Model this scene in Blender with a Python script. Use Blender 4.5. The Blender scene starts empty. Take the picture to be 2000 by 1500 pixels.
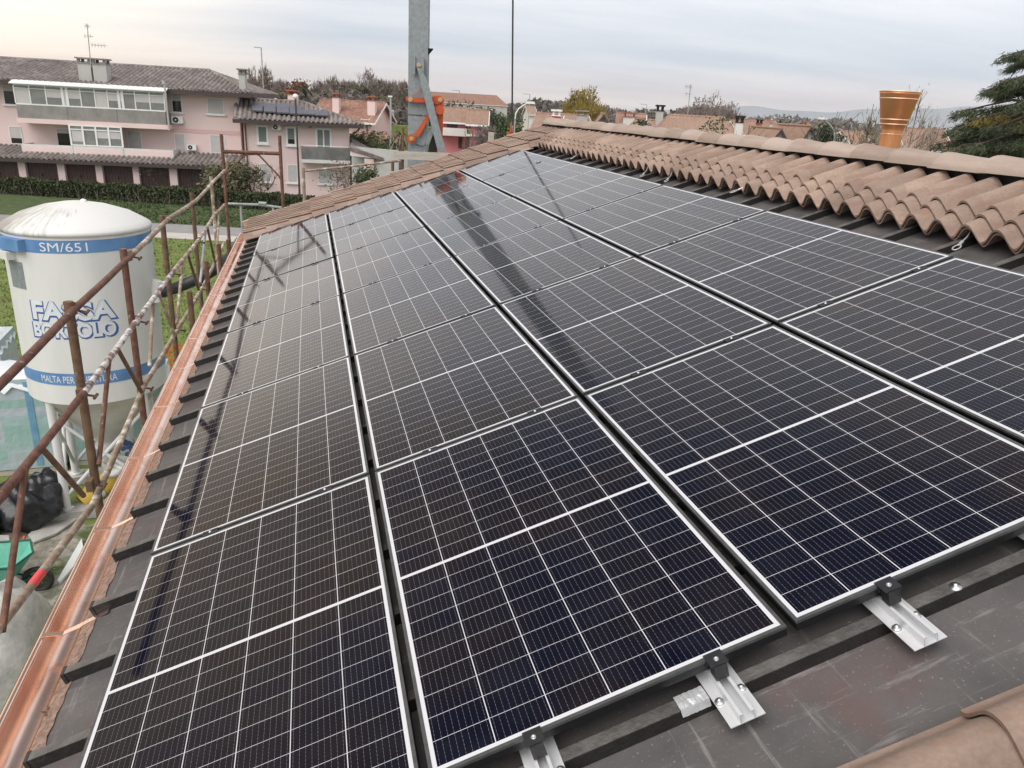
import bpy, math, random
import numpy as np
from mathutils import Matrix, Vector
random.seed(7)
SC = bpy.context.scene
COL = SC.collection
rad = math.radians

# =====================================================================  CAMERA
CAM = np.array([0.77689, -1.45866, 7.93480])
FPX = 1474.405            # focal length, in pixels of the 2000 px wide photograph
SLOPE = rad(19.0)         # pitch of our roof
Z0 = 5.95                 # height of the near lower corner of the panel field
CS, SN = math.cos(SLOPE), math.sin(SLOPE)
RW = np.array([[0.96786148, -0.24598178, 0.05231759],
               [-0.03675503, -0.34416226, -0.93819050],
               [0.24878350, 0.90611550, -0.34214246]])      # rows: right, down, forward
cam_data = bpy.data.cameras.new('camera')
cam = bpy.data.objects.new('camera', cam_data)
COL.objects.link(cam)
m = Matrix.Identity(4)
for i in range(3):
    m[i][0], m[i][1], m[i][2], m[i][3] = RW[0][i], -RW[1][i], -RW[2][i], CAM[i]
cam.matrix_world = m
cam_data.sensor_width = 36.0
cam_data.lens = 36.0 * FPX / 2000.0
cam_data.clip_start = 0.05
cam_data.clip_end = 30000
SC.camera = cam

# =====================================================================  SKY + SUN
SUN_EL, SUN_AZ = rad(56), rad(-125)      # azimuth clockwise from +Y
world = bpy.data.worlds.new('World')
SC.world = world
world.use_nodes = True
wn = world.node_tree.nodes; wl = world.node_tree.links
wn.clear()
def N(nodes, t, **kw):
    n = nodes.new(t)
    for k, v in kw.items(): setattr(n, k, v)
    return n
w_out = N(wn, 'ShaderNodeOutputWorld')
w_sky = N(wn, 'ShaderNodeTexSky', sky_type='NISHITA', sun_disc=False)
w_sky.sun_elevation = SUN_EL; w_sky.sun_rotation = SUN_AZ
w_bg1 = N(wn, 'ShaderNodeBackground'); w_bg1.inputs['Strength'].default_value = 0.06
wl.new(w_sky.outputs[0], w_bg1.inputs['Color'])
w_tc = N(wn, 'ShaderNodeTexCoord')
w_sep = N(wn, 'ShaderNodeSeparateXYZ'); wl.new(w_tc.outputs['Generated'], w_sep.inputs[0])
def wmath(op, a, b=None, clamp=False):
    n = N(wn, 'ShaderNodeMath', operation=op, use_clamp=clamp)
    for i, v in enumerate((a, b)):
        if v is None: continue
        if isinstance(v, (int, float)): n.inputs[i].default_value = v
        else: wl.new(v, n.inputs[i])
    return n.outputs[0]
w_el = w_sep.outputs['Z']
w_ramp = N(wn, 'ShaderNodeValToRGB'); wl.new(w_el, w_ramp.inputs[0])
cr = w_ramp.color_ramp
SKYSTOPS = [(0.0, (0.92, 0.86, 0.86)), (0.012, (1.02, 0.93, 0.915)), (0.03, (0.97, 0.905, 0.905)),
            (0.062, (0.70, 0.75, 0.82)), (0.11, (0.75, 0.79, 0.85)), (0.155, (0.97, 0.975, 1.0)), (0.30, (0.98, 0.97, 0.97)), (0.50, (0.90, 0.885, 0.88)), (0.80, (0.80, 0.82, 0.86))]
while len(cr.elements) < len(SKYSTOPS): cr.elements.new(0.5)
for e, (p_, c_) in zip(cr.elements, SKYSTOPS):
    e.position = p_; e.color = (*c_, 1)
# streaky cloud sheet: direction divided by height, stretched along the horizon
w_den = wmath('ADD', wmath('MAXIMUM', w_el, 0.0), 0.09)
w_cx = wmath('DIVIDE', w_sep.outputs['X'], w_den); w_cy = wmath('DIVIDE', w_sep.outputs['Y'], w_den)
w_cmb = N(wn, 'ShaderNodeCombineXYZ'); wl.new(w_cx, w_cmb.inputs[0]); wl.new(w_cy, w_cmb.inputs[1])
w_mp = N(wn, 'ShaderNodeMapping'); w_mp.inputs['Scale'].default_value = (0.28, 0.75, 1); w_mp.inputs['Rotation'].default_value = (0, 0, rad(12))
wl.new(w_cmb.outputs[0], w_mp.inputs[0])
w_no = N(wn, 'ShaderNodeTexNoise'); w_no.inputs['Scale'].default_value = 1.0; w_no.inputs['Detail'].default_value = 7; w_no.inputs['Roughness'].default_value = 0.58
wl.new(w_mp.outputs[0], w_no.inputs['Vector'])
w_r2 = N(wn, 'ShaderNodeValToRGB'); wl.new(w_no.outputs['Fac'], w_r2.inputs[0])
w_r2.color_ramp.elements[0].position = 0.30; w_r2.color_ramp.elements[0].color = (0.80, 0.83, 0.88, 1)
w_r2.color_ramp.elements[1].position = 0.70; w_r2.color_ramp.elements[1].color = (1.13, 1.10, 1.07, 1)
w_mul = N(wn, 'ShaderNodeMixRGB', blend_type='MULTIPLY'); w_mul.inputs[0].default_value = 1
wl.new(w_ramp.outputs[0], w_mul.inputs[1]); wl.new(w_r2.outputs[0], w_mul.inputs[2])
# unseen sky darkened for the panel reflections: overhead, reaching lower on the left
w_T = wmath('MAXIMUM', wmath('ADD', wmath('MULTIPLY', w_sep.outputs['X'], 0.62), 0.45), 0.22)
w_dk = N(wn, 'ShaderNodeMapRange', interpolation_type='SMOOTHSTEP'); w_dk.inputs['From Min'].default_value = -0.09; w_dk.inputs['From Max'].default_value = 0.13
w_dk.inputs['To Min'].default_value = 1.0; w_dk.inputs['To Max'].default_value = 0.20
wl.new(wmath('SUBTRACT', w_el, w_T), w_dk.inputs['Value'])
w_back = N(wn, 'ShaderNodeMapRange', interpolation_type='SMOOTHSTEP'); w_back.inputs['From Min'].default_value = -0.5; w_back.inputs['From Max'].default_value = 0.1
w_back.inputs['To Min'].default_value = 1.0; w_back.inputs['To Max'].default_value = 0.0       # the added darkening fades out behind the camera
wl.new(w_sep.outputs['Y'], w_back.inputs['Value'])
w_dk2 = wmath('MAXIMUM', w_dk.outputs[0], w_back.outputs[0])
w_dkm = N(wn, 'ShaderNodeMixRGB', blend_type='MULTIPLY'); w_dkm.inputs[0].default_value = 1; wl.new(w_mul.outputs[0], w_dkm.inputs[1])
w_dkc = N(wn, 'ShaderNodeCombineXYZ'); [wl.new(w_dk2, w_dkc.inputs[i]) for i in range(3)]; wl.new(w_dkc.outputs[0], w_dkm.inputs[2])
# warm bright patch of cloud where the low sun sits behind it
sdir = Vector((math.sin(SUN_AZ) * math.cos(SUN_EL), math.cos(SUN_AZ) * math.cos(SUN_EL), math.sin(SUN_EL)))
gdir = Vector((math.sin(rad(-34)) * math.cos(rad(7)), math.cos(rad(-34)) * math.cos(rad(7)), math.sin(rad(7))))
w_dot = N(wn, 'ShaderNodeVectorMath', operation='DOT_PRODUCT'); w_dot.inputs[1].default_value = gdir
wl.new(w_tc.outputs['Generated'], w_dot.inputs[0])
w_gl = N(wn, 'ShaderNodeMapRange', interpolation_type='SMOOTHSTEP'); w_gl.inputs['From Min'].default_value = 0.80; w_gl.inputs['From Max'].default_value = 1.0
wl.new(w_dot.outputs['Value'], w_gl.inputs['Value'])
w_add = N(wn, 'ShaderNodeMixRGB', blend_type='ADD'); w_add.inputs[2].default_value = (0.70, 0.50, 0.25, 1)
wl.new(w_gl.outputs[0], w_add.inputs[0]); wl.new(w_dkm.outputs[0], w_add.inputs[1])
w_bg2 = N(wn, 'ShaderNodeBackground'); w_bg2.inputs['Strength'].default_value = 1.0
wl.new(w_add.outputs[0], w_bg2.inputs['Color'])
w_mix = N(wn, 'ShaderNodeMixShader'); w_mix.inputs[0].default_value = 0.9
wl.new(w_bg1.outputs[0], w_mix.inputs[1]); wl.new(w_bg2.outputs[0], w_mix.inputs[2]); wl.new(w_mix.outputs[0], w_out.inputs['Surface'])

sun_d = bpy.data.lights.new('sun', 'SUN'); sun_d.energy = 2.7; sun_d.angle = rad(60); sun_d.color = (1.0, 0.955, 0.90)
sun = bpy.data.objects.new('sun', sun_d); COL.objects.link(sun)
sun.rotation_euler = sdir.to_track_quat('Z', 'Y').to_euler()
SC.view_settings.view_transform = 'Standard'; SC.view_settings.look = 'None'
SC.view_settings.exposure = 0.32; SC.view_settings.gamma = 1.0

# =====================================================================  HELPERS
def unit(v):
    v = np.asarray(v, float); return v / np.linalg.norm(v)
FWD = RW[2].copy(); FWD[2] = 0; FWD = unit(FWD)
RGT = np.array([FWD[1], -FWD[0], 0.0])
def ray(x, y): return RW.T @ np.array([(x - 1000) / FPX, (y - 750) / FPX, 1.0])
def at(x, y, h):                        # point seen at a photo pixel, h metres ahead
    d = ray(x, y); return CAM + d * h / (d @ FWD)
def on_z(x, y, z=0.0):
    d = ray(x, y); return CAM + d * (z - CAM[2]) / d[2]
def on_x(x, y, X):
    d = ray(x, y); return CAM + d * (X - CAM[0]) / d[0]
def on_y(x, y, Y):
    d = ray(x, y); return CAM + d * (Y - CAM[1]) / d[1]
MR = np.array([[CS, 0, -SN], [0, 1, 0], [SN, 0, CS]])
def roof(u, v, n=0.0): return MR @ np.array([u, v, n]) + np.array([0, 0, Z0])
def roof_matrix(u, v, n=0.0):
    mm = Matrix.Identity(4); p = roof(u, v, n)
    for i in range(3):
        for j in range(3): mm[i][j] = MR[i][j]
        mm[i][3] = p[i]
    return mm

class MB:
    """collects faces; build() links them as one mesh object"""
    def __init__(s): s.v = []; s.f = []; s.mi = []; s.sm = []
    def add(s, vs, fs, mat=0, smooth=False):
        o = len(s.v); s.v.extend([tuple(map(float, p)) for p in vs])
        for f in fs: s.f.append([i + o for i in f]); s.mi.append(mat); s.sm.append(smooth)
    def box(s, a, b, mat=0, F=None):
        x0, y0, z0 = a; x1, y1, z1 = b
        vs = [(x0, y0, z0), (x1, y0, z0), (x1, y1, z0), (x0, y1, z0), (x0, y0, z1), (x1, y0, z1), (x1, y1, z1), (x0, y1, z1)]
        if F: vs = [F(*p) for p in vs]
        s.add(vs, [(0, 3, 2, 1), (4, 5, 6, 7), (0, 1, 5, 4), (1, 2, 6, 5), (2, 3, 7, 6), (3, 0, 4, 7)], mat)
        return s
    def quad(s, a, b, c, d, mat=0): s.add([a, b, c, d], [(0, 1, 2, 3)], mat)
    def tube(s, pts, r, n=8, mat=0, caps=True, smooth=True):
        pts = [np.asarray(p, float) for p in pts]
        rs = r if hasattr(r, '__len__') else [r] * len(pts)
        rings = []; prev = None
        for i, p in enumerate(pts):
            t = unit(pts[min(i + 1, len(pts) - 1)] - pts[max(i - 1, 0)])
            if prev is None:
                a = np.array([0, 0, 1.0]) if abs(t[2]) < 0.9 else np.array([1.0, 0, 0])
                x = unit(np.cross(a, t))
            else: x = unit(prev - t * (prev @ t))
            prev = x; y = np.cross(t, x)
            rings.append([p + rs[i] * (math.cos(2 * math.pi * k / n) * x + math.sin(2 * math.pi * k / n) * y) for k in range(n)])
        vs = [q for rg in rings for q in rg]; fs = []
        for i in range(len(pts) - 1):
            for k in range(n):
                k2 = (k + 1) % n
                fs.append((i * n + k, i * n + k2, (i + 1) * n + k2, (i + 1) * n + k))
        s.add(vs, fs, mat, smooth)
        if caps: s.add(vs[:n], [tuple(range(n))[::-1]], mat); s.add(vs[-n:], [tuple(range(n))], mat)
        return s
    def lathe(s, prof, c=(0, 0, 0), n=40, mat=0, smooth=True, a0=0, a1=2 * math.pi):
        vs = []; full = abs(a1 - a0 - 2 * math.pi) < 1e-6; m_ = n if full else n + 1
        for r, z in prof:
            for k in range(m_):
                a = a0 + (a1 - a0) * k / n
                vs.append((c[0] + r * math.cos(a), c[1] + r * math.sin(a), c[2] + z))
        fs = []
        for i in range(len(prof) - 1):
            for k in range(n):
                k2 = (k + 1) % m_
                fs.append((i * m_ + k, i * m_ + k2, (i + 1) * m_ + k2, (i + 1) * m_ + k))
        s.add(vs, fs, mat, smooth); return s
    def prism(s, poly, d, mat=0):
        """poly: list of 3-D points (planar), d: extrusion vector"""
        n = len(poly); p = [np.asarray(q, float) for q in poly]; d = np.asarray(d, float)
        vs = p + [q + d for q in p]
        fs = [tuple(range(n))[::-1], tuple(range(n, 2 * n))] + [(i, (i + 1) % n, n + (i + 1) % n, n + i) for i in range(n)]
        s.add(vs, fs, mat); return s
    def build(s, name, mats, parent=None, world=True):
        """world=True: vertices are world coordinates and get moved into the parent's frame"""
        me = bpy.data.meshes.new(name)
        vs = s.v
        if parent is not None and world:
            inv = np.array(world_matrix(parent).inverted())
            a = np.c_[np.array(vs), np.ones(len(vs))] @ inv.T
            vs = a[:, :3].tolist()
        me.from_pydata(vs, [], s.f)
        if not isinstance(mats, (list, tuple)): mats = [mats]
        for mt in mats: me.materials.append(mt)
        me.polygons.foreach_set('material_index', s.mi)
        me.polygons.foreach_set('use_smooth', s.sm)
        me.update()
        o = bpy.data.objects.new(name, me); COL.objects.link(o)
        if parent is not None: o.parent = parent
        return o
def world_matrix(o):
    m_ = o.matrix_basis.copy(); q = o.parent
    while q: m_ = q.matrix_basis @ m_; q = q.parent
    return m_
def tag(o, label=None, cat=None, group=None, kind=None):
    if label: o['label'] = label
    if cat: o['category'] = cat
    if group: o['group'] = group
    if kind: o['kind'] = kind
    return o
def thing(name, label, cat, loc=(0, 0, 0), mat=None, group=None):
    o = bpy.data.objects.new(name, None); COL.objects.link(o)
    o.empty_display_size = 0.2
    o.matrix_basis = mat if mat is not None else Matrix.Translation(Vector([float(q) for q in loc]))
    return tag(o, label, cat, group)
def copy_tree(o, parent=None):
    c = o.copy(); COL.objects.link(c); c.parent = parent
    for ch in o.children: copy_tree(ch, c)
    return c
def text_mesh(s, size, offset=0.0, res=3):
    """flat lettering as (verts2d, faces), centred on its width, base line at 0"""
    cu = bpy.data.curves.new('lettering', 'FONT'); cu.body = s; cu.size = size; cu.offset = offset; cu.resolution_u = res
    cu.align_x = 'CENTER'
    o = bpy.data.objects.new('lettering', cu); COL.objects.link(o)
    dg = bpy.context.evaluated_depsgraph_get()
    me = bpy.data.meshes.new_from_object(o.evaluated_get(dg))
    vs = [tuple(v.co) for v in me.vertices]; fs = [tuple(p.vertices) for p in me.polygons]
    bpy.data.objects.remove(o); bpy.data.curves.remove(cu); bpy.data.meshes.remove(me)
    return vs, fs

# ---------------------------------------------------------------- materials
def new_mat(name):
    mt = bpy.data.materials.new(name); mt.use_nodes = True
    nt = mt.node_tree; nt.nodes.clear()
    out = nt.nodes.new('ShaderNodeOutputMaterial'); b = nt.nodes.new('ShaderNodeBsdfPrincipled')
    nt.links.new(b.outputs[0], out.inputs[0])
    return mt, nt.nodes, nt.links, b
def lin(c): return tuple(c) + (1,) if len(c) == 3 else c
def mat(name, c1, c2=None, scale=3.0, rough=0.8, metal=0.0, bump=0.0, bscale=None, lo=0.35, hi=0.65, detail=5, spec=0.5, stretch=None, c3=None, s3=None, t3=0.6):
    """c1..c2 mixed by noise in object space, optional third colour in patches, optional bump"""
    mt, n, l, b = new_mat(name)
    b.inputs['Roughness'].default_value = rough; b.inputs['Metallic'].default_value = metal
    b.inputs['Specular IOR Level'].default_value = spec
    if c2 is None and not bump: b.inputs['Base Color'].default_value = lin(c1); return mt
    tc = n.new('ShaderNodeTexCoord'); vec = tc.outputs['Object']
    if stretch:
        mp = n.new('ShaderNodeMapping'); mp.inputs['Scale'].default_value = stretch; l.new(vec, mp.inputs[0]); vec = mp.outputs[0]
    no = n.new('ShaderNodeTexNoise'); no.inputs['Scale'].default_value = scale; no.inputs['Detail'].default_value = detail
    no.inputs['Roughness'].default_value = 0.6; l.new(vec, no.inputs['Vector'])
    rp = n.new('ShaderNodeValToRGB'); l.new(no.outputs['Fac'], rp.inputs[0])
    rp.color_ramp.elements[0].position = lo; rp.color_ramp.elements[0].color = lin(c1)
    rp.color_ramp.elements[1].position = hi; rp.color_ramp.elements[1].color = lin(c2 or c1)
    col = rp.outputs[0]
    if c3:
        n3 = n.new('ShaderNodeTexNoise'); n3.inputs['Scale'].default_value = s3 or scale * 0.3; n3.inputs['Detail'].default_value = 6; n3.inputs['Roughness'].default_value = 0.65
        l.new(vec, n3.inputs['Vector'])
        r3 = n.new('ShaderNodeMapRange'); r3.inputs['From Min'].default_value = t3 - 0.05; r3.inputs['From Max'].default_value = t3 + 0.06
        l.new(n3.outputs['Fac'], r3.inputs['Value'])
        mx = n.new('ShaderNodeMixRGB'); l.new(r3.outputs[0], mx.inputs[0]); l.new(col, mx.inputs[1]); mx.inputs[2].default_value = lin(c3)
        col = mx.outputs[0]
    l.new(col, b.inputs['Base Color'])
    if bump:
        nb = n.new('ShaderNodeTexNoise'); nb.inputs['Scale'].default_value = bscale or scale * 4; nb.inputs['Detail'].default_value = 4; l.new(vec, nb.inputs['Vector'])
        bp = n.new('ShaderNodeBump'); bp.inputs['Strength'].default_value = bump; bp.inputs['Distance'].default_value = 0.02
        l.new(nb.outputs['Fac'], bp.inputs['Height']); l.new(bp.outputs[0], b.inputs['Normal'])
    return mt

PW, PL = 1.038, 1.755               # a panel
GAPU, GAPV = 0.027, 0.017
def panel_glass():
    mt, n, l, b = new_mat('solar_cells')
    tc = n.new('ShaderNodeTexCoord'); sp = n.new('ShaderNodeSeparateXYZ'); l.new(tc.outputs['Object'], sp.inputs[0])
    def M_(op, a, c=None, d=None):
        q = n.new('ShaderNodeMath'); q.operation = op
        for i, v in enumerate((a, c, d)):
            if v is None: continue
            if isinstance(v, (int, float)): q.inputs[i].default_value = v
            else: l.new(v, q.inputs[i])
        return q.outputs[0]
    x, y = sp.outputs['X'], sp.outputs['Y']
    mu, mv, cg = 0.0225, 0.024, 0.014          # border, centre strip
    pu = (PW - 2 * mu) / 6; half = (PL - 2 * mv - cg) / 2; pv = half / 10
    cx = M_('DIVIDE', M_('SUBTRACT', x, mu), pu)
    fx = M_('FRACT', cx); ex = M_('MULTIPLY', M_('MINIMUM', fx, M_('SUBTRACT', 1.0, fx)), pu)
    yy = M_('SUBTRACT', M_('ABSOLUTE', M_('SUBTRACT', y, PL / 2)), cg / 2)   # distance from centre strip
    cy = M_('DIVIDE', yy, pv); fy = M_('FRACT', cy); ey = M_('MULTIPLY', M_('MINIMUM', fy, M_('SUBTRACT', 1.0, fy)), pv)
    gridx = M_('LESS_THAN', ex, 0.00135); gridy = M_('LESS_THAN', ey, 0.0008)
    centre = M_('LESS_THAN', yy, 0.0)
    outx = M_('GREATER_THAN', M_('ABSOLUTE', M_('SUBTRACT', x, PW / 2)), PW / 2 - mu)
    outy = M_('GREATER_THAN', yy, half)
    white = M_('MAXIMUM', M_('MAXIMUM', M_('MAXIMUM', gridx, gridy), centre), M_('MAXIMUM', outx, outy))
    bx = M_('FRACT', M_('MULTIPLY', cx, 9.0)); eb = M_('MULTIPLY', M_('ABSOLUTE', M_('SUBTRACT', bx, 0.5)), pu / 9)
    pad = M_('LESS_THAN', M_('ABSOLUTE', M_('SUBTRACT', M_('FRACT', M_('MULTIPLY', cy, 6.0)), 0.5)), 0.17)
    bus = M_('LESS_THAN', eb, M_('MULTIPLY_ADD', pad, 0.00030, 0.00020))
    oi = n.new('ShaderNodeObjectInfo')
    # cell colour: a little different per panel and per cell, drifting across the glass
    wn_ = n.new('ShaderNodeTexNoise'); wn_.inputs['Scale'].default_value = 1.6; wn_.inputs['Detail'].default_value = 2
    va = n.new('ShaderNodeVectorMath'); va.operation = 'ADD'; l.new(tc.outputs['Object'], va.inputs[0])
    cb = n.new('ShaderNodeCombineXYZ'); l.new(M_('MULTIPLY', oi.outputs['Random'], 37.0), cb.inputs[2]); l.new(cb.outputs[0], va.inputs[1])
    l.new(va.outputs[0], wn_.inputs['Vector'])
    cf = n.new('ShaderNodeCombineXYZ'); l.new(M_('FLOOR', cx), cf.inputs[0]); l.new(M_('FLOOR', M_('DIVIDE', M_('SUBTRACT', y, mv), pv)), cf.inputs[1]); l.new(M_('MULTIPLY', oi.outputs['Random'], 91.0), cf.inputs[2])
    wnn = n.new('ShaderNodeTexWhiteNoise'); wnn.noise_dimensions = '3D'; l.new(cf.outputs[0], wnn.inputs['Vector'])
    fac = M_('ADD', M_('MULTIPLY', wnn.outputs['Value'], 0.07), wn_.outputs['Fac'])
    rp = n.new('ShaderNodeValToRGB'); l.new(fac, rp.inputs[0])
    rp.color_ramp.elements[0].position = 0.46; rp.color_ramp.elements[0].color = (0.0030, 0.0038, 0.012, 1)
    rp.color_ramp.elements[1].position = 0.80; rp.color_ramp.elements[1].color = (0.0125, 0.0085, 0.0088, 1)
    m1 = n.new('ShaderNodeMixRGB'); l.new(bus, m1.inputs[0]); l.new(rp.outputs[0], m1.inputs[1]); m1.inputs[2].default_value = (0.17, 0.17, 0.185, 1)
    m2 = n.new('ShaderNodeMixRGB'); l.new(white, m2.inputs[0]); l.new(m1.outputs[0], m2.inputs[1]); m2.inputs[2].default_value = (0.58, 0.58, 0.61, 1)
    # dust film and a few wiped smears
    nd = n.new('ShaderNodeTexNoise'); nd.inputs['Scale'].default_value = 5.0; nd.inputs['Detail'].default_value = 8; nd.inputs['Roughness'].default_value = 0.7; l.new(va.outputs[0], nd.inputs['Vector'])
    rd = n.new('ShaderNodeMapRange'); rd.inputs['From Min'].default_value = 0.45; rd.inputs['From Max'].default_value = 0.8; rd.inputs['To Max'].default_value = 0.02; l.new(nd.outputs['Fac'], rd.inputs['Value'])
    m3 = n.new('ShaderNodeMixRGB'); l.new(rd.outputs[0], m3.inputs[0]); l.new(m2.outputs[0], m3.inputs[1]); m3.inputs[2].default_value = (0.32, 0.33, 0.36, 1)
    l.new(m3.outputs[0], b.inputs['Base Color'])
    rr = n.new('ShaderNodeMapRange'); rr.inputs['From Min'].default_value = 0.3; rr.inputs['From Max'].default_value = 0.7; rr.inputs['To Min'].default_value = 0.05; rr.inputs['To Max'].default_value = 0.075
    l.new(nd.outputs['Fac'], rr.inputs['Value']); l.new(rr.outputs[0], b.inputs['Roughness'])
    b.inputs['IOR'].default_value = 1.45; b.inputs['Specular IOR Level'].default_value = 0.25
    return mt

TP_ = 0.2096
def tile_mat():
    mt, n, l, b = new_mat('clay_tile')
    tc = n.new('ShaderNodeTexCoord'); mp = n.new('ShaderNodeMapping'); mp.inputs['Scale'].default_value = (0.35, 1.0, 1.0); l.new(tc.outputs['Object'], mp.inputs[0])
    no = n.new('ShaderNodeTexNoise'); no.inputs['Scale'].default_value = 5.5; no.inputs['Detail'].default_value = 6; no.inputs['Roughness'].default_value = 0.62; l.new(mp.outputs[0], no.inputs['Vector'])
    rp = n.new('ShaderNodeValToRGB'); l.new(no.outputs['Fac'], rp.inputs[0])
    e = rp.color_ramp.elements; e[0].position = 0.30; e[0].color = (0.235, 0.166, 0.132, 1); e[1].position = 0.68; e[1].color = (0.370, 0.278, 0.228, 1)
    fi = n.new('ShaderNodeTexNoise'); fi.inputs['Scale'].default_value = 70; fi.inputs['Detail'].default_value = 4; l.new(tc.outputs['Object'], fi.inputs['Vector'])
    r2 = n.new('ShaderNodeValToRGB'); l.new(fi.outputs['Fac'], r2.inputs[0]); r2.color_ramp.elements[0].position = 0.25; r2.color_ramp.elements[0].color = (0.86, 0.85, 0.84, 1); r2.color_ramp.elements[1].position = 0.7; r2.color_ramp.elements[1].color = (1.08, 1.08, 1.08, 1)
    mx = n.new('ShaderNodeMixRGB'); mx.blend_type = 'MULTIPLY'; mx.inputs[0].default_value = 1; l.new(rp.outputs[0], mx.inputs[1]); l.new(r2.outputs[0], mx.inputs[2])
    pv_ = n.new('ShaderNodeMapping'); pv_.inputs['Scale'].default_value = (1 / 0.36, 1 / TP_, 1 / 0.35); pv_.inputs['Location'].default_value = (0.3, -2.576 / TP_, 0.1); l.new(tc.outputs['Object'], pv_.inputs[0])
    fl_ = n.new('ShaderNodeVectorMath'); fl_.operation = 'FLOOR'; l.new(pv_.outputs[0], fl_.inputs[0])
    wt_ = n.new('ShaderNodeTexWhiteNoise'); l.new(fl_.outputs[0], wt_.inputs['Vector'])
    rt_ = n.new('ShaderNodeValToRGB'); l.new(wt_.outputs['Value'], rt_.inputs[0]); rt_.color_ramp.elements[0].color = (0.80, 0.79, 0.78, 1); rt_.color_ramp.elements[1].color = (1.12, 1.10, 1.08, 1)
    mt_ = n.new('ShaderNodeMixRGB'); mt_.blend_type = 'MULTIPLY'; mt_.inputs[0].default_value = 1; l.new(mx.outputs[0], mt_.inputs[1]); l.new(rt_.outputs[0], mt_.inputs[2]); mx = mt_
    # long clay streaks
    m2 = n.new('ShaderNodeMapping'); m2.inputs['Scale'].default_value = (1.2, 11, 8); l.new(tc.outputs['Object'], m2.inputs[0])
    st = n.new('ShaderNodeTexNoise'); st.inputs['Scale'].default_value = 1.6; st.inputs['Detail'].default_value = 5; l.new(m2.outputs[0], st.inputs['Vector'])
    r3 = n.new('ShaderNodeMapRange'); r3.inputs['From Min'].default_value = 0.54; r3.inputs['From Max'].default_value = 0.66; r3.inputs['To Max'].default_value = 0.75; l.new(st.outputs['Fac'], r3.inputs['Value'])
    m4 = n.new('ShaderNodeMixRGB'); l.new(r3.outputs[0], m4.inputs[0]); l.new(mx.outputs[0], m4.inputs[1]); m4.inputs[2].default_value = (0.245, 0.150, 0.115, 1)
    l.new(m4.outputs[0], b.inputs['Base Color']); b.inputs['Roughness'].default_value = 0.82
    bp = n.new('ShaderNodeBump'); bp.inputs['Strength'].default_value = 0.25; bp.inputs['Distance'].default_value = 0.003; l.new(fi.outputs['Fac'], bp.inputs['Height']); l.new(bp.outputs[0], b.inputs['Normal'])
    return mt

def dome_mat():
    mt, n, l, b = new_mat('weathered_silo_dome')
    tc = n.new('ShaderNodeTexCoord'); sp = n.new('ShaderNodeSeparateXYZ'); l.new(tc.outputs['Object'], sp.inputs[0])
    def M_(op, a, c=None):
        q = n.new('ShaderNodeMath'); q.operation = op
        for i, v in enumerate((a, c)):
            if v is None: continue
            if isinstance(v, (int, float)): q.inputs[i].default_value = v
            else: l.new(v, q.inputs[i])
        return q.outputs[0]
    ang = M_('ARCTAN2', sp.outputs['Y'], sp.outputs['X']); r = M_('SQRT', M_('ADD', M_('MULTIPLY', sp.outputs['X'], sp.outputs['X']), M_('MULTIPLY', sp.outputs['Y'], sp.outputs['Y'])))
    cb = n.new('ShaderNodeCombineXYZ'); l.new(M_('MULTIPLY', ang, 9.0), cb.inputs[0]); l.new(M_('MULTIPLY', r, 1.3), cb.inputs[1])
    st = n.new('ShaderNodeTexNoise'); st.inputs['Scale'].default_value = 1.6; st.inputs['Detail'].default_value = 7; st.inputs['Roughness'].default_value = 0.7; l.new(cb.outputs[0], st.inputs['Vector'])
    lo = n.new('ShaderNodeTexNoise'); lo.inputs['Scale'].default_value = 1.1; lo.inputs['Detail'].default_value = 4; l.new(tc.outputs['Object'], lo.inputs['Vector'])
    side = M_('MULTIPLY', sp.outputs['X'], -0.22)                 # grime lies mostly on one side
    f = M_('ADD', M_('ADD', M_('MULTIPLY', st.outputs['Fac'], 0.75), M_('MULTIPLY', lo.outputs['Fac'], 0.5)), side)
    rp = n.new('ShaderNodeValToRGB'); l.new(f, rp.inputs[0]); e = rp.color_ramp.elements
    e[0].position = 0.66; e[0].color = (0.66, 0.66, 0.65, 1); e[1].position = 0.90; e[1].color = (0.30, 0.285, 0.255, 1)
    l.new(rp.outputs[0], b.inputs['Base Color']); b.inputs['Roughness'].default_value = 0.6
    return mt
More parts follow.
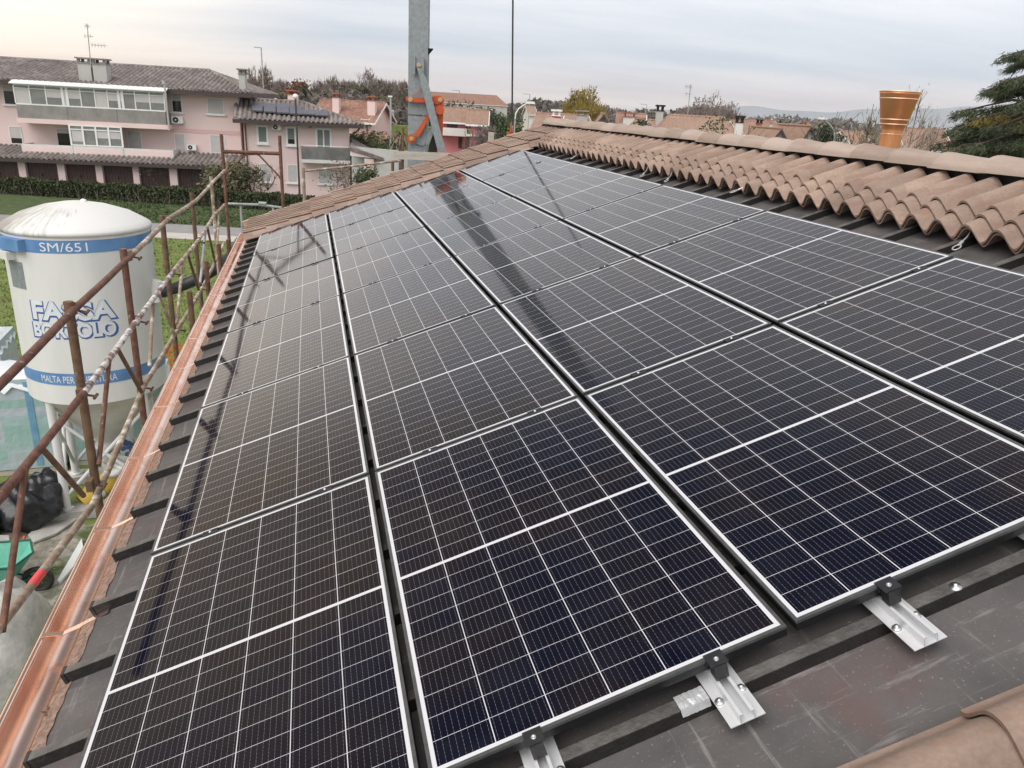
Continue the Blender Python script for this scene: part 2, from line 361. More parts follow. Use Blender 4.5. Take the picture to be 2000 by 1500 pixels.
def ridge_mat():
    mt, n, l, b = new_mat('pale_ridge_clay')
    tc = n.new('ShaderNodeTexCoord'); sp = n.new('ShaderNodeSeparateXYZ'); l.new(tc.outputs['Object'], sp.inputs[0])
    k = n.new('ShaderNodeMath'); k.operation = 'MULTIPLY_ADD'; l.new(sp.outputs['Y'], k.inputs[0]); k.inputs[1].default_value = 1 / 0.4196; k.inputs[2].default_value = 10 - 2.53 / 0.4196
    fl = n.new('ShaderNodeMath'); fl.operation = 'FLOOR'; l.new(k.outputs[0], fl.inputs[0])
    wh = n.new('ShaderNodeTexWhiteNoise'); wh.noise_dimensions = '1D'; l.new(fl.outputs[0], wh.inputs['W'])
    mp = n.new('ShaderNodeMapping'); mp.inputs['Scale'].default_value = (3, 0.7, 5); l.new(tc.outputs['Object'], mp.inputs[0])
    no = n.new('ShaderNodeTexNoise'); no.inputs['Scale'].default_value = 3.0; no.inputs['Detail'].default_value = 8; no.inputs['Roughness'].default_value = 0.65; l.new(mp.outputs[0], no.inputs['Vector'])
    a = n.new('ShaderNodeMath'); a.operation = 'MULTIPLY_ADD'; l.new(wh.outputs['Value'], a.inputs[0]); a.inputs[1].default_value = 0.45; l.new(no.outputs['Fac'], a.inputs[2])
    rp = n.new('ShaderNodeValToRGB'); l.new(a.outputs[0], rp.inputs[0]); e = rp.color_ramp.elements
    e[0].position = 0.38; e[0].color = (0.255, 0.190, 0.154, 1); e[1].position = 1.0; e[1].color = (0.42, 0.34, 0.295, 1)
    l.new(rp.outputs[0], b.inputs['Base Color']); b.inputs['Roughness'].default_value = 0.8
    f2 = n.new('ShaderNodeTexNoise'); f2.inputs['Scale'].default_value = 80; l.new(tc.outputs['Object'], f2.inputs['Vector'])
    bp = n.new('ShaderNodeBump'); bp.inputs['Strength'].default_value = 0.2; bp.inputs['Distance'].default_value = 0.003; l.new(f2.outputs['Fac'], bp.inputs['Height']); l.new(bp.outputs[0], b.inputs['Normal'])
    return mt
def deck_mat():
    mt, n, l, b = new_mat('roof_membrane')
    tc = n.new('ShaderNodeTexCoord')
    def noise(scale, detail=6, rough=0.6, stretch=None, rot=0.0):
        v = tc.outputs['Object']
        if stretch:
            mp = n.new('ShaderNodeMapping'); mp.inputs['Scale'].default_value = stretch; mp.inputs['Rotation'].default_value = (0, 0, rot); l.new(v, mp.inputs[0]); v = mp.outputs[0]
        t = n.new('ShaderNodeTexNoise'); t.inputs['Scale'].default_value = scale; t.inputs['Detail'].default_value = detail; t.inputs['Roughness'].default_value = rough; l.new(v, t.inputs['Vector']); return t.outputs['Fac']
    def rng_(f, a, c, lo=0.0, hi=1.0):
        r = n.new('ShaderNodeMapRange'); r.inputs['From Min'].default_value = a; r.inputs['From Max'].default_value = c; r.inputs['To Min'].default_value = lo; r.inputs['To Max'].default_value = hi; l.new(f, r.inputs['Value']); return r.outputs[0]
    def mix(f, a, c, mode='MIX'):
        m_ = n.new('ShaderNodeMixRGB'); m_.blend_type = mode
        for k, v in ((0, f), (1, a), (2, c)):
            if isinstance(v, (tuple, float, int)): m_.inputs[k].default_value = (lin(v) if isinstance(v, tuple) else v)
            else: l.new(v, m_.inputs[k])
        return m_.outputs[0]
    base = mix(rng_(noise(2.2, 9, 0.68), 0.3, 0.7), (0.064, 0.060, 0.060), (0.122, 0.113, 0.112))
    base = mix(rng_(noise(2.8, 6, 0.62, (1, 1.0, 1)), 0.56, 0.70, 0, 0.55), base, (0.125, 0.070, 0.068))          # reddish bloom
    base = mix(rng_(noise(1.1, 7, 0.7), 0.60, 0.72, 0, 0.6), base, (0.045, 0.043, 0.044))                          # damp patches
    base = mix(rng_(noise(9, 5, 0.7, (0.25, 3.2, 1), 0.35), 0.58, 0.70, 0, 0.6), base, (0.25, 0.24, 0.24))        # scuffs along the slope
    base = mix(rng_(noise(10, 5, 0.7, (3.0, 0.22, 1), 0.5), 0.60, 0.72, 0, 0.6), base, (0.26, 0.25, 0.25))        # and across it
    base = mix(rng_(noise(110, 3, 0.6), 0.64, 0.72, 0, 0.7), base, (0.30, 0.27, 0.25))                              # grit
    l.new(base, b.inputs['Base Color'])
    l.new(rng_(noise(3, 6), 0.35, 0.65, 0.42, 0.75), b.inputs['Roughness'])
    bp = n.new('ShaderNodeBump'); bp.inputs['Strength'].default_value = 0.25; bp.inputs['Distance'].default_value = 0.004; l.new(noise(35, 6, 0.65), bp.inputs['Height']); l.new(bp.outputs[0], b.inputs['Normal'])
    return mt

def far_roof_mat(name, ca, cb, cc, course=0.36):
    """small far tiles: every tile its own tone"""
    mt, n, l, b = new_mat(name)
    tc = n.new('ShaderNodeTexCoord')
    mp = n.new('ShaderNodeMapping'); mp.inputs['Scale'].default_value = (1 / 0.24, 1 / course, 1 / course); l.new(tc.outputs['Object'], mp.inputs[0])
    fl = n.new('ShaderNodeVectorMath'); fl.operation = 'FLOOR'; l.new(mp.outputs[0], fl.inputs[0])
    wh = n.new('ShaderNodeTexWhiteNoise'); wh.noise_dimensions = '3D'; l.new(fl.outputs[0], wh.inputs['Vector'])
    no = n.new('ShaderNodeTexNoise'); no.inputs['Scale'].default_value = 0.6; no.inputs['Detail'].default_value = 5; l.new(tc.outputs['Object'], no.inputs['Vector'])
    ad = n.new('ShaderNodeMath'); ad.operation = 'MULTIPLY_ADD'; l.new(wh.outputs['Value'], ad.inputs[0]); ad.inputs[1].default_value = 0.26; ad.inputs[2].default_value = 0.08
    a2 = n.new('ShaderNodeMath'); a2.operation = 'MULTIPLY_ADD'; l.new(no.outputs['Fac'], a2.inputs[0]); a2.inputs[1].default_value = 0.6; l.new(ad.outputs[0], a2.inputs[2])
    rp = n.new('ShaderNodeValToRGB'); l.new(a2.outputs[0], rp.inputs[0])
    e = rp.color_ramp.elements; e[0].position = 0.15; e[0].color = lin(ca); e[1].position = 0.85; e[1].color = lin(cc)
    k = e.new(0.5); k.color = lin(cb)
    l.new(rp.outputs[0], b.inputs['Base Color']); b.inputs['Roughness'].default_value = 0.85
    return mt

MAT = {}
MAT['cells'] = panel_glass()
MAT['tile'] = tile_mat()
MAT['tile_ridge'] = ridge_mat()
MAT['alu_dark'] = mat('anodised_frame', (0.075, 0.078, 0.081), (0.11, 0.114, 0.118), 20, rough=0.42, metal=0.4)
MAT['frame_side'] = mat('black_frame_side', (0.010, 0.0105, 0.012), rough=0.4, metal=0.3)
MAT['black_plastic'] = mat('black_clamp', (0.009, 0.010, 0.012), (0.018, 0.019, 0.022), 40, rough=0.5)
MAT['alu'] = mat('mill_aluminium', (0.74, 0.75, 0.77), (0.84, 0.85, 0.87), 25, rough=0.34, metal=0.45, stretch=(1, 0.05, 1))
MAT['steel'] = mat('zinc_screw', (0.55, 0.56, 0.58), rough=0.35, metal=0.9)
MAT['foil'] = mat('crumpled_foil', (0.85, 0.87, 0.9), (0.7, 0.72, 0.75), 30, rough=0.25, metal=0.5, bump=0.35, bscale=25)
MAT['deck'] = deck_mat()
MAT['rib'] = mat('shaded_rib_sheathing', (0.012, 0.011, 0.011), (0.026, 0.024, 0.023), 9, rough=0.5, bump=0.3, bscale=60, detail=8)  # near black: the shade on the rib sides is painted into the colour
MAT['rib_top'] = mat('lit_rib_top', (0.062, 0.058, 0.055), (0.135, 0.127, 0.121), 9, rough=0.5, bump=0.3, bscale=60, detail=9)  # paler copy for the rib tops, the light on them painted in
MAT['copper'] = mat('new_copper', (0.83, 0.57, 0.47), (0.93, 0.73, 0.65), 3.0, rough=0.24, metal=0.97, c3=(0.76, 0.46, 0.35), s3=2.6, t3=0.63)
MAT['copper_bright'] = mat('copper_cowl', (0.60, 0.26, 0.11), (0.72, 0.36, 0.18), 2.2, rough=0.36, metal=0.9)
MAT['copper_bead'] = mat('copper_bead', (0.88, 0.64, 0.48), rough=0.4, metal=0.6)
MAT['grit'] = mat('grit_on_copper', (0.17, 0.115, 0.090), (0.36, 0.23, 0.175), 40, rough=0.9, bump=0.5, bscale=120, lo=0.38, hi=0.66, detail=9)
MAT['rust'] = mat('rusty_pipe', (0.105, 0.045, 0.030), (0.200, 0.098, 0.068), 14, rough=0.75, metal=0.15, bump=0.3, bscale=70, c3=(0.40, 0.33, 0.28), s3=20, t3=0.66)
MAT['rust_brown'] = mat('brown_rust_pipe', (0.085, 0.050, 0.030), (0.17, 0.10, 0.06), 12, rough=0.8, bump=0.3, bscale=60, c3=(0.33, 0.27, 0.21), s3=16, t3=0.70)
MAT['rust_pale'] = mat('mortar_spattered_pipe', (0.23, 0.16, 0.115), (0.42, 0.34, 0.26), 9, rough=0.8, bump=0.3, bscale=60, c3=(0.62, 0.58, 0.54), s3=9, t3=0.58)
MAT['rust_white'] = mat('white_flaked_pipe', (0.16, 0.085, 0.075), (0.27, 0.19, 0.17), 12, rough=0.75, bump=0.3, bscale=60, c3=(0.66, 0.64, 0.62), s3=10, t3=0.50)
MAT['galv'] = mat('galvanised_steel', (0.215, 0.24, 0.258), (0.285, 0.315, 0.33), 14, rough=0.55, metal=0.25, c3=(0.36, 0.395, 0.41), s3=24, t3=0.64)
MAT['galv_dull'] = mat('galvanised_pipe', (0.30, 0.33, 0.32), (0.42, 0.45, 0.43), 8, rough=0.6, metal=0.3)
MAT['orange'] = mat('orange_paint', (0.46, 0.070, 0.014), (0.54, 0.095, 0.022), 5, rough=0.45)
MAT['pin'] = mat('zinc_yellow_pin', (0.55, 0.42, 0.20), rough=0.35, metal=0.6)
MAT['dark'] = mat('dark_recess', (0.012, 0.012, 0.012), rough=0.8)
MAT['black_rubber'] = mat('black_hose', (0.012, 0.013, 0.015), (0.03, 0.032, 0.035), 12, rough=0.5)
MAT['silo'] = mat('silo_white_paint', (0.60, 0.605, 0.60), (0.70, 0.70, 0.69), 1.4, rough=0.5, c3=(0.52, 0.515, 0.49), s3=2.4, t3=0.66, stretch=(1, 1, 0.25))
MAT['silo_top'] = dome_mat()
_unused = mat('weathered_silo_dome', (0.50, 0.50, 0.49), (0.64, 0.64, 0.63), 3, rough=0.6, c3=(0.36, 0.35, 0.325), s3=2.6, t3=0.60, detail=9)
MAT['silo_cone'] = mat('silo_cone_dusty', (0.47, 0.45, 0.40), (0.62, 0.60, 0.555), 1.6, rough=0.7)
MAT['blue'] = mat('blue_band', (0.085, 0.20, 0.42), (0.13, 0.27, 0.50), 3, rough=0.5)
MAT['letter_blue'] = mat('letter_blue', (0.045, 0.10, 0.34), rough=0.5)
MAT['letter_white'] = mat('letter_white', (0.72, 0.74, 0.75), rough=0.5)
MAT['letter_pale'] = mat('letter_pale', (0.64, 0.68, 0.72), rough=0.5)
MAT['concrete'] = mat('concrete', (0.32, 0.31, 0.29), (0.45, 0.44, 0.41), 3, rough=0.9, bump=0.2)
MAT['pink'] = mat('pink_render', (0.72, 0.56, 0.535), (0.76, 0.605, 0.58), 0.5, rough=0.9)
MAT['pink_deep'] = mat('pink_render_deep', (0.64, 0.44, 0.43), rough=0.9)
MAT['pink_hot'] = mat('rose_render', (0.55, 0.20, 0.225), (0.60, 0.24, 0.26), 0.5, rough=0.9)
MAT['cream'] = mat('cream_render', (0.62, 0.55, 0.46), (0.67, 0.60, 0.51), 0.5, rough=0.9)
MAT['white_render'] = mat('white_render', (0.60, 0.585, 0.56), (0.67, 0.655, 0.63), 0.6, rough=0.9)
MAT['grey_render'] = mat('grey_render', (0.40, 0.40, 0.38), (0.47, 0.465, 0.445), 0.6, rough=0.9)
MAT['exposed'] = mat('grey_balcony_concrete', (0.21, 0.20, 0.185), (0.29, 0.28, 0.26), 1.2, rough=0.9)
MAT['exposed_dark'] = mat('dark_balcony_concrete', (0.125, 0.125, 0.12), (0.20, 0.20, 0.195), 1.5, rough=0.9)
MAT['white_frame'] = mat('white_pvc', (0.76, 0.77, 0.76), rough=0.4)
MAT['shutter'] = mat('roller_shutter_pale', (0.48, 0.46, 0.45), (0.53, 0.51, 0.50), 2, rough=0.7)
MAT['shutter_grey'] = mat('roller_shutter_grey', (0.20, 0.22, 0.205), rough=0.7)
MAT['brown'] = mat('brown_garage_door', (0.060, 0.033, 0.028), (0.080, 0.046, 0.038), 1.5, rough=0.6)
MAT['fascia'] = mat('brown_fascia', (0.055, 0.038, 0.036), rough=0.6)
MAT['bronze'] = mat('copper_downpipe', (0.13, 0.06, 0.045), rough=0.5)
MAT['glass'] = mat('window_glass', (0.16, 0.17, 0.165), (0.24, 0.245, 0.23), 1.2, rough=0.12)
MAT['glass_dark'] = mat('dark_window', (0.02, 0.02, 0.022), rough=0.1)
MAT['roof_brown'] = far_roof_mat('brown_grey_tiles', (0.090, 0.074, 0.070), (0.180, 0.152, 0.143), (0.36, 0.325, 0.31))
MAT['roof_red'] = far_roof_mat('red_mottled_tiles', (0.16, 0.075, 0.056), (0.245, 0.125, 0.090), (0.36, 0.25, 0.20))
MAT['roof_orange'] = far_roof_mat('orange_tiles', (0.215, 0.128, 0.092), (0.275, 0.170, 0.125), (0.34, 0.23, 0.175))
MAT['roof_tan'] = far_roof_mat('tan_tiles', (0.22, 0.138, 0.100), (0.29, 0.187, 0.138), (0.35, 0.24, 0.18))
MAT['brick'] = mat('brick_chimney', (0.27, 0.095, 0.060), (0.34, 0.135, 0.09), 4, rough=0.9)
MAT['pv_far'] = mat('far_solar_panel', (0.115, 0.12, 0.145), (0.14, 0.145, 0.17), 0.8, rough=0.2)
MAT['grass'] = mat('lawn', (0.085, 0.125, 0.024), (0.170, 0.205, 0.055), 2.2, rough=0.95, bump=0.8, bscale=14, detail=10, c3=(0.15, 0.13, 0.06), s3=0.5, t3=0.62)
MAT['bank'] = mat('grass_bank', (0.036, 0.060, 0.017), (0.080, 0.112, 0.036), 2.0, rough=0.95, bump=0.8, bscale=12, detail=9)
MAT['tuft'] = mat('grass_blades', (0.070, 0.110, 0.020), (0.150, 0.185, 0.048), 1.1, rough=0.9)
MAT['tuft_dark'] = mat('dark_grass_blades', (0.026, 0.050, 0.014), (0.080, 0.110, 0.036), 1.1, rough=0.9)
MAT['field'] = mat('stubble_field', (0.20, 0.155, 0.085), (0.30, 0.24, 0.13), 0.4, rough=1.0)
MAT['mud'] = mat('worksite_ground', (0.15, 0.135, 0.105), (0.36, 0.34, 0.30), 3.0, rough=0.95, bump=0.6, bscale=24, detail=10, c3=(0.060, 0.085, 0.022), s3=1.1, t3=0.53)
MAT['asphalt'] = mat('asphalt', (0.235, 0.23, 0.235), (0.285, 0.28, 0.285), 2, rough=0.9)
MAT['pavement'] = mat('pavement', (0.42, 0.39, 0.365), (0.50, 0.47, 0.44), 1.5, rough=0.9)
MAT['bark'] = mat('bark', (0.075, 0.058, 0.045), (0.13, 0.105, 0.085), 4, rough=0.95)
MAT['bark_pale'] = mat('pale_bark', (0.19, 0.16, 0.135), (0.27, 0.235, 0.20), 3, rough=0.95)
def leaf(name, a, b_): return mat(name, a, b_, 0.9, rough=0.85, lo=0.3, hi=0.7, detail=4)
MAT['hedge'] = leaf('hedge_leaves', (0.028, 0.042, 0.014), (0.065, 0.080, 0.030))
MAT['lf_dark'] = leaf('dark_evergreen_leaves', (0.018, 0.032, 0.016), (0.045, 0.065, 0.032))
MAT['lf_green'] = leaf('green_leaves', (0.040, 0.062, 0.022), (0.095, 0.120, 0.048))
MAT['lf_olive'] = leaf('olive_leaves', (0.085, 0.090, 0.045), (0.160, 0.150, 0.080))
MAT['lf_yellow'] = leaf('yellow_leaves', (0.20, 0.150, 0.030), (0.36, 0.27, 0.060))
MAT['lf_rust'] = leaf('rust_leaves', (0.100, 0.052, 0.026), (0.190, 0.105, 0.055))
MAT['lf_plum'] = leaf('plum_twigs', (0.165, 0.130, 0.122), (0.26, 0.21, 0.20))
MAT['lf_brown'] = leaf('brown_twigs', (0.150, 0.125, 0.098), (0.25, 0.21, 0.17))
MAT['lf_wood'] = leaf('far_wood', (0.095, 0.080, 0.070), (0.165, 0.142, 0.125))
MAT['lf_cedar'] = leaf('cedar_needles', (0.030, 0.046, 0.022), (0.085, 0.108, 0.052))
MAT['lf_cedar_y'] = leaf('cedar_needles_yellow', (0.14, 0.12, 0.025), (0.24, 0.19, 0.045))
MAT['wood'] = mat('weathered_plank', (0.42, 0.38, 0.33), (0.54, 0.50, 0.44), 5, rough=0.9, stretch=(1, 1, 6))
MAT['bag'] = mat('black_bin_liner', (0.010, 0.011, 0.013), (0.022, 0.024, 0.028), 6, rough=0.28, bump=0.9, bscale=9)
MAT['film'] = mat('white_film', (0.62, 0.67, 0.71), (0.72, 0.76, 0.79), 2.5, rough=0.35, bump=0.9, bscale=6)
MAT['clear'] = mat('clear_plastic_sheet', (0.36, 0.37, 0.35), (0.50, 0.50, 0.48), 5, rough=0.25, bump=0.8, bscale=10)
MAT['tub'] = mat('green_tub', (0.11, 0.40, 0.30), (0.18, 0.48, 0.38), 4, rough=0.45)
MAT['tub_dark'] = mat('dark_green_frame', (0.012, 0.10, 0.07), rough=0.4)
MAT['red'] = mat('red_paint', (0.55, 0.04, 0.05), rough=0.5)
MAT['red_fluo'] = mat('fluorescent_mark', (0.85, 0.08, 0.10), rough=0.6)
MAT['yellow'] = mat('yellow_drum', (0.62, 0.40, 0.05), (0.70, 0.48, 0.09), 4, rough=0.5)
MAT['bluecloth'] = mat('blue_cloth', (0.035, 0.07, 0.16), (0.075, 0.13, 0.25), 5, rough=0.8)
MAT['polystyrene'] = mat('white_board', (0.58, 0.60, 0.60), (0.64, 0.66, 0.66), 4, rough=0.7)
MAT['net'] = mat('orange_net', (0.62, 0.16, 0.03), (0.70, 0.22, 0.05), 9, rough=0.7)
MAT['rope'] = mat('steel_rope', (0.55, 0.55, 0.54), rough=0.4, metal=0.5)
MAT['van'] = mat('white_van_paint', (0.62, 0.63, 0.66), rough=0.3)
MAT['hill'] = mat('far_hills', (0.30, 0.34, 0.38), (0.38, 0.42, 0.45), 0.002, rough=1.0)  # pale blue of the haze is partly put into the hill colour

# =====================================================================  OUR HOUSE
V0, V1 = -1.7, 12.5                    # near and far gable
UR = 5.22                              # ridge
house = thing('house', 'house under the camera with solar panels, clay tiles and a copper gutter on its roof', 'house', (0, 0, 0))
rdg = roof(UR, 0, -0.13); XR, ZR = rdg[0], rdg[2]
b = MB(); b.box((-0.02, V0 + 0.25, 0), (2 * XR + 0.02, V1 - 0.25, 5.55))
b.build('wall', MAT['white_render'], house)
b = MB(); b.box((-0.262, V0, -0.30), (UR - 0.01, V1 - 0.06, -0.13), F=roof); b.build('roof_deck', MAT['deck'], house)
# slope on the other side of the ridge, tiled
def mirror(p): return np.array([2 * XR - p[0], p[1], p[2]])
b = MB(); b.box((-0.30, V0, -0.30), (UR - 0.01, V1 - 0.06, -0.14), F=lambda *q: mirror(roof(*q))); b.build('roof_slab', MAT['rib'], house)

TP, TA = 0.2096, 0.088
def tile_n(x):                         # clay tile wave: round crest, tight valley
    return TA * (1 - abs(math.cos(math.pi * x)) ** 2.6)
def roll_course(mb, ue, ul, va, vb, n_lo, n_hi, th=0.011, jit=0.008, F=roof):
    """cover and pan tiles: every roll is two shells, the upper lapping over the lower with a gap"""
    for k in range(round((vb - va) / TP)):
        for (f0, f1, off) in ((0.0, 0.56, 0.0), (0.36, 1.0, 0.027)):
            du, dn, st = random.uniform(-jit, jit), random.uniform(0, 0.004), 9
            fs_ = [f0 + (f1 - f0) * i / st for i in range(st + 1)]
            def row(u, n0, o_): return [F(u + du, va + (k + f) * TP, n0 + tile_n(f) + dn + off * (1 - max(0, (f - 0.5) * 2)) + o_) for f in fs_]
            A, C_, D, E_ = row(ue, n_lo, 0), row(ul, n_hi, 0), row(ue, n_lo, -th), row(ul, n_hi, -th); m_ = st + 1
            mb.add(A + C_, [(i, i + 1, m_ + i + 1, m_ + i) for i in range(st)], 0, True); mb.add(D + E_, [(i + 1, i, m_ + i, m_ + i + 1) for i in range(st)], 0, True)
            mb.add(A + D, [(i + 1, i, m_ + i, m_ + i + 1) for i in range(st)])
            for e in (0, st): mb.add([A[e], C_[e], E_[e], D[e]], [(0, 1, 2, 3)])
def tile_course(mb, ue, ul, va, vb, n_lo, n_hi, th=0.013, v_ref=2.576, F=roof, step=13, jit=0.0, lip=0.0):
    """one row of tiles, lower edge at ue, upper edge at ul; every tile a little out of line"""
    k0, k1 = round((va - v_ref) / TP), round((vb - v_ref) / TP)
    for k in range(k0, k1):
        du, dn = random.uniform(-jit, jit), random.uniform(0, jit * 0.35); sk = random.uniform(-jit, jit) * 0.4
        top = []; bot = []
        for i in range(step + 1):
            f = i / step; v = v_ref + (k + f) * TP; n = tile_n(f)
            if lip and i > step // 2: n += lip * (1 - f) * 2; v -= (0.5 / step) * TP if i == step // 2 + 1 else 0
            top.append((v, n)); bot.append((v, n - th))
        def row(u, lst, off): return [F(u + du, v + sk * (u - ue), n + off + dn) for v, n in lst]
        A = row(ue, top, n_lo); B = row((ue + ul) / 2, top, (n_lo + n_hi) / 2); Cc = row(ul, top, n_hi)
        D = row(ue, bot, n_lo); E_ = row(ul, bot, n_hi)
        m_ = step + 1
        vs = A + B + Cc
        mb.add(vs, [(i, i + 1, m_ + i + 1, m_ + i) for i in range(step)] + [(m_ + i, m_ + i + 1, 2 * m_ + i + 1, 2 * m_ + i) for i in range(step)], 0, True)
        mb.add(D + E_, [(i + 1, i, m_ + i, m_ + i + 1) for i in range(step)], 0, True)
        mb.add(A + D, [(i + 1, i, m_ + i, m_ + i + 1) for i in range(step)])
        mb.add(Cc + E_, [(i, i + 1, m_ + i + 1, m_ + i) for i in range(step)])
        for e in (0, step): mb.add([A[e], Cc[e], E_[e], D[e]], [(0, 1, 2, 3)])
random.seed(3)
b = MB()
tile_course(b, 4.585, 4.98, -0.42, 10.86, -0.086, -0.080, jit=0.004)
tile_course(b, 4.575, 4.99, -0.42, 10.86, -0.066, -0.050, jit=0.006)
tile_course(b, 4.675, 5.06, -0.42, 10.86, -0.040, -0.025, jit=0.007)
tile_course(b, 4.755, 5.17, -0.42, 10.86, -0.016, -0.020, jit=0.008)
b.build('roof_tiles', MAT['tile'], house)
b = MB()
k = -5
while True:                            # tiled strip along the far gable
    ue = 1.196 + 0.364 * k; k += 1
    if ue < -0.3: continue
    if ue > 4.95: break
    roll_course(b, ue, min(ue + 0.40, 5.16), 10.79, 12.47, -0.036, -0.066)
b.build('verge_tiles', MAT['tile'], house)
b = MB()
for k in range(-8, 11):                # tiled strip along the near gable
    ue = 2.315 + 0.364 * k - 0.364 * 2
    if ue < -0.35 or ue > 4.95: continue
    tile_course(b, ue, ue + 0.40, -0.385 - 6 * TP, -0.385, -0.028, -0.05, v_ref=-0.385, step=18, jit=0.004)
b.build('verge_tiles', MAT['tile'], house)
b = MB()
for k in range(-3, 14):                # far slope rows, seen only from the side
    ue = 5.0 - 0.364 * k
    if ue < -0.3: break
    if k < 0: continue
    tile_course(b, ue, min(ue + 0.40, 5.16), V0 + 0.05, V1, -0.030, -0.052, F=lambda *q: mirror(roof(*q)), step=6)
b.build('roof_tiles', MAT['tile'], house)
# ridge caps
b = MB(); NR = 34; rl = 0.4196
zc = ZR + 0.185
for k in range(NR):
    y0 = 2.53 + (k - 10) * rl; y1 = y0 + rl + 0.03
    if y1 > V1 + 0.05: break
    dz = random.uniform(-0.006, 0.006); dx = random.uniform(-0.008, 0.008)
    seg = 14; outer = []; inner = []
    for (y, r) in ((y0, 0.113), (y0 + rl * 0.5, 0.124), (y1, 0.144)):
        outer.append([(XR + dx + 1.12 * r * math.cos(math.pi * i / seg), y, zc + dz + r * 0.76 * math.sin(math.pi * i / seg)) for i in range(seg + 1)])
        inner.append([(XR + dx + 1.12 * (r - 0.013) * math.cos(math.pi * i / seg), y, zc + dz + (r - 0.013) * 0.76 * math.sin(math.pi * i / seg)) for i in range(seg + 1)])
    m_ = seg + 1
    b.add(outer[0] + outer[1] + outer[2], [(j * m_ + i, j * m_ + i + 1, (j + 1) * m_ + i + 1, (j + 1) * m_ + i) for j in range(2) for i in range(seg)], 0, True)
    b.add(inner[0] + inner[2], [(i + 1, i, m_ + i, m_ + i + 1) for i in range(seg)], 0, True)
    for q in (0, 2): b.add(outer[q] + inner[q], [(i, i + 1, m_ + i + 1, m_ + i) for i in range(seg)])
    for e in (0, seg): b.add([outer[0][e], outer[2][e], inner[2][e], inner[0][e]], [(0, 1, 2, 3)])
b.build('ridge_tiles', MAT['tile_ridge'], house)
b = MB(); b.box((XR - 0.07, V0, ZR), (XR + 0.07, V1, ZR + 0.18)); b.build('ridge_gap_shade', MAT['dark'], house)  # dark strip painting the shade in the gap under the ridge caps
# sheathed ribs running up the slope
rib0 = None
for k in range(-3, 30):
    v = -0.038 + 0.4247 * k
    if rib0 is None:
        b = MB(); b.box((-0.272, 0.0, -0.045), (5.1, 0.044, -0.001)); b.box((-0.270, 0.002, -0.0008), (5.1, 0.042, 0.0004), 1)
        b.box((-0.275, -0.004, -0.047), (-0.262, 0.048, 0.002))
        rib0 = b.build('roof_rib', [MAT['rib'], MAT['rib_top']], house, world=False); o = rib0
    else:
        o = rib0.copy(); COL.objects.link(o); o.parent = house
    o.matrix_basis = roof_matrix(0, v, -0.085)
# copper gutter: apron, half-round trough, rolled lip
gcx, gcz, gR = -0.337, 5.655, 0.0745
prof = [(-0.205, 5.738), (-0.232, 5.722), (-0.256, 5.710)] + [(gcx + gR * math.cos(a), gcz + gR * math.sin(a)) for a in [rad(28 - 16 * i) for i in range(13)]] + \
       [(-0.4135, 5.664), (-0.418, 5.672), (-0.430, 5.675), (-0.443, 5.668), (-0.445, 5.655), (-0.436, 5.645)]
def extrude_profile(mb, prof, y0, y1, th=0.0, mat=0, parts=1):
    n = len(prof); ys = [y0 + (y1 - y0) * i / parts for i in range(parts + 1)]
    vs = [(x, y, z) for y in ys for x, z in prof]
    mb.add(vs, [(j * n + i, (j + 1) * n + i, (j + 1) * n + i + 1, j * n + i + 1) for j in range(parts) for i in range(n - 1)], mat, True)
b = MB()
extrude_profile(b, prof, V0, 12.46, parts=40)
out = [(x - 0.004, z - 0.003) for x, z in prof[3:16]]
extrude_profile(b, out[::-1], V0, 12.46, parts=40)
for ye in (V0, 12.46):                 # stop ends
    b.add([(x, ye, z) for x, z in prof[3:16]], [tuple(range(13))])
gut = b.build('gutter', MAT['copper'], house)
for k in range(17):                    # straps across the trough
    b = MB(); y = 0.74 + 0.89 * (k - 2)
    for (p, q) in (((-0.424, 5.677), (-0.340, 5.676)), ((-0.340, 5.676), (-0.262, 5.712)), ((-0.262, 5.712), (-0.150, 5.770))):
        d = unit(np.array([q[0] - p[0], q[1] - p[1]])); nx, nz = -d[1] * 0.0035, d[0] * 0.0035
        b.prism([(p[0], y, p[1]), (q[0], y, q[1]), (q[0] + nx, y, q[1] + nz), (p[0] + nx, y, p[1] + nz)], (0, 0.028, 0))
    b.build('gutter_strap', MAT['copper'], gut)
b = MB()
random.seed(5)
W_ = 260                               # grit and leaf crumbs lying on the apron, ragged towards the trough
pts = []
for i in range(W_ + 1):
    y = V0 + (12.4 - V0) * i / W_
    pts.append((y, -0.258 - 0.004 * random.random(), -0.206 + 0.012 * random.random()))
vs = []
for y, xa, xb in pts: vs += [(xa, y, 5.711), ((xa + xb) / 2, y, 5.728 + random.uniform(0.001, 0.006)), (xb, y, 5.748)]
b.add(vs, [(3 * i + j, 3 * i + j + 1, 3 * i + j + 4, 3 * i + j + 3) for i in range(W_) for j in range(2)])
b.build('grit', MAT['grit'], house)
# copper verge flashing on the far gable and its corner piece
b = MB(); b.box((-0.32, 12.485, -0.16), (5.2, 12.52, 0.045), F=roof); b.box((-0.40, 12.44, -0.16), (-0.27, 12.52, 0.04), F=roof)
b.build('verge_flashing', MAT['copper'], house)
# small screws in the membrane rib near the camera
b = MB(); b.lathe([(0.0, 0.012), (0.006, 0.012), (0.006, 0.006), (0.016, 0.004), (0.018, 0.0)], n=14)
o = b.build('rib_screw', MAT['steel'], house, world=False); p_ = on_z(1866, 1146, 0); 
def on_roof(x, y, n):
    d = MR.T @ ray(x, y); c = MR.T @ (CAM - np.array([0, 0, Z0])); return c + d * (n - c[2]) / d[2]
q = on_roof(1866, 1146, -0.085); o.matrix_basis = roof_matrix(q[0], q[1], -0.085)
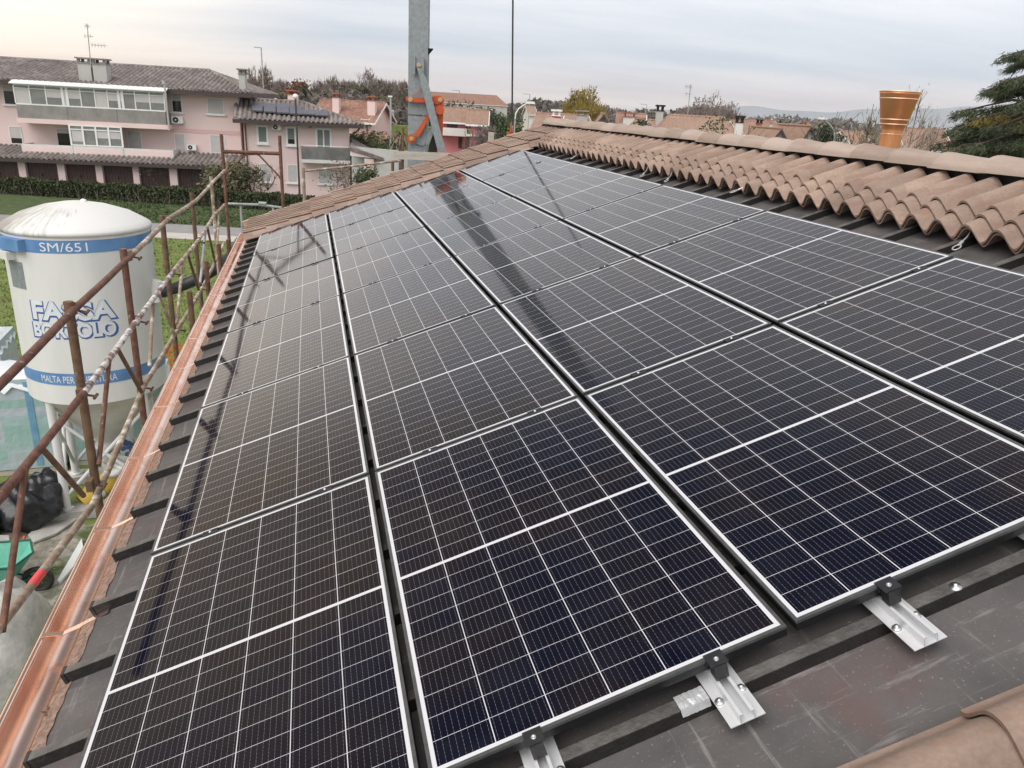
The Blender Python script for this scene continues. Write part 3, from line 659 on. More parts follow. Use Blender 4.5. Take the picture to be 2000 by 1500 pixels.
# copper chimney cowl behind the ridge
cc = at(1735, 290, 6.2); cz = cc[2]
b = MB()
KR, KH = 0.62, 0.80
def kp(l): return [(r * KR, z * KH if z > -1 else z) for r, z in l]
b.lathe(kp([(0.124, -1.4), (0.124, 0.0), (0.124, 0.18)]), (cc[0], cc[1], cz), 40)
ch = b.build('chimney', MAT['copper_bright'], house)
b = MB(); b.lathe(kp([(0.130, 0.172), (0.133, 0.195), (0.148, 0.224), (0.167, 0.268), (0.227, 0.49), (0.235, 0.514), (0.227, 0.514), (0.162, 0.268), (0.130, 0.21)]), (cc[0], cc[1], cz), 48); b.build('cowl', MAT['copper_bright'], ch)
for r_, z_ in ((0.149, 0.223), (0.166, 0.266), (0.218, 0.452), (0.236, 0.514), (0.127, 0.134)):
    rr = 0.0042 if r_ > 0.13 else 0.0022; b = MB()
    b.lathe([(r_ * KR + rr * math.cos(a), z_ * KH + rr * math.sin(a)) for a in [2 * math.pi * i / 8 for i in range(9)]], (cc[0], cc[1], cz), 48); b.build('cowl_bead', MAT['copper_bead'], ch)
b = MB(); b.lathe(kp([(0.15, 0.40), (0.0, 0.30)]), (cc[0], cc[1], cz), 24); b.build('flue', MAT['dark'], ch)

# =====================================================================  SOLAR PANELS, RAILS, CLAMPS
COLN = ['gutter side column', 'second column from the gutter', 'third column from the gutter', 'column beside the ridge tiles']
ROWN = ['nearest row', 'second row from the camera', 'third row from the camera', 'fourth row from the camera', 'second last row', 'last row by the far tiles']
def pu0(c): return c * (PW + GAPU) + GAPU / 2
def pv0(r): return r * (PL + GAPV) + GAPV / 2
proto = None
random.seed(11)
for c in range(4):
    for r in range(6):
        if proto is None:
            proto = thing('solar_panel', 'x', 'solar panel', mat=roof_matrix(pu0(c), pv0(r)), group='solar panels in four columns on the roof')
            FT, FWd = 0.0012, 0.011
            b = MB()
            for (x0, y0, x1, y1) in ((0, 0, PW, FWd), (0, PL - FWd, PW, PL), (0, FWd, FWd, PL - FWd), (PW - FWd, FWd, PW, PL - FWd)):
                b.box((x0, y0, -0.008), (x1, y1, FT))
            b.build('frame', MAT['alu_dark'], proto, world=False)
            b = MB(); t_ = 0.0015
            for (x0, y0, x1, y1) in ((t_, t_, PW - t_, t_ + 0.002), (t_, PL - t_ - 0.002, PW - t_, PL - t_), (t_, t_ + 0.002, t_ + 0.002, PL - t_ - 0.002), (PW - t_ - 0.002, t_ + 0.002, PW - t_, PL - t_ - 0.002)):
                b.box((x0, y0, -0.035), (x1, y1, -0.008))
            b.build('frame_skirt', MAT['frame_side'], proto, world=False)
            b = MB(); nx, ny = 6, 10
            vs = [(FWd + (PW - 2 * FWd) * i / nx, FWd + (PL - 2 * FWd) * j / ny, 0.0) for j in range(ny + 1) for i in range(nx + 1)]
            b.add(vs, [(j * (nx + 1) + i, j * (nx + 1) + i + 1, (j + 1) * (nx + 1) + i + 1, (j + 1) * (nx + 1) + i) for j in range(ny) for i in range(nx)])
            b.add([(FWd, FWd, -0.006), (PW - FWd, FWd, -0.006), (PW - FWd, PL - FWd, -0.006), (FWd, PL - FWd, -0.006)], [(3, 2, 1, 0)])
            b.build('glass', MAT['cells'], proto, world=False)
            p = proto
        else:
            p = copy_tree(proto)
        tilt = Matrix.Rotation(rad(random.uniform(-0.16, 0.16)), 4, 'X') @ Matrix.Rotation(rad(random.uniform(-0.16, 0.16)), 4, 'Y')
        p.matrix_basis = roof_matrix(pu0(c) + random.uniform(-0.0015, 0.0015), pv0(r) + random.uniform(-0.002, 0.002), random.uniform(-0.001, 0.001)) @ tilt
        p['label'] = 'dark solar panel in the %s, %s' % (COLN[c], ROWN[r])
RAILU = (0.285, 0.815)
railproto = None
for c in range(4):
    for s in range(2):
        u = pu0(c) + RAILU[s]
        ys = -0.152 if not (c == 1 and s == 0) else -0.15
        if railproto is None:
            railproto = thing('mounting_rail', 'x', 'rail', mat=roof_matrix(u, ys, -0.083), group='aluminium rails under the panels')
            Lr = 10.92
            b = MB()
            b.box((-0.050, 0, 0.0), (0.050, Lr, 0.0025))
            for sx in (-1, 1):
                x = sx * 0.020
                b.box((x - 0.001, 0, 0.0025), (x + 0.001, Lr, 0.030))
                b.box((min(x + sx * 0.001, x - sx * 0.008), 0, 0.030), (max(x + sx * 0.001, x - sx * 0.008), Lr, 0.032))
                b.box((min(x - sx * 0.008, x - sx * 0.006), 0, 0.026), (max(x - sx * 0.008, x - sx * 0.006), Lr, 0.030))
                b.box((sx * 0.034 - 0.001, 0, 0.0025), (sx * 0.034 + 0.001, Lr, 0.0032))
            b.build('rail_profile', MAT['alu'], railproto, world=False)
            for sx in (-1, 1):
                b = MB()
                b.lathe([(0.0, 0.0145), (0.0065, 0.0135), (0.0065, 0.0075), (0.012, 0.0065), (0.0135, 0.004), (0.0135, 0.0025)], (sx * 0.036, 0.085 + (0.012 if sx > 0 else 0), 0), 18)
                b.build('screw', MAT['steel'], railproto, world=False)
            p = railproto
        else: p = copy_tree(railproto)
        p.matrix_basis = roof_matrix(u, ys + random.uniform(-0.012, 0.012), -0.083)
        p['label'] = 'aluminium rail under the %s, on the %s of its panels' % (COLN[c], 'gutter side' if s == 0 else 'ridge side')
CSH = ['gutter side column', 'second column from gutter', 'third column from gutter', 'column at ridge tiles']
mid = endc = None
for c in range(4):
    for s in range(2):
        u = pu0(c) + RAILU[s]
        for j in range(0, 7):
            v = j * (PL + GAPV)
            if 0 < j < 6:
                if mid is None:
                    mid = thing('mid_clamp', 'x', 'clamp', mat=roof_matrix(u, v), group='black clamps between panel rows')
                    b = MB(); b.box((-0.036, -0.019, 0.0015), (0.036, -0.0065, 0.0045)); b.box((-0.036, 0.0065, 0.0015), (0.036, 0.019, 0.0045))
                    b.box((-0.036, -0.0065, -0.012), (0.036, 0.0065, 0.0035)); b.build('clamp_plate', MAT['black_plastic'], mid, world=False)
                    b = MB(); b.lathe([(0.0, 0.0055), (0.0035, 0.0055), (0.0035, 0.008), (0.0065, 0.008), (0.0065, 0.0035)], n=14); b.build('bolt', MAT['steel'], mid, world=False)
                    p = mid
                else: p = copy_tree(mid)
                p.matrix_basis = roof_matrix(u + random.uniform(-0.01, 0.01), v, 0)
                p['label'] = 'black clamp at %s seam from the camera, %s rail, %s' % (('first', 'second', 'third', 'fourth', 'fifth')[j - 1], 'gutter side' if s == 0 else 'ridge side', CSH[c])
            else:
                if endc is None:
                    endc = thing('end_clamp', 'x', 'clamp', mat=roof_matrix(u, v), group='black end clamps on the rails')
                    b = MB()
                    b.box((-0.026, -0.034, 0.0015), (0.026, 0.0145, 0.0050)); b.box((-0.019, -0.036, -0.046), (0.019, -0.0035, 0.0015))
                    b.box((-0.026, -0.0035, -0.020), (0.026, 0.0035, 0.0014))
                    b.build('clamp_body', MAT['black_plastic'], endc, world=False)
                    b = MB(); b.lathe([(0.0, 0.0062), (0.0036, 0.0062), (0.0036, 0.0085), (0.0068, 0.0085), (0.0068, 0.004)], (0, -0.014, 0), 18); b.build('bolt', MAT['steel'], endc, world=False)
                    p = endc
                else: p = copy_tree(endc)
                mm = roof_matrix(u, v + (0.0085 if j == 0 else -0.0085), 0)
                if j == 6: mm = mm @ Matrix.Rotation(math.pi, 4, 'Z')
                p.matrix_basis = mm
                p['label'] = 'black end clamp on %s end of %s rail, %s' % ('near' if j == 0 else 'far', 'gutter side' if s == 0 else 'ridge side', CSH[c])
# strip of foil between one rail and its rib
q = on_roof(1350, 1372, -0.083)
b = MB(); nn = 14; vs = []
for i in range(nn + 1):
    f = i / nn
    for (dv, dn) in ((0.010, 0.0015), (-0.015, 0.003), (-0.038, 0.0015), (-0.044, -0.022)):
        vs.append(roof(1.755 + 0.085 * f, 0.0 + dv - 0.0, -0.083 + dn + random.uniform(0, 0.003)))
b.add(vs, [(4 * i + j, 4 * i + j + 1, 4 * i + j + 5, 4 * i + j + 4) for i in range(nn) for j in range(3)])
tag(b.build('foil_strip', MAT['foil']), 'crumpled shiny foil strip folded over the dark rib beside a rail', 'foil')
# looped steel ropes hanging out of the tiles
ropes = [((1055, 284), (1040, 287), 'farthest, under the corner of the two tile strips'), ((1130, 301), (1112, 312), 'second from the far end'), ((1264, 332), (1250, 347), 'third from the far end'),
         ((1314, 339), (1297, 358), 'fourth from the far end, at a seam'), ((1462, 363), (1430, 375), 'second nearest to the camera'), ((1899, 452), (1858, 494), 'nearest to the camera')]
for (pa, pb, ds) in ropes:
    A = on_roof(*pa, -0.045); B = on_roof(*pb, -0.055)
    ln = min(np.linalg.norm(B - A), 0.24); d = unit(B - A); side = unit(np.cross(d, [0, 0, 1]))
    A = B - d * ln
    t = thing('rope_loop', 'steel rope loop poking from the tiles, %s' % ds, 'rope', roof(*A), group='wire rope loops under the ridge tiles')
    P0 = A - d * 0.10 + np.array([0, 0, 0.03]); P1 = A; P2 = A + d * ln * 0.35
    b = MB(); b.tube([roof(*P0), roof(*P1), roof(*P2)], 0.0045, 6); b.build('rope', MAT['rope'], t)
    b = MB(); b.tube([roof(*P2), roof(*(P2 + d * 0.045))], 0.009, 10); b.build('sleeve', MAT['rope'], t)
    P3 = P2 + d * 0.045; L2 = 0.07
    lp = [P3 + d * (L2 / 2 - L2 / 2 * math.cos(a)) + side * 0.018 * math.sin(a) for a in [2 * math.pi * i / 18 for i in range(19)]]
    b = MB(); b.tube([roof(*p_) for p_ in lp], 0.004, 6); b.build('loop', MAT['rope'], t)

# =====================================================================  GROUND
def struct(o): o['kind'] = 'structure'; return o
GX, GY = RGT, FWD                       # ground axes across and along the view
def gp(a, h, z=0.0): return np.array([CAM[0], CAM[1], 0]) + GX * a + GY * h + np.array([0, 0, z])
b = MB(); S_ = 5500; b.quad(gp(-S_, -300), gp(S_, -300), gp(S_, S_), gp(-S_, S_)); struct(b.build('ground', MAT['field']))
b = MB(); b.quad(gp(-90, -20, 0.006), gp(60, -20, 0.006), gp(60, 42.8, 0.006), gp(-90, 42.8, 0.006)); struct(b.build('lawn', MAT['grass']))
random.seed(21)
b = MB()                                # trampled worksite ground beside the house
ring = []
for i in range(40):
    a = 2 * math.pi * i / 40; r = 1 + random.uniform(-0.12, 0.12)
    ring.append((-3.6 + 3.9 * r * math.cos(a), 6.2 + 7.4 * r * math.sin(a), 0.012))
b.add(ring, [tuple(range(40))]); struct(b.build('worksite_ground', MAT['mud']))
def strip(name, h0, h1, mt, z0, z1=None, a0=-110, a1=75):
    b = MB(); z1 = z0 if z1 is None else z1
    b.quad(gp(a0, h0, z0), gp(a1, h0, z0), gp(a1, h1, z1), gp(a0, h1, z1), 0); return struct(b.build(name, mt))
tlt = 0.045
b = MB()
def sl(a, h, z): return gp(a, h - a * 0.0, z)
strip('pavement', 42.8, 44.7, MAT['pavement'], 0.012)
strip('road', 44.7, 47.6, MAT['asphalt'], 0.02)
strip('grass_bank', 47.6, 60.5, MAT['bank'], 0.03, 0.05)
strip('yard', 60.5, 75, MAT['asphalt'], 0.06, 0.06, -110, 4)
strip('farm_field', 118, 260, MAT['field'], 0.03, 0.4, -60, 30)
strip('verge_grass', 112, 128, MAT['grass'], 0.05, 0.3, -40, 10)

def grass_tufts(name, n, box_, z, size, mt, seed):
    r = np.random.default_rng(seed); a = r.uniform(box_[0], box_[1], n); h = r.uniform(box_[3] ** -1, box_[2] ** -1, n) ** -1
    keep = (np.sin(a * 1.3 + 2) * np.sin(h * 0.9) + r.normal(size=n) * 0.8) > -0.4
    p = np.array([gp(i, j, z) for i, j in zip(a[keep], h[keep])]); b = MB(); k = len(p)
    d = r.normal(size=(k, 3)) * 0.5; d[:, 2] = r.uniform(0.5, 1.2, k); d /= np.linalg.norm(d, axis=1)[:, None]
    e = np.cross(d, r.normal(size=(k, 3))); e /= np.linalg.norm(e, axis=1)[:, None]; sz = size * r.uniform(0.5, 1.4, k)[:, None] * (h[keep] / 30)[:, None]
    vs = np.stack([p - e * sz * 0.35, p + e * sz * 0.35, p + d * sz], 1).reshape(-1, 3)
    b.v = list(map(tuple, vs.tolist())); b.f = [[3 * i, 3 * i + 1, 3 * i + 2] for i in range(k)]; b.mi = [0] * k; b.sm = [False] * k
    o = b.build(name, MAT[mt]); o['kind'] = 'stuff'
grass_tufts('grass', 34000, (-24, -4, 18, 42.5), 0.006, 0.085, 'tuft', 5)
grass_tufts('grass', 12000, (-32, -6, 47.8, 56.5), 0.03, 0.08, 'tuft_dark', 6)
# far hills, real ridges some kilometres off
def hill_ridge(name, h, a0, a1, fn, depth):
    n = 90; b = MB(); vs = []
    for i in range(n + 1):
        a = a0 + (a1 - a0) * i / n; z = max(fn(i / n), 1.0)
        vs += [gp(a, h - depth * 0.5, 0), gp(a, h, z), gp(a, h + depth, 0)]
    b.add(vs, [(3 * i + j, 3 * i + 3 + j, 3 * i + 4 + j, 3 * i + 1 + j) for i in range(n) for j in range(2)], 0, True)
    return struct(b.build(name, MAT['hill']))
def hz(f):
    z = 96 * math.exp(-((f - 0.45) / 0.16) ** 2) + 78 * math.exp(-((f - 0.72) / 0.20) ** 2) + 60 * math.exp(-((f - 0.2) / 0.14) ** 2)
    return z + 5 * math.sin(f * 41) + 3 * math.sin(f * 97 + 1) + 7 * math.sin(f * 17)
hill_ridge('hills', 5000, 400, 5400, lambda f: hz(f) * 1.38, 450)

# =====================================================================  FOLIAGE BUILDERS
def leaf_quads(mb, centres, size, rng, mat=0, flat=0.0, down=None):
    c = np.asarray(centres, float); n = len(c)
    d = rng.normal(size=(n, 3)); d /= np.linalg.norm(d, axis=1)[:, None]
    e = rng.normal(size=(n, 3)); e[:, 2] *= (1 - flat); d[:, 2] *= (1 - flat)
    if down is not None: d = d * 0.45 + np.asarray(down)
    d /= np.linalg.norm(d, axis=1)[:, None]
    e -= d * (e * d).sum(1)[:, None]; e /= np.linalg.norm(e, axis=1)[:, None]
    s = size * rng.uniform(0.55, 1.25, n)[:, None]
    A = c - d * s - e * s * 0.45; B = c + d * s * 0.2 - e * s * 0.55; Cc = c + d * s; D = c - d * s * 0.1 + e * s * 0.55
    vs = np.stack([A, B, Cc, D], 1).reshape(-1, 3)
    o = len(mb.v); mb.v.extend(map(tuple, vs.tolist()))
    mb.f.extend([[o + 4 * i, o + 4 * i + 1, o + 4 * i + 2, o + 4 * i + 3] for i in range(n)]); mb.mi.extend([mat] * n); mb.sm.extend([False] * n)
def twig_quads(mb, centres, dirs, length, width, rng):
    c = np.asarray(centres, float); n = len(c); d = np.asarray(dirs, float); d = d + rng.normal(size=(n, 3)) * 0.45; d /= np.linalg.norm(d, axis=1)[:, None]
    e = np.cross(d, rng.normal(size=(n, 3))); e /= np.linalg.norm(e, axis=1)[:, None]
    L_ = length * rng.uniform(0.5, 1.3, n)[:, None]; w = width * rng.uniform(0.6, 1.4, n)[:, None]
    vs = np.stack([c - e * w, c + e * w, c + d * L_ + e * w * 0.3, c + d * L_ - e * w * 0.3], 1).reshape(-1, 3)
    o = len(mb.v); mb.v.extend(map(tuple, vs.tolist())); mb.f.extend([[o + 4 * i, o + 4 * i + 1, o + 4 * i + 2, o + 4 * i + 3] for i in range(n)]); mb.mi.extend([0] * n); mb.sm.extend([False] * n)
def branching(mb, p, d, length, r, level, rng, tips, spread=0.5, up=0.15, n=3, sides=4, kids=(2, 4)):
    pts = [p]; q = p.copy(); dd = d.copy()
    seg = 3
    for i in range(seg):
        dd = unit(dd + rng.normal(size=3) * 0.13 + np.array([0, 0, up * 0.3])); q = q + dd * length / seg; pts.append(q)
    mb.tube(pts, [r, r * 0.85, r * 0.7, r * 0.5], sides if level > 1 else 3, caps=False)
    if level <= 0: tips.append(q); tips.append(pts[2]); return
    for k in range(rng.integers(kids[0], kids[1] + 1)):
        t = rng.uniform(0.35, 1.0); base = pts[min(3, 1 + int(t * 3))] if t < 0.95 else q
        nd = unit(dd + rng.normal(size=3) * spread + np.array([0, 0, up])); branching(mb, base, nd, length * rng.uniform(0.55, 0.8), r * 0.55, level - 1, rng, tips, spread, up, n, sides, kids)
def tree(name, label, base, height, width, leafm, barkm='bark', seed=0, n_leaf=1800, leaf=0.22, trunk=0.35, levels=3, bare=0.0, shape='round', group=None, cat='tree', spread=0.5, trunk_r=None, clump=0.55):
    """tapered trunk, limbs and a crown of small leaf faces gathered in uneven clumps"""
    rng = np.random.default_rng(seed); base = np.asarray(base, float)
    t = thing(name, label, cat, base, group=group)
    mb = MB(); tips = []
    tr = trunk_r or height * 0.022
    top = base + np.array([rng.normal() * 0.03 * height, rng.normal() * 0.03 * height, height * trunk])
    mb.tube([base, (base + top) / 2 + rng.normal(size=3) * 0.01 * height, top], [tr * 1.25, tr, tr * 0.8], 7, caps=False)
    k = 5 if levels < 4 else 6
    for i in range(k):
        a = 2 * math.pi * i / k + rng.uniform(0, 0.8)
        out = {'round': 0.75, 'tall': 0.28, 'broad': 1.1}[shape]
        d = unit(np.array([math.cos(a) * out, math.sin(a) * out, rng.uniform(0.6, 1.1)]))
        st = base + (top - base) * rng.uniform(0.6, 1.0)
        branching(mb, st, d, height * (1 - trunk) * 0.42, tr * 0.5, levels - 1, rng, tips, spread, 0.2)
    mb.tube([top, top + np.array([0, 0, height * 0.3])], [tr * 0.8, tr * 0.3], 5, caps=False)
    mb.build('trunk', MAT[barkm], t)
    if n_leaf:
        tips = np.array(tips); tf_ = max(trunk, 0.36) if shape == 'round' else trunk
        c0 = base + np.array([0, 0, height * (tf_ + 1) / 2])
        half = np.array([width / 2, width / 2, height * (1 - tf_) / 2])
        # clump centres through the crown volume, uneven outline
        nc = max(10, int(70 * clump * 2)); cl = []
        while len(cl) < nc:
            p = rng.uniform(-1, 1, 3)
            if np.linalg.norm(p) < 1 and np.linalg.norm(p) > rng.uniform(0, 0.75): cl.append(c0 + p * half * rng.uniform(0.78, 1.05))
        cl = np.array(cl)
        per = n_leaf // nc; pts = []
        for q in cl:
            s = rng.uniform(0.05, 0.115) * width
            pts.append(q + rng.normal(size=(int(per * rng.uniform(0.5, 1.5)), 3)) * s * np.array([1, 1, 0.75]))
        pts = np.concatenate(pts)
        if bare:
            m_ = int(n_leaf * 0.75); p = rng.normal(size=(m_, 3)); p /= np.linalg.norm(p, axis=1)[:, None]
            p *= rng.uniform(0.12, 1, m_)[:, None] ** 0.5
            lump_ = 1 + 0.16 * np.sin(p[:, 0] * 7 + seed) * np.cos(p[:, 1] * 6 + seed) + 0.12 * np.sin(p[:, 2] * 9 + seed * 2)
            lo_ = 0.30 if shape == 'tall' else 0.42
            c1 = base + np.array([0, 0, height * (lo_ + 1) / 2]); q = c1 + p * np.array([width / 2, width / 2, height * (1 - lo_) / 2]) * lump_[:, None]
            dist = np.linalg.norm(base - CAM); rm = dist * 0.00040; lb = MB(); tp = []
            topc = base + np.array([rng.normal() * .03 * width, rng.normal() * .03 * width, height * 0.985])
            lb.tube([base + np.array([0, 0, height * trunk * 0.9]), base + (topc - base) * 0.65, topc], [max(tr * 0.8, rm * 2) * (1 if dist > 60 else 0.5), max(tr * 0.4, rm * 1.4) * (1 if dist > 60 else 0.5), rm * 0.7], 5, caps=False)
            for k_ in range(26 if dist > 60 else 54):
                f_ = rng.uniform(max(trunk, 0.25), 0.93); st_ = base + (topc - base) * f_
                a_ = rng.uniform(0, 6.28); rel = abs((f_ + 0.12) - (lo_ + 1) / 2) / ((1 - lo_) / 2); rad_ = width / 2 * math.sqrt(max(0.12, 1 - min(rel, 1) ** 2))
                d_ = unit(np.array([math.cos(a_), math.sin(a_), rng.uniform(0.5, 1.3)])); branching(lb, st_, d_, rad_ * 0.75, max(tr * (0.28 if dist > 60 else 0.10), rm), 2 if dist > 60 else 3, rng, tp, 0.45, 0.25, kids=(2, 3))
            lb.build('limbs', MAT[barkm], t)
            mt_ = MB(); twig_quads(mt_, q, q - (base + np.array([0, 0, height * 0.05])), leaf * 3.2, max(leaf * 0.15, np.linalg.norm(base - CAM) * 0.00042), rng)
            mt_.build('twigs', MAT[leafm], t)
            near = np.concatenate([q[rng.integers(0, m_, int(n_leaf * 0.2))], np.array(tp)[rng.integers(0, len(tp), int(n_leaf * 0.08))]])
            pts = near
        pts[:, 2] = np.maximum(pts[:, 2], base[2] + 0.1)
        mb = MB(); leaf_quads(mb, pts, leaf, rng); mb.build('crown', MAT[leafm], t)
    return t
def shrub(name, label, base, w, h, leafm, seed, n=900, leaf=0.12, stems=True, group=None, cat='shrub'):
    rng = np.random.default_rng(seed); base = np.asarray(base, float)
    t = thing(name, label, cat, base, group=group)
    mb = MB(); tips = []
    for i in range(5):
        a = rng.uniform(0, 6.28); branching(mb, base, unit(np.array([math.cos(a) * 0.6, math.sin(a) * 0.6, 1.0])), h * 0.5, 0.03, 2, rng, tips, 0.5, 0.2)
    mb.build('stem', MAT['bark'], t)
    if n:
        cl = [base + np.array([rng.normal() * w * 0.25, rng.normal() * w * 0.25, h * rng.uniform(0.25, 0.85)]) for _ in range(14)]
        pts = np.concatenate([q + rng.normal(size=(n // 14, 3)) * w * 0.13 for q in cl]); pts[:, 2] = np.maximum(pts[:, 2], base[2] + 0.05)
        mb = MB(); leaf_quads(mb, pts, leaf, rng); mb.build('foliage', MAT[leafm], t)
    return t

# =====================================================================  BUILDINGS
class Face:
    """vertical facade plane: s along it (image right), t out towards the camera, z up"""
    def __init__(f, p0, p1):
        f.o = np.array([p0[0], p0[1], 0.0]); e = np.array([p1[0] - p0[0], p1[1] - p0[1], 0.0]); f.len = np.linalg.norm(e); f.e = e / f.len
        f.n = np.array([f.e[1], -f.e[0], 0.0])
        if f.n @ FWD > 0: f.n = -f.n
    def matrix(f):
        m_ = Matrix.Identity(4)
        for i in range(3): m_[i][0], m_[i][1], m_[i][2], m_[i][3] = f.e[i], -f.n[i], (0, 0, 1)[i], f.o[i]
        return m_
    def __call__(f, s, t, z): return f.o + f.e * s + f.n * t + np.array([0, 0, z])
    def px(f, x, y, t=0.0):
        d = ray(x, y); o = f.o + f.n * t; k = ((o - CAM) @ f.n) / (d @ f.n); p = CAM + d * k; return float((p - f.o) @ f.e), float(p[2])
    def rect(f, x0, y0, x1, y1, t=0.0):
        xm, ym = (x0 + x1) / 2, (y0 + y1) / 2
        return f.px(x0, ym, t)[0], f.px(xm, y1, t)[1], f.px(x1, ym, t)[0], f.px(xm, y0, t)[1]   # s0,z0,s1,z1
def wavy_roof(mb, F, e0, e1, r0, r1, pitch=0.36, amp=0.19, per=6, mat=0, th=0.06):
    """roof plane from eave e0-e1 to ridge r0-r1 (points); rolls run up the slope; hips allowed"""
    e0, e1, r0, r1 = [np.asarray(p, float) for p in (e0, e1, r0, r1)]
    L = np.linalg.norm(e1 - e0); ed = (e1 - e0) / L
    sr0, sr1 = (r0 - e0) @ ed, (r1 - e0) @ ed
    up = r0 - e0 - ed * sr0; H = np.linalg.norm(up); ud = up / H; nrm = unit(np.cross(ed, ud)); nrm = nrm if nrm[2] > 0 else -nrm
    n = max(4, int(L / pitch * per))
    vs = []
    for i in range(n + 1):
        s = L * i / n
        if s < sr0: tm = H * s / sr0 if sr0 > 1e-6 else H
        elif s > sr1: tm = H * (L - s) / (L - sr1) if L - sr1 > 1e-6 else H
        else: tm = H
        w = amp * (abs(math.sin(math.pi * s / pitch)) - 0.5)
        for j in range(3): vs.append(e0 + ed * s + ud * tm * j / 2 + nrm * w)
        vs.append(e0 + ed * s + nrm * (w - th))
    mb.add(vs, [(4 * i + j, 4 * (i + 1) + j, 4 * (i + 1) + j + 1, 4 * i + j + 1) for i in range(n) for j in range(2)], mat, True)
    mb.add(vs, [(4 * i + 3, 4 * (i + 1) + 3, 4 * (i + 1), 4 * i) for i in range(n)], mat)
def window(f, parent, r, t=0.0, kind='shutter', frame=0.06, sill=True, name='window', leaves=1, open_=0.0):
    """r = s0,z0,s1,z1. frame stands proud, pane or roller shutter set back, sill below"""
    s0, z0, s1, z1 = r
    b = MB(); d0, d1 = t + 0.002, t + 0.05
    for (a, c_, a2, c2) in ((s0 - frame, z0 - frame, s0, z1 + frame), (s1, z0 - frame, s1 + frame, z1 + frame), (s0, z1, s1, z1 + frame), (s0, z0 - frame, s1, z0)):
        b.box((a, d0, c_), (a2, d1, c2), F=f)
    for k in range(1, leaves):
        sm = s0 + (s1 - s0) * k / leaves; b.box((sm - 0.05, d0, z0), (sm + 0.05, d1, z1), F=f)
    w = b.build(name, MAT['white_frame'], parent)
    zz = z0 + (z1 - z0) * open_
    if open_ < 1:
        b = MB(); n = max(3, int((z1 - zz) / 0.09))
        for k in range(n):
            za, zb = zz + (z1 - zz) * k / n, zz + (z1 - zz) * (k + 1) / n
            b.add([f(s0, t + 0.022, za), f(s1, t + 0.022, za), f(s1, t + 0.030, (za + zb) / 2), f(s0, t + 0.030, (za + zb) / 2), f(s1, t + 0.022, zb), f(s0, t + 0.022, zb)], [(0, 1, 2, 3), (3, 2, 4, 5)])
        b.build('roller_shutter', MAT[kind], w)
    if open_ > 0:
        b = MB(); b.quad(f(s0, t + 0.012, z0), f(s1, t + 0.012, z0), f(s1, t + 0.012, zz), f(s0, t + 0.012, zz)); b.build('pane', MAT['glass_dark'], w)
    if sill:
        b = MB(); b.box((s0 - 0.18, t + 0.002, z0 - frame - 0.09), (s1 + 0.18, t + 0.16, z0 - frame - 0.003), F=f); b.build('sill', MAT['white_frame'], w)
    return w
def aircon(f, parent, r, t=0.0):
    s0, z0, s1, z1 = r
    b = MB(); b.box((s0, t + 0.06, z0), (s1, t + 0.38, z1), F=f); a = b.build('air_conditioner', MAT['white_frame'], parent)
    cx, cz_, rr = s0 + (s1 - s0) * 0.38, (z0 + z1) / 2, (z1 - z0) * 0.40
    ring = lambda r_, tt: [f(cx + r_ * math.cos(q), tt, cz_ + r_ * math.sin(q)) for q in [2 * math.pi * i / 24 for i in range(24)]]
    b = MB(); b.add(ring(rr, t + 0.384), [tuple(range(24))]); b.add(ring(rr * 0.28, t + 0.392), [tuple(range(24))], 1); b.build('fan_grille', [MAT['glass_dark'], MAT['white_frame']], a)
    b = MB(); b.box((s0 + 0.05, t, z0 - 0.06), (s0 + 0.09, t + 0.36, z0), F=f); b.box((s1 - 0.09, t, z0 - 0.06), (s1 - 0.05, t + 0.36, z0), F=f); b.build('wall_bracket', MAT['glass_dark'], a)

# ---- long pink apartment block on the left (three storeys, garages below)
fa = Face(at(0, 300, 60.0), at(475, 300, 63.0))
A = thing('apartment_block', 'long pink apartment block with grey balconies, white glazed verandas and brown garage doors', 'building', mat=fa.matrix())
sL = -14.0
eA = 8.02
b = MB(); b.box((sL, -13, 0.5), (fa.len - 0.1, 0, eA - 0.1), F=fa); b.build('wall', MAT['pink'], A)
b = MB()
RDG = eA + 1.62
eL, eR = fa(sL - 0.8, 1.15, eA), fa(fa.px(490, 182, 1.15)[0], 1.15, eA)
hipS = fa.px(410, 136, -6.5)[0]
bL, bR = fa(sL - 0.8, -14.1, eA), fa(fa.px(490, 182, 1.15)[0], -14.1, eA)
rL, rR = fa(sL - 0.8, -6.5, RDG), fa(hipS, -6.5, RDG)
wavy_roof(b, fa, eL, eR, rL, rR); wavy_roof(b, fa, bR, bL, rR, rL); wavy_roof(b, fa, eR, bR, rR, rR + (bR - eR) * 0.001)
ra = b.build('roof', MAT['roof_brown'], A)
b = MB(); b.tube([rL, rR], 0.14, 8); b.tube([rR, eR], 0.12, 8); b.build('ridge_cap', MAT['roof_brown'], ra)
b = MB(); s_e = fa.px(490, 182, 1.15)[0]
b.box((sL - 0.8, 1.10, eA - 0.36), (s_e, 1.26, eA - 0.03), F=fa); b.box((sL - 0.8, 0.0, eA - 0.22), (s_e, 1.10, eA - 0.16), F=fa); b.box((s_e - 0.12, -14, eA - 0.30), (s_e, 1.10, eA - 0.04), F=fa)
b.build('gutter_board', MAT['fascia'], A)
# far gable roof end seen past the block
g0, g1 = at(492, 169, 80), at(536, 188, 80)
b = MB(); b.prism([g0, g1, g1 - np.array([0, 0, 0.55]), g0 - np.array([0, 0, 0.75])], FWD * -0.6); b.build('rear_verge_board', MAT['fascia'], A)
b = MB(); b.prism([g0 - [0, 0, .7], g1 - [0, 0, .5], g1 - [0.3, 0, 3.0], g0 - [0, 0, 3.2]], FWD * 4.0); b.build('rear_gable', MAT['pink'], A)
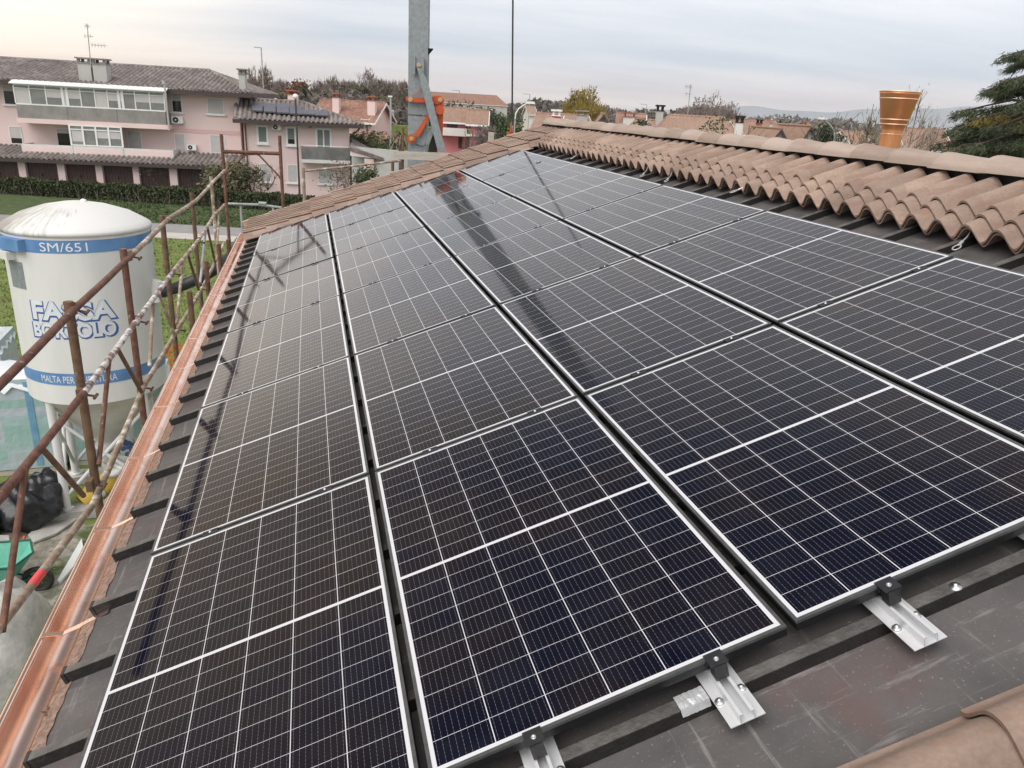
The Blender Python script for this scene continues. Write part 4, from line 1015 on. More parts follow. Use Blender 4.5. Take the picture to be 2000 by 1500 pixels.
# chimneys
def chimney(f, parent, x0, y0, x1, y1, t, m_='grey_render', cap='exposed', roofz=None, capm=None):
    s0, z0, s1, z1 = f.rect(x0, y0, x1, y1, t)
    b = MB(); b.box((s0, t - 1.0, z0 - 0.8), (s1, t, z1 - 0.38), F=f); c_ = b.build('chimney', MAT[m_], parent)
    b = MB(); b.box((s0 - 0.12, t - 1.12, z1 - 0.10), (s1 + 0.12, t + 0.12, z1), F=f)
    n = max(2, int((s1 - s0) / 0.5) + 1)
    for k in range(n):
        sp = s0 + 0.09 + (s1 - s0 - 0.18) * k / (n - 1)
        b.box((sp - 0.09, t - 0.18, z1 - 0.38), (sp + 0.09, t - 0.002, z1 - 0.10), F=f); b.box((sp - 0.09, t - 0.998, z1 - 0.38), (sp + 0.09, t - 0.82, z1 - 0.10), F=f)
    b.box((s0 - 0.06, t - 1.06, z1 - 0.42), (s1 + 0.06, t + 0.06, z1 - 0.36), F=f)
    b.build('chimney_cap', MAT[cap], c_); return c_
chimney(fa, A, 152, 112, 177, 155, 0.3); chimney(fa, A, 181, 114, 207, 157, 0.3); chimney(fa, A, 466, 134, 478, 167, 0.2)
# upper veranda: parapet, slab, glazing, sloped awning
def veranda(f, parent, x0, x1, ytop, ysill, ybot, yslab, t, bays, doorlike=(), parap='exposed'):
    xm = (x0 + x1) / 2
    s0, s1 = f.px(x0, ysill, t)[0], f.px(x1, ysill, t)[0]
    zt, zs, zb, zl = [f.px(xm, y, t)[1] for y in (ytop, ysill, ybot, yslab)]
    v = MB(); v.box((s0 - 0.1, 0.003, zl), (s1 + 0.1, t + 0.06, zb), F=f); sl_ = v.build('balcony_slab', MAT['pink'], parent)
    v = MB(); n = 3
    for k in range(n):
        a, c_ = s0 + (s1 - s0) * k / n + 0.012, s0 + (s1 - s0) * (k + 1) / n - 0.012
        v.box((a, t - 0.10, zb + 0.002), (c_, t, zs), F=f)
    v.box((s0, 0.0, zb + 0.002), (s0 + 0.1, t - 0.10, zs), F=f); v.box((s1 - 0.1, 0.0, zb + 0.002), (s1, t - 0.10, zs), F=f)
    v.build('parapet', MAT[parap], sl_)
    if bays:
        fr = MB(); gl = MB()
        tt = t - 0.03
        fr.box((s0, tt - 0.05, zs + 0.002), (s1, tt, zs + 0.09), F=f); fr.box((s0, tt - 0.05, zt - 0.08), (s1, tt, zt), F=f)
        edges = [s0 + (s1 - s0) * q for q in bays]
        zr = zt - (zt - zs) * 0.17
        for k, e in enumerate(edges):
            wd = 0.075 if k not in doorlike else 0.17
            fr.box((e - wd / 2, tt - 0.052, zs + 0.088), (e + wd / 2, tt + 0.004, zt - 0.078), F=f)
        fr.box((s0, tt - 0.046, zr - 0.05), (s1, tt - 0.003, zr), F=f)
        w = fr.build('glazing_frame', MAT['white_frame'], sl_)
        for k in range(len(edges) - 1):
            gl.quad(f(edges[k] + .03, tt - 0.03, zs + 0.08), f(edges[k + 1] - .03, tt - 0.03, zs + 0.08), f(edges[k + 1] - .03, tt - 0.03, zt - 0.07), f(edges[k] + .03, tt - 0.03, zt - 0.07))
        gl.build('pane', MAT['glass'], w)
        # pale blinds half way down inside some bays
        for k in range(len(edges) - 1):
            bl = MB()
            if k % 4 == 1: continue
            zz = zr - 0.05 - (zr - zs) * (0.95 if k % 3 == 0 else 0.45)
            bl.quad(f(edges[k] + .05, tt - 0.025, zz), f(edges[k + 1] - .05, tt - 0.025, zz), f(edges[k + 1] - .05, tt - 0.025, zr - 0.05), f(edges[k] + .05, tt - 0.025, zr - 0.05)); bl.build('curtain', MAT['shutter'], w)
    return s0, s1, zt, zs
s0, s1, zt, zs = veranda(fa, A, 32, 322, 172, 211, 237, 246, 1.55, [0, .10, .205, .315, .345, .435, .53, .615, .69, .715, .80, .90, 1.0], (3, 4, 8, 9))
b = MB()
aw0, aw1 = fa.px(20, 168, 1.6)[0], fa.px(326, 180, 1.6)[0]
for k in range(4):
    a, c_ = aw0 + (aw1 - aw0) * k / 4 + 0.01, aw0 + (aw1 - aw0) * (k + 1) / 4 - 0.01
    b.prism([fa(a, 1.85, zt + 0.02), fa(c_, 1.85, zt + 0.02), fa(c_, 1.1, zt + 0.26), fa(a, 1.1, zt + 0.26)], np.array([0, 0, 0.06]))
b.build('awning', MAT['white_frame'], A)
b = MB(); b.tube([fa(fa.px(326, 200, 1.75)[0], 1.8, 5.0), fa(fa.px(321, 160, 1.75)[0], 1.8, 8.3)], 0.07, 8); b.tube([fa(fa.px(320, 156, 1.75)[0], 1.8, 8.3), fa(fa.px(319, 152, 1.75)[0], 1.8, 8.55)], 0.13, 8)
b.build('downpipe', MAT['grey_render'], A)
# first floor terrace with its glazed bay
zg = fa.px(200, 300, 1.9)[1]
sA, sB = fa.px(42, 290, 1.9)[0], fa.px(339, 300, 1.9)[0]
b = MB()
zt_ = fa.px(190, 287, 1.9)[1]
for k in range(3):
    a, c_ = sA + (sB - sA) * k / 3 + 0.015, sA + (sB - sA) * (k + 1) / 3 - 0.015
    b.box((a, 1.78, zg - 0.25), (c_, 1.9, zt_), F=fa)
    b.box((a + 0.15, 1.9, zg - 0.05), (c_ - 0.15, 1.915, zt_ - 0.15), 1, F=fa)
b.box((sA, 0.0, zg - 0.25), (sA + 0.1, 1.78, zt_), F=fa); b.box((sB - 0.1, 0, zg - 0.25), (sB, 1.78, zt_), F=fa)
b.build('terrace_parapet', [MAT['white_render'], MAT['pink']], A)
g0_, _, g1_, _ = fa.rect(138, 250, 238, 290, 1.7)
zb_, ztp = zt_ + 0.02, fa.px(190, 246, 1.7)[1]
b = MB(); e4 = [g0_ + (g1_ - g0_) * k / 4 for k in range(5)]
for e in e4: b.box((e - 0.06, 1.62, zb_), (e + 0.06, 1.70, ztp), F=fa)
for z in (zb_, zb_ + (ztp - zb_) * 0.76, ztp - 0.08): b.box((g0_, 1.625, z), (g1_, 1.695, z + 0.08), F=fa)
w = b.build('glazed_bay', MAT['white_frame'], A)
b = MB(); b.quad(fa(g0_, 1.65, zb_), fa(g1_, 1.65, zb_), fa(g1_, 1.65, ztp), fa(g0_, 1.65, ztp)); b.build('pane', MAT['glass'], w)
b = MB(); b.quad(fa(e4[0] + .1, 1.655, zb_ + .3), fa(e4[1], 1.655, zb_ + .3), fa(e4[1], 1.655, ztp - .4), fa(e4[0] + .1, 1.655, ztp - .4)); b.build('curtain', MAT['shutter'], w); b = MB(); b.quad(fa(e4[2], 1.655, zb_ + .6), fa(e4[4] - .1, 1.655, zb_ + .6), fa(e4[4] - .1, 1.655, ztp - .4), fa(e4[2], 1.655, ztp - .4)); b.build('curtain', MAT['shutter'], w)
# windows
for (x0, y0, x1, y1, kd, op) in ((8, 168, 29, 203, 'shutter', 0.72), (337, 188, 354, 218, 'shutter', 0.7), (406, 192, 436, 222, 'shutter', 0.0), (21, 248, 42, 280, 'shutter', 0.32), (113, 252, 138, 286, 'shutter', 0.75), (251, 257, 276, 292, 'shutter', 0.0), (343, 262, 361, 297, 'shutter', 0.0), (412, 265, 439, 298, 'shutter', 0.0)):
    window(fa, A, fa.rect(x0, y0, x1, y1), 0, kd, open_=op, sill=(y0 < 230), frame=0.05)
aircon(fa, A, fa.rect(337, 227, 359, 241)); aircon(fa, A, fa.rect(367, 282, 385, 293))
b = MB(); z_ = fa.px(400, 257)[1]; b.box((fa.px(330, 250)[0], 0.0, z_ - 0.15), (fa.len - 0.15, 0.03, z_ + 0.15), F=fa); b.build('string_course', MAT['pink_deep'], A)
# garages with their lean-to tiled roof
zr0, zr1 = fa.px(200, 315, 3.6)[1], fa.px(200, 291, 0.05)[1]
sG0, sG1 = sL, fa.px(476, 320, 3.6)[0]
b = MB(); wavy_roof(b, fa, fa(sG0, 3.6, zr0), fa(sG1, 3.6, zr0), fa(sG0, 0.02, zr1), fa(sG1, 0.02, zr1)); b.build('garage_roof', MAT['roof_brown'], A)
b = MB(); b.box((sG0, 3.45, zr0 - 0.30), (sG1, 3.62, zr0 - 0.05), F=fa); b.build('gutter_board', MAT['fascia'], A)
b = MB(); b.box((sG0, 0.003, 0.5), (sG1, 2.6, zr0 - 0.05), F=fa)
pil = [(38, 52), (114, 128), (188, 201), (260, 272), (331, 346), (402, 417)]
for x0, x1 in pil:
    b.box((fa.px(x0, 340, 3.0)[0], 2.6, 0.5), (fa.px(x1, 340, 3.0)[0], 3.05, zr0 - 0.05), F=fa)
b.box((sG1 - 0.35, 2.6, 0.5), (sG1, 3.05, zr0 - 0.05), F=fa)
b.build('garage_wall', MAT['pink'], A)
xs = [(-34, 38)] + [(pil[i][1], pil[i + 1][0]) for i in range(5)] + [(417, 474)]
for x0, x1 in xs:
    a, c_ = fa.px(x0, 340, 2.7)[0], fa.px(x1, 340, 2.7)[0]
    b = MB(); n = 10
    for k in range(n):
        q0, q1 = a + (c_ - a) * k / n, a + (c_ - a) * (k + 1) / n
        b.box((q0 + 0.01, 2.62, 0.55), (q1 - 0.01, 2.70, zr0 - 0.32), F=fa)
    g = b.build('garage_door', MAT['brown'], A)
    b = MB(); b.box(((a + c_) / 2 - 0.04, 2.70, 1.35), ((a + c_) / 2 + 0.04, 2.76, 1.5), F=fa); b.build('handle', MAT['glass_dark'], g)

# ---- two storey pink house with old solar panels, joined to the right of it
fb = Face(at(476, 260, 61.3), at(682, 260, 63.6))
B = thing('pink_house', 'two storey pink house with dark balcony and small solar panels on its hipped roof', 'house', mat=fb.matrix())
eB = fb.px(580, 237, 0.9)[1]
b = MB(); b.box((0, -6.0, 0.0), (fb.len, 0, eB - 0.05), F=fb); b.build('wall', MAT['pink'], B)
s_l, s_r = fb.px(454, 231, 0.9)[0], fb.px(710, 246, 0.9)[0]
zrd = eB + 1.42
eL, eR, bL, bR = fb(s_l, 0.9, eB), fb(s_r, 0.9, eB), fb(s_l, -6.9, eB), fb(s_r, -6.9, eB)
rL, rR = fb(s_l, -3.0, zrd), fb(fb.px(592, 196, -3.0)[0], -3.0, zrd)
b = MB(); wavy_roof(b, fb, eL, eR, rL, rR); wavy_roof(b, fb, bR, bL, rR, rL); wavy_roof(b, fb, eR, bR, rR, rR + (bR - eR) * 0.001)
rb = b.build('roof', MAT['roof_brown'], B)
b = MB(); b.tube([rL, rR], 0.12, 8); b.tube([rR, eR], 0.11, 8); b.build('ridge_cap', MAT['roof_brown'], rb)
b = MB(); b.box((s_l, 0.86, eB - 0.32), (s_r, 1.0, eB - 0.04), F=fb); b.box((s_l, 0, eB - 0.2), (s_r, 0.86, eB - 0.15), F=fb); b.box((s_r - 0.12, -6.9, eB - 0.30), (s_r, 0.86, eB - 0.05), F=fb); b.build('gutter_board', MAT['fascia'], B)
# panels lying on its roof slope
slope_v = unit(rL - eL); sd = fb.e
def on_b(s, k): return fb(s, 0.9, eB) + slope_v * k + unit(np.cross(sd, slope_v)) * (0.28 if np.cross(sd, slope_v)[2] > 0 else -0.28)
def pix_on_b(x, y):
    n_ = np.cross(sd, slope_v); d = ray(x, y); p = CAM + d * (((eL - CAM) @ n_) / (d @ n_)); q = p - fb(0, 0.9, eB); return q @ sd, q @ slope_v
for (xa, ya, xb, yb) in [(492, 196, 515, 222), (516, 198, 540, 224), (541, 199, 565, 226), (566, 200, 590, 228), (591, 214, 614, 229), (615, 216, 640, 231)]:
    sa, ka = pix_on_b(xa, yb); sb, kb = pix_on_b(xb, ya); 
    kb = ka + (1.75 if yb - ya > 20 else 0.95)
    b = MB(); q = [on_b(sa, ka), on_b(sb - 0.06, ka), on_b(sb - 0.06, kb), on_b(sa, kb)]; nz = unit(np.cross(q[1] - q[0], q[3] - q[0])); b.prism(q, nz * -0.10); b.build('roof_solar_panel', MAT['pv_far'], B)
for (x0, y0, x1, y1, op, lv) in ((505, 248, 520, 277, 0, 1), (562, 251, 575, 281, 0.3, 1), (620, 254, 644, 288, 0, 2), (509, 321, 527, 354, 0, 1), (563, 323, 580, 356, 0, 1), (623, 327, 648, 358, 0, 1)):
    window(fb, B, fb.rect(x0, y0, x1, y1), 0, 'shutter_grey' if y0 < 300 else 'shutter', open_=op, leaves=lv, frame=0.14 if y0 < 300 else 0.05, sill=True)
aircon(fb, B, fb.rect(531, 242, 549, 254))
s0, z0, s1, z1 = fb.rect(589, 288, 684, 312, 1.2)
b = MB(); b.box((s0, 0.003, z0 - 0.28), (s1, 1.22, z0 - 0.02), F=fb); sb_ = b.build('balcony_slab', MAT['white_render'], B)
b = MB(); b.box((s0, 1.10, z0 - 0.02), (s1, 1.2, z1), F=fb); b.box((s0, 0.0, z0 - 0.02), (s0 + 0.1, 1.1, z1), F=fb); b.box((s1 - 0.1, 0, z0 - 0.02), (s1, 1.1, z1), F=fb); b.build('parapet', MAT['exposed_dark'], sb_)
b = MB(); b.tube([fb(s0, 1.16, z1 + 0.09), fb(s1, 1.16, z1 + 0.09)], 0.025, 6); b.build('handrail', MAT['white_frame'], sb_)
b = MB(); x_ = fb.px(479, 250)[0]; b.tube([fb(x_, 0.09, eB - 0.3), fb(x_, 0.09, 0.4)], 0.06, 8); b.build('downpipe', MAT['bronze'], B)
b = MB(); b.tube([fb(s_r - 0.25, 0.6, eB - 0.3), fb(fb.len + 0.12, 0.12, eB - 1.0), fb(fb.len + 0.12, 0.12, 3.4)], 0.06, 8); b.build('downpipe', MAT['glass_dark'], B)
b = MB(); p0 = fb.px(606, 247)[0]; b.box((p0 - 0.12, 0, fb.px(606, 250)[1]), (p0 + 0.12, 0.03, fb.px(606, 245)[1]), F=fb); b.build('vent_grille', MAT['exposed'], B)
# low porch roof on its right side
b = MB(); P_ = [at(684, 272, 66), at(752, 303, 62), at(700, 303, 61), at(684, 297, 61)]
b.prism([at(684, 268, 67), at(752, 305, 62.5), at(748, 308, 60.5), at(684, 288, 60.5)], np.array([0, 0, -0.22])); b.build('porch_roof', MAT['roof_brown'], B)
b = MB(); b.prism([at(684, 295, 60.6), at(745, 308, 60.6), at(745, 311, 60.6), at(684, 304, 60.6)], FWD * 0.15); b.build('porch_beam', MAT['pink'], B)
b = MB(); pc = at(721, 330, 60.8); b.box((pc[0] - 0.35, pc[1] - 0.2, 0.4), (pc[0] + 0.35, pc[1] + 0.2, at(721, 310, 60.8)[2])); b.build('porch_pillar', MAT['pink'], B)
b = MB(); b.box((fb.len + 0.02, -4.0, 0.4), (fb.len + 2.2, -2.0, 3.0), F=fb); b.build('porch_wall', MAT['brown'], B)

# =====================================================================  MORTAR SILO
def hor(x, y, D): d = ray(x, y); return CAM + d * D / math.hypot(d[0], d[1])
SA = hor(152, 440, 16.0); SR = 1.205; SX, SY = SA[0], SA[1]
def cyl(x, y, r=SR):                    # photo pixel -> (angle, z) on the silo wall
    d = ray(x, y); o = CAM[:2] - np.array([SX, SY]); a = d[:2] @ d[:2]; bb = 2 * o @ d[:2]; c_ = o @ o - r * r
    k = (-bb - math.sqrt(max(bb * bb - 4 * a * c_, 0))) / (2 * a); p = CAM + d * k
    return math.atan2(p[1] - SY, p[0] - SX), p[2]
zTop = cyl(150, 462)[1]; zBot = cyl(178, 790)[1]
silo = thing('mortar_silo', 'tall white mortar silo with blue bands on four legs beside the house', 'silo', (SX, SY, 0))
b = MB(); b.lathe([(SR, zBot), (SR, zBot + 0.02), (SR, (zTop + zBot) / 2), (SR, zTop)], (SX, SY, 0), 72); b.build('tank', MAT['silo'], silo)
b = MB(); b.lathe([(SR - 0.02, zTop - 0.02), (SR + 0.022, zTop - 0.015), (SR + 0.025, zTop + 0.03), (SR + 0.012, zTop + 0.06), (SR - 0.08, zTop + 0.12), (SR * 0.75, zTop + 0.25), (SR * 0.45, zTop + 0.37), (SR * 0.18, zTop + 0.43), (0.0, zTop + 0.44)], (SX, SY, 0), 72); dome = b.build('dome', MAT['silo_top'], silo)
b = MB(); b.lathe([(0.05, zTop + 0.42), (0.05, zTop + 0.47), (0.0, zTop + 0.49)], (SX + 0.15, SY, 0), 12); b.build('vent_knob', MAT['white_frame'], dome)
def band(y0, y1, x=150):
    za, zb = cyl(x, y1)[1], cyl(x, y0)[1]
    q = MB(); q.lathe([(SR + 0.004, za), (SR + 0.004, zb)], (SX, SY, 0), 72); return q.build('band', MAT['blue'], silo), (za + zb) / 2, zb - za
b1, zb1, h1 = band(470, 495); b2, zb2, h2 = band(730, 753, 160)
def wrap_text(s, xa, xb, yc, zc_, height, r, m_, parent, name='lettering', offset=0.0, dx=0.0, dz=0.0, wscale=None):
    vs, fs = text_mesh(s, 1.0, offset)
    v = np.array(vs); w0, w1 = v[:, 0].min(), v[:, 0].max(); hb = 0.72
    a0 = cyl(xa, yc, r)[0]; a1 = cyl(xb, yc, r)[0]
    da = a1 - a0
    if da > math.pi: da -= 2 * math.pi
    if da < -math.pi: da += 2 * math.pi
    q = MB(); out = []
    # split long faces: lettering is fine enough, the silo bends slowly
    for x, y, _ in vs:
        f = (x - w0) / (w1 - w0); a = a0 + da * f + dx / r * (1 if da > 0 else -1)
        z = zc_ + (y / hb - 0.5) * height + dz
        out.append((SX + r * math.cos(a), SY + r * math.sin(a), z))
    q.add(out, fs); return q.build(name, MAT[m_], parent)
wrap_text('SM/651', 77, 171, 483, zb1, h1 * 0.72, SR + 0.007, 'letter_white', b1, offset=0.0)
wrap_text('MALTA PER MURATURA', 82, 230, 742, zb2, h2 * 0.60, SR + 0.007, 'letter_white', b2, offset=0.0)
for s_, xa, xb, ya, yb in (('FASSA', 62, 226, 590, 625), ('BORTOLO', 66, 228, 632, 659)):
    z1_, z0_ = cyl(150, ya)[1], cyl(150, yb)[1]
    hh = (z1_ - z0_)
    wrap_text(s_, xa - 1, xb + 5, (ya + yb) / 2, (z0_ + z1_) / 2 - 0.012, hh * 1.0, SR + 0.004, 'letter_blue', silo, 'logo_outline', offset=0.078)
    wrap_text(s_, xa + 1, xb + 0, (ya + yb) / 2, (z0_ + z1_) / 2 + 0.004, hh * 0.99, SR + 0.007, 'letter_pale', silo, 'logo_letters', offset=0.040)
# cone, outlet, legs, braces, box, sticker
b = MB(); zo = 1.05
b.lathe([(SR - 0.01, zBot + 0.03), (SR - 0.05, zBot - 0.02), (0.24, zo + 0.25), (0.22, zo + 0.10), (0.27, zo + 0.10), (0.27, zo + 0.04), (0.20, zo + 0.04), (0.19, zo - 0.25)], (SX, SY, 0), 56); b.build('hopper', MAT['silo_cone'], silo)
aL = cyl(95, 800)[0]
legs = []
for k in range(4):
    a = math.atan2(hor(87, 1025, 15.05)[1] - SY, hor(87, 1025, 15.05)[0] - SX) + k * math.pi / 2
    p = np.array([SX + 1.10 * math.cos(a), SY + 1.10 * math.sin(a), 0]); legs.append(p)
    b = MB(); b.tube([p + [0, 0, 0.22], p + [0, 0, zBot + 0.25]], 0.075, 14); lg = b.build('leg', MAT['silo'], silo)
    b = MB(); b.tube([p + [0, 0, 0.20], p + [0, 0, 0.235]], 0.14, 4); b.build('foot_plate', MAT['silo'], lg)
for k in range(4):
    p, q = legs[k], legs[(k + 1) % 4]
    for (z0_, z1_) in ((0.45, zBot - 0.35), (zBot - 0.35, 0.45)):
        b = MB(); b.tube([p + [0, 0, z0_], q + [0, 0, z1_]], 0.036, 8); b.build('cross_brace', MAT['silo'], silo)
for (p, q) in ((legs[0], legs[1]), (legs[3], legs[2])):
    d = unit(q - p); n_ = np.array([-d[1], d[0], 0]) * 0.19
    b = MB(); b.prism([p - d * 0.32 - n_ + [0, 0, .02], q + d * 0.32 - n_ + [0, 0, .02], q + d * 0.32 + n_ + [0, 0, .02], p - d * 0.32 + n_ + [0, 0, .02]], np.array([0, 0, 0.18]))
    b.build('foundation_beam', MAT['concrete'], silo)
a_, z_ = cyl(33, 535); a2 = cyl(20, 492)
b = MB(); aa = [cyl(x, 530)[0] for x in (21, 27, 34, 40, 46)]; z0_, z1_ = cyl(35, 562)[1], cyl(33, 511)[1]
vs = [(SX + (SR + 0.004) * math.cos(a), SY + (SR + 0.004) * math.sin(a), z) for z in (z0_, z1_) for a in aa]
b.add(vs, [(i, i + 1, 6 + i, 5 + i) for i in range(4)]); b.build('worn_patch', MAT['galv'], silo)
def radial_box(mb, x, y, w, h_, d_, r=SR):
    a, z = cyl(x, y); er = np.array([math.cos(a), math.sin(a), 0]); et = np.array([-math.sin(a), math.cos(a), 0])
    mb.box((-w / 2, -0.03, -h_ / 2), (w / 2, d_, h_ / 2), F=lambda i, j, k: np.array([SX, SY, z]) + er * (r + j) + et * i + np.array([0, 0, k]))
b = MB(); radial_box(b, 26, 476, 0.55, 0.20, 0.10); b.build('filter_box', MAT['blue'], silo)
b = MB(); radial_box(b, 20, 496, 0.34, 0.14, 0.14); b.build('hatch', MAT['silo'], silo)
b = MB(); b.tube([hor(308, 548, 15.55), hor(302, 575, 15.55), hor(306, 592, 15.5)], 0.12, 12); b.build('inlet_elbow', MAT['silo'], silo)
hose = MB()
hose.tube([hor(300, 572, 15.6), hor(318, 571, 15.6), hor(345, 562, 15.2), hor(390, 543, 15.0), hor(425, 523, 15.3), hor(450, 500, 16.0), hor(470, 470, 17.2)], 0.105, 14)
tag(hose.build('hose', MAT['black_rubber']), 'thick black hose running from the silo side towards the house', 'hose')
pipe_ = MB(); pb = hor(250, 850, 15.9); pipe_.tube([hor(251, 800, 15.9), hor(250, 872, 15.9)], 0.10, 12); pipe_.tube([hor(250, 866, 15.9), hor(250, 873, 15.9)], 0.17, 12)
pipe_.build('outlet_pipe', MAT['silo'], silo)

# =====================================================================  SITE CLUTTER UNDER THE SILO
def lump(mb, c, rx, ry, rz, seed, n=18, amp=0.16, mat=0, flat=0.0):
    rng = np.random.default_rng(seed); ph = rng.uniform(0, 6.28, (7, 3)); fr = rng.integers(2, 7, (7, 2))
    vs = []; m_ = n
    for i in range(m_ + 1):
        th = math.pi * i / m_
        for j in range(2 * m_):
            p_ = 2 * math.pi * j / (2 * m_); d = 1 + amp * sum(math.sin(fr[q][0] * th * 1.3 + ph[q][0]) * math.cos(fr[q][1] * p_ + ph[q][1]) for q in range(7)) / 3.0
            z = math.cos(th) * rz * d
            vs.append((c[0] + rx * d * math.sin(th) * math.cos(p_), c[1] + ry * d * math.sin(th) * math.sin(p_), max(c[2] + z, 0.015)))
    k = 2 * m_
    mb.add(vs, [(i * k + j, (i + 1) * k + j, (i + 1) * k + (j + 1) % k, i * k + (j + 1) % k) for i in range(m_) for j in range(k)], mat, True)
g = on_z(60, 1020); b = MB(); lump(b, g + [0, 0, .38], .62, .55, .50, 4, amp=.22); lump(b, g + [0.25, 0.25, .55], .38, .33, .36, 5, amp=.25)
tag(b.build('rubbish_bag', MAT['bag']), 'full black rubbish bag lying against the silo leg', 'rubbish bag')
g = on_z(2, 1035); b = MB(); lump(b, g + [-.25, 0, .42], .42, .5, .52, 6, amp=.2); tag(b.build('rubbish_bag', MAT['bag']), 'black rubbish bag at the left picture edge', 'rubbish bag')
# wrapped pallets of insulation board behind the silo
def pallet_film():
    mt, n, l, bs = new_mat('printed_film')
    tc = n.new('ShaderNodeTexCoord'); sp = n.new('ShaderNodeSeparateXYZ'); l.new(tc.outputs['Object'], sp.inputs[0])
    w = n.new('ShaderNodeTexNoise'); w.inputs['Scale'].default_value = 1.3; l.new(tc.outputs['Object'], w.inputs['Vector'])
    mp = n.new('ShaderNodeMapping'); mp.inputs['Scale'].default_value = (0.9, 0.9, 5.2); l.new(tc.outputs['Object'], mp.inputs[0])
    fl = n.new('ShaderNodeVectorMath'); fl.operation = 'FLOOR'; l.new(mp.outputs[0], fl.inputs[0])
    wh = n.new('ShaderNodeTexWhiteNoise'); l.new(fl.outputs[0], wh.inputs['Vector'])
    rp = n.new('ShaderNodeValToRGB'); rp.color_ramp.interpolation = 'CONSTANT'; l.new(wh.outputs['Value'], rp.inputs[0])
    e = rp.color_ramp.elements; e[0].color = (0.42, 0.47, 0.53, 1); e[1].position = 0.45; e[1].color = (0.16, 0.42, 0.33, 1); k = e.new(0.62); k.color = (0.36, 0.45, 0.52, 1); k = e.new(0.85); k.color = (0.26, 0.46, 0.43, 1)
    mx = n.new('ShaderNodeMixRGB'); mx.inputs[0].default_value = 0.45; l.new(rp.outputs[0], mx.inputs[1]); mx.inputs[2].default_value = (0.50, 0.56, 0.61, 1)
    l.new(mx.outputs[0], bs.inputs['Base Color']); bs.inputs['Roughness'].default_value = 0.3
    nb = n.new('ShaderNodeTexNoise'); nb.inputs['Scale'].default_value = 5; nb.inputs['Detail'].default_value = 6; l.new(tc.outputs['Object'], nb.inputs['Vector'])
    bp = n.new('ShaderNodeBump'); bp.inputs['Strength'].default_value = 0.5; bp.inputs['Distance'].default_value = 0.05; l.new(nb.outputs['Fac'], bp.inputs['Height']); l.new(bp.outputs[0], bs.inputs['Normal'])
    return mt
MAT['print'] = pallet_film()
pa, pb2 = hor(30, 930, 17.4), hor(330, 905, 18.3)
fp = Face(on_z(18, 930), on_z(300, 905))
def pack(s0, s1, t0, t1, z1, lab, seed, name='insulation_pack'):
    rng = np.random.default_rng(seed)
    t = thing(name, lab, 'pallet load', mat=Matrix.Translation(Vector(fp((s0 + s1) / 2, t0, 0))) @ Matrix.Rotation(math.atan2(fp.e[1], fp.e[0]), 4, 'Z'), group='wrapped pallets behind the silo')
    q = MB(); q.box((s0, t1, 0.14), (s1, t0, z1), F=fp); q.build('wrapped_boards', MAT['print'], t)
    q = MB(); n = 14; vs = []
    for i in range(n + 1):
        for j in range(n + 1):
            f, h_ = i / n, j / n
            z = z1 + 0.03 + 0.05 * rng.random() + 0.07 * math.sin(3 * f + seed) * math.sin(5 * h_ + seed)
            if i in (0, n) or j in (0, n): z = z1 - 0.12 - 0.18 * rng.random()
            vs.append(fp(s0 - 0.04 + (s1 - s0 + 0.08) * f, t1 - 0.04 + (t0 - t1 + 0.08) * h_, z))
    q.add(vs, [(i * (n + 1) + j, (i + 1) * (n + 1) + j, (i + 1) * (n + 1) + j + 1, i * (n + 1) + j + 1) for i in range(n) for j in range(n)], 0, True); q.build('cover_sheet', MAT['film'], t)
    q = MB(); 
    for k in range(3): q.box((s0, t0 - 0.10 - (t0 - t1 - 0.12) * k / 2, 0.0), (s1, t0 - 0.0 - (t0 - t1 - 0.12) * k / 2 - 0.02, 0.12), F=fp)
    q.build('pallet', MAT['wood'], t)
    q = MB(); q.box((s0 + (s1 - s0) * 0.74, t0, 0.2), (s0 + (s1 - s0) * 0.80, t0 + 0.012, z1 - 0.05), F=fp); q.build('blue_wrap', MAT['film_blue'], t)
MAT['film_blue'] = mat('blue_film', (0.13, 0.30, 0.46), (0.22, 0.40, 0.55), 3, rough=0.35)
zp = fp.px(30, 742)[1]
pack(-3.2, -1.05, 0, -1.3, zp, 'insulation boards wrapped in printed film, at the left picture edge', 1)
pack(-1.0, 1.1, 0, -1.3, zp, 'insulation boards in green printed film, left of the silo legs', 2)
pack(1.15, 3.2, -0.2, -1.4, zp - 0.15, 'insulation boards in printed film seen between the silo legs', 3)
pack(-2.9, -0.2, -1.6, -2.9, zp + 0.35, 'insulation boards under a white sheet, highest stack behind the silo', 4)
pack(3.3, 4.9, -0.6, -1.9, zp - 0.55, 'low wrapped stack with white sheet right of the silo', 5)
# orange barrier net on posts
fn = Face(on_z(318, 738), on_z(380, 734)); nt_ = thing('barrier_net', 'orange plastic barrier net beside the silo', 'net', fn(0, 0, 0))
q = MB()
for k in range(7): q.box((-0.6, -0.004, 0.1 + 0.14 * k), (4.2, 0.004, 0.16 + 0.14 * k), F=fn)
for k in range(36): q.box((-0.6 + k * 0.135, 0.0045, 0.1), (-0.56 + k * 0.135, 0.009, 1.0), F=fn)
q.build('mesh', MAT['net'], nt_)
q = MB(); q.tube([fn(-0.6, 0.02, 0), fn(-0.6, 0.02, 1.15)], 0.015, 6); q.build('stake', MAT['rust'], nt_)
q = MB(); q.tube([fn(4.2, 0.02, 0), fn(4.2, 0.02, 1.15)], 0.015, 6); q.build('stake', MAT['rust'], nt_)
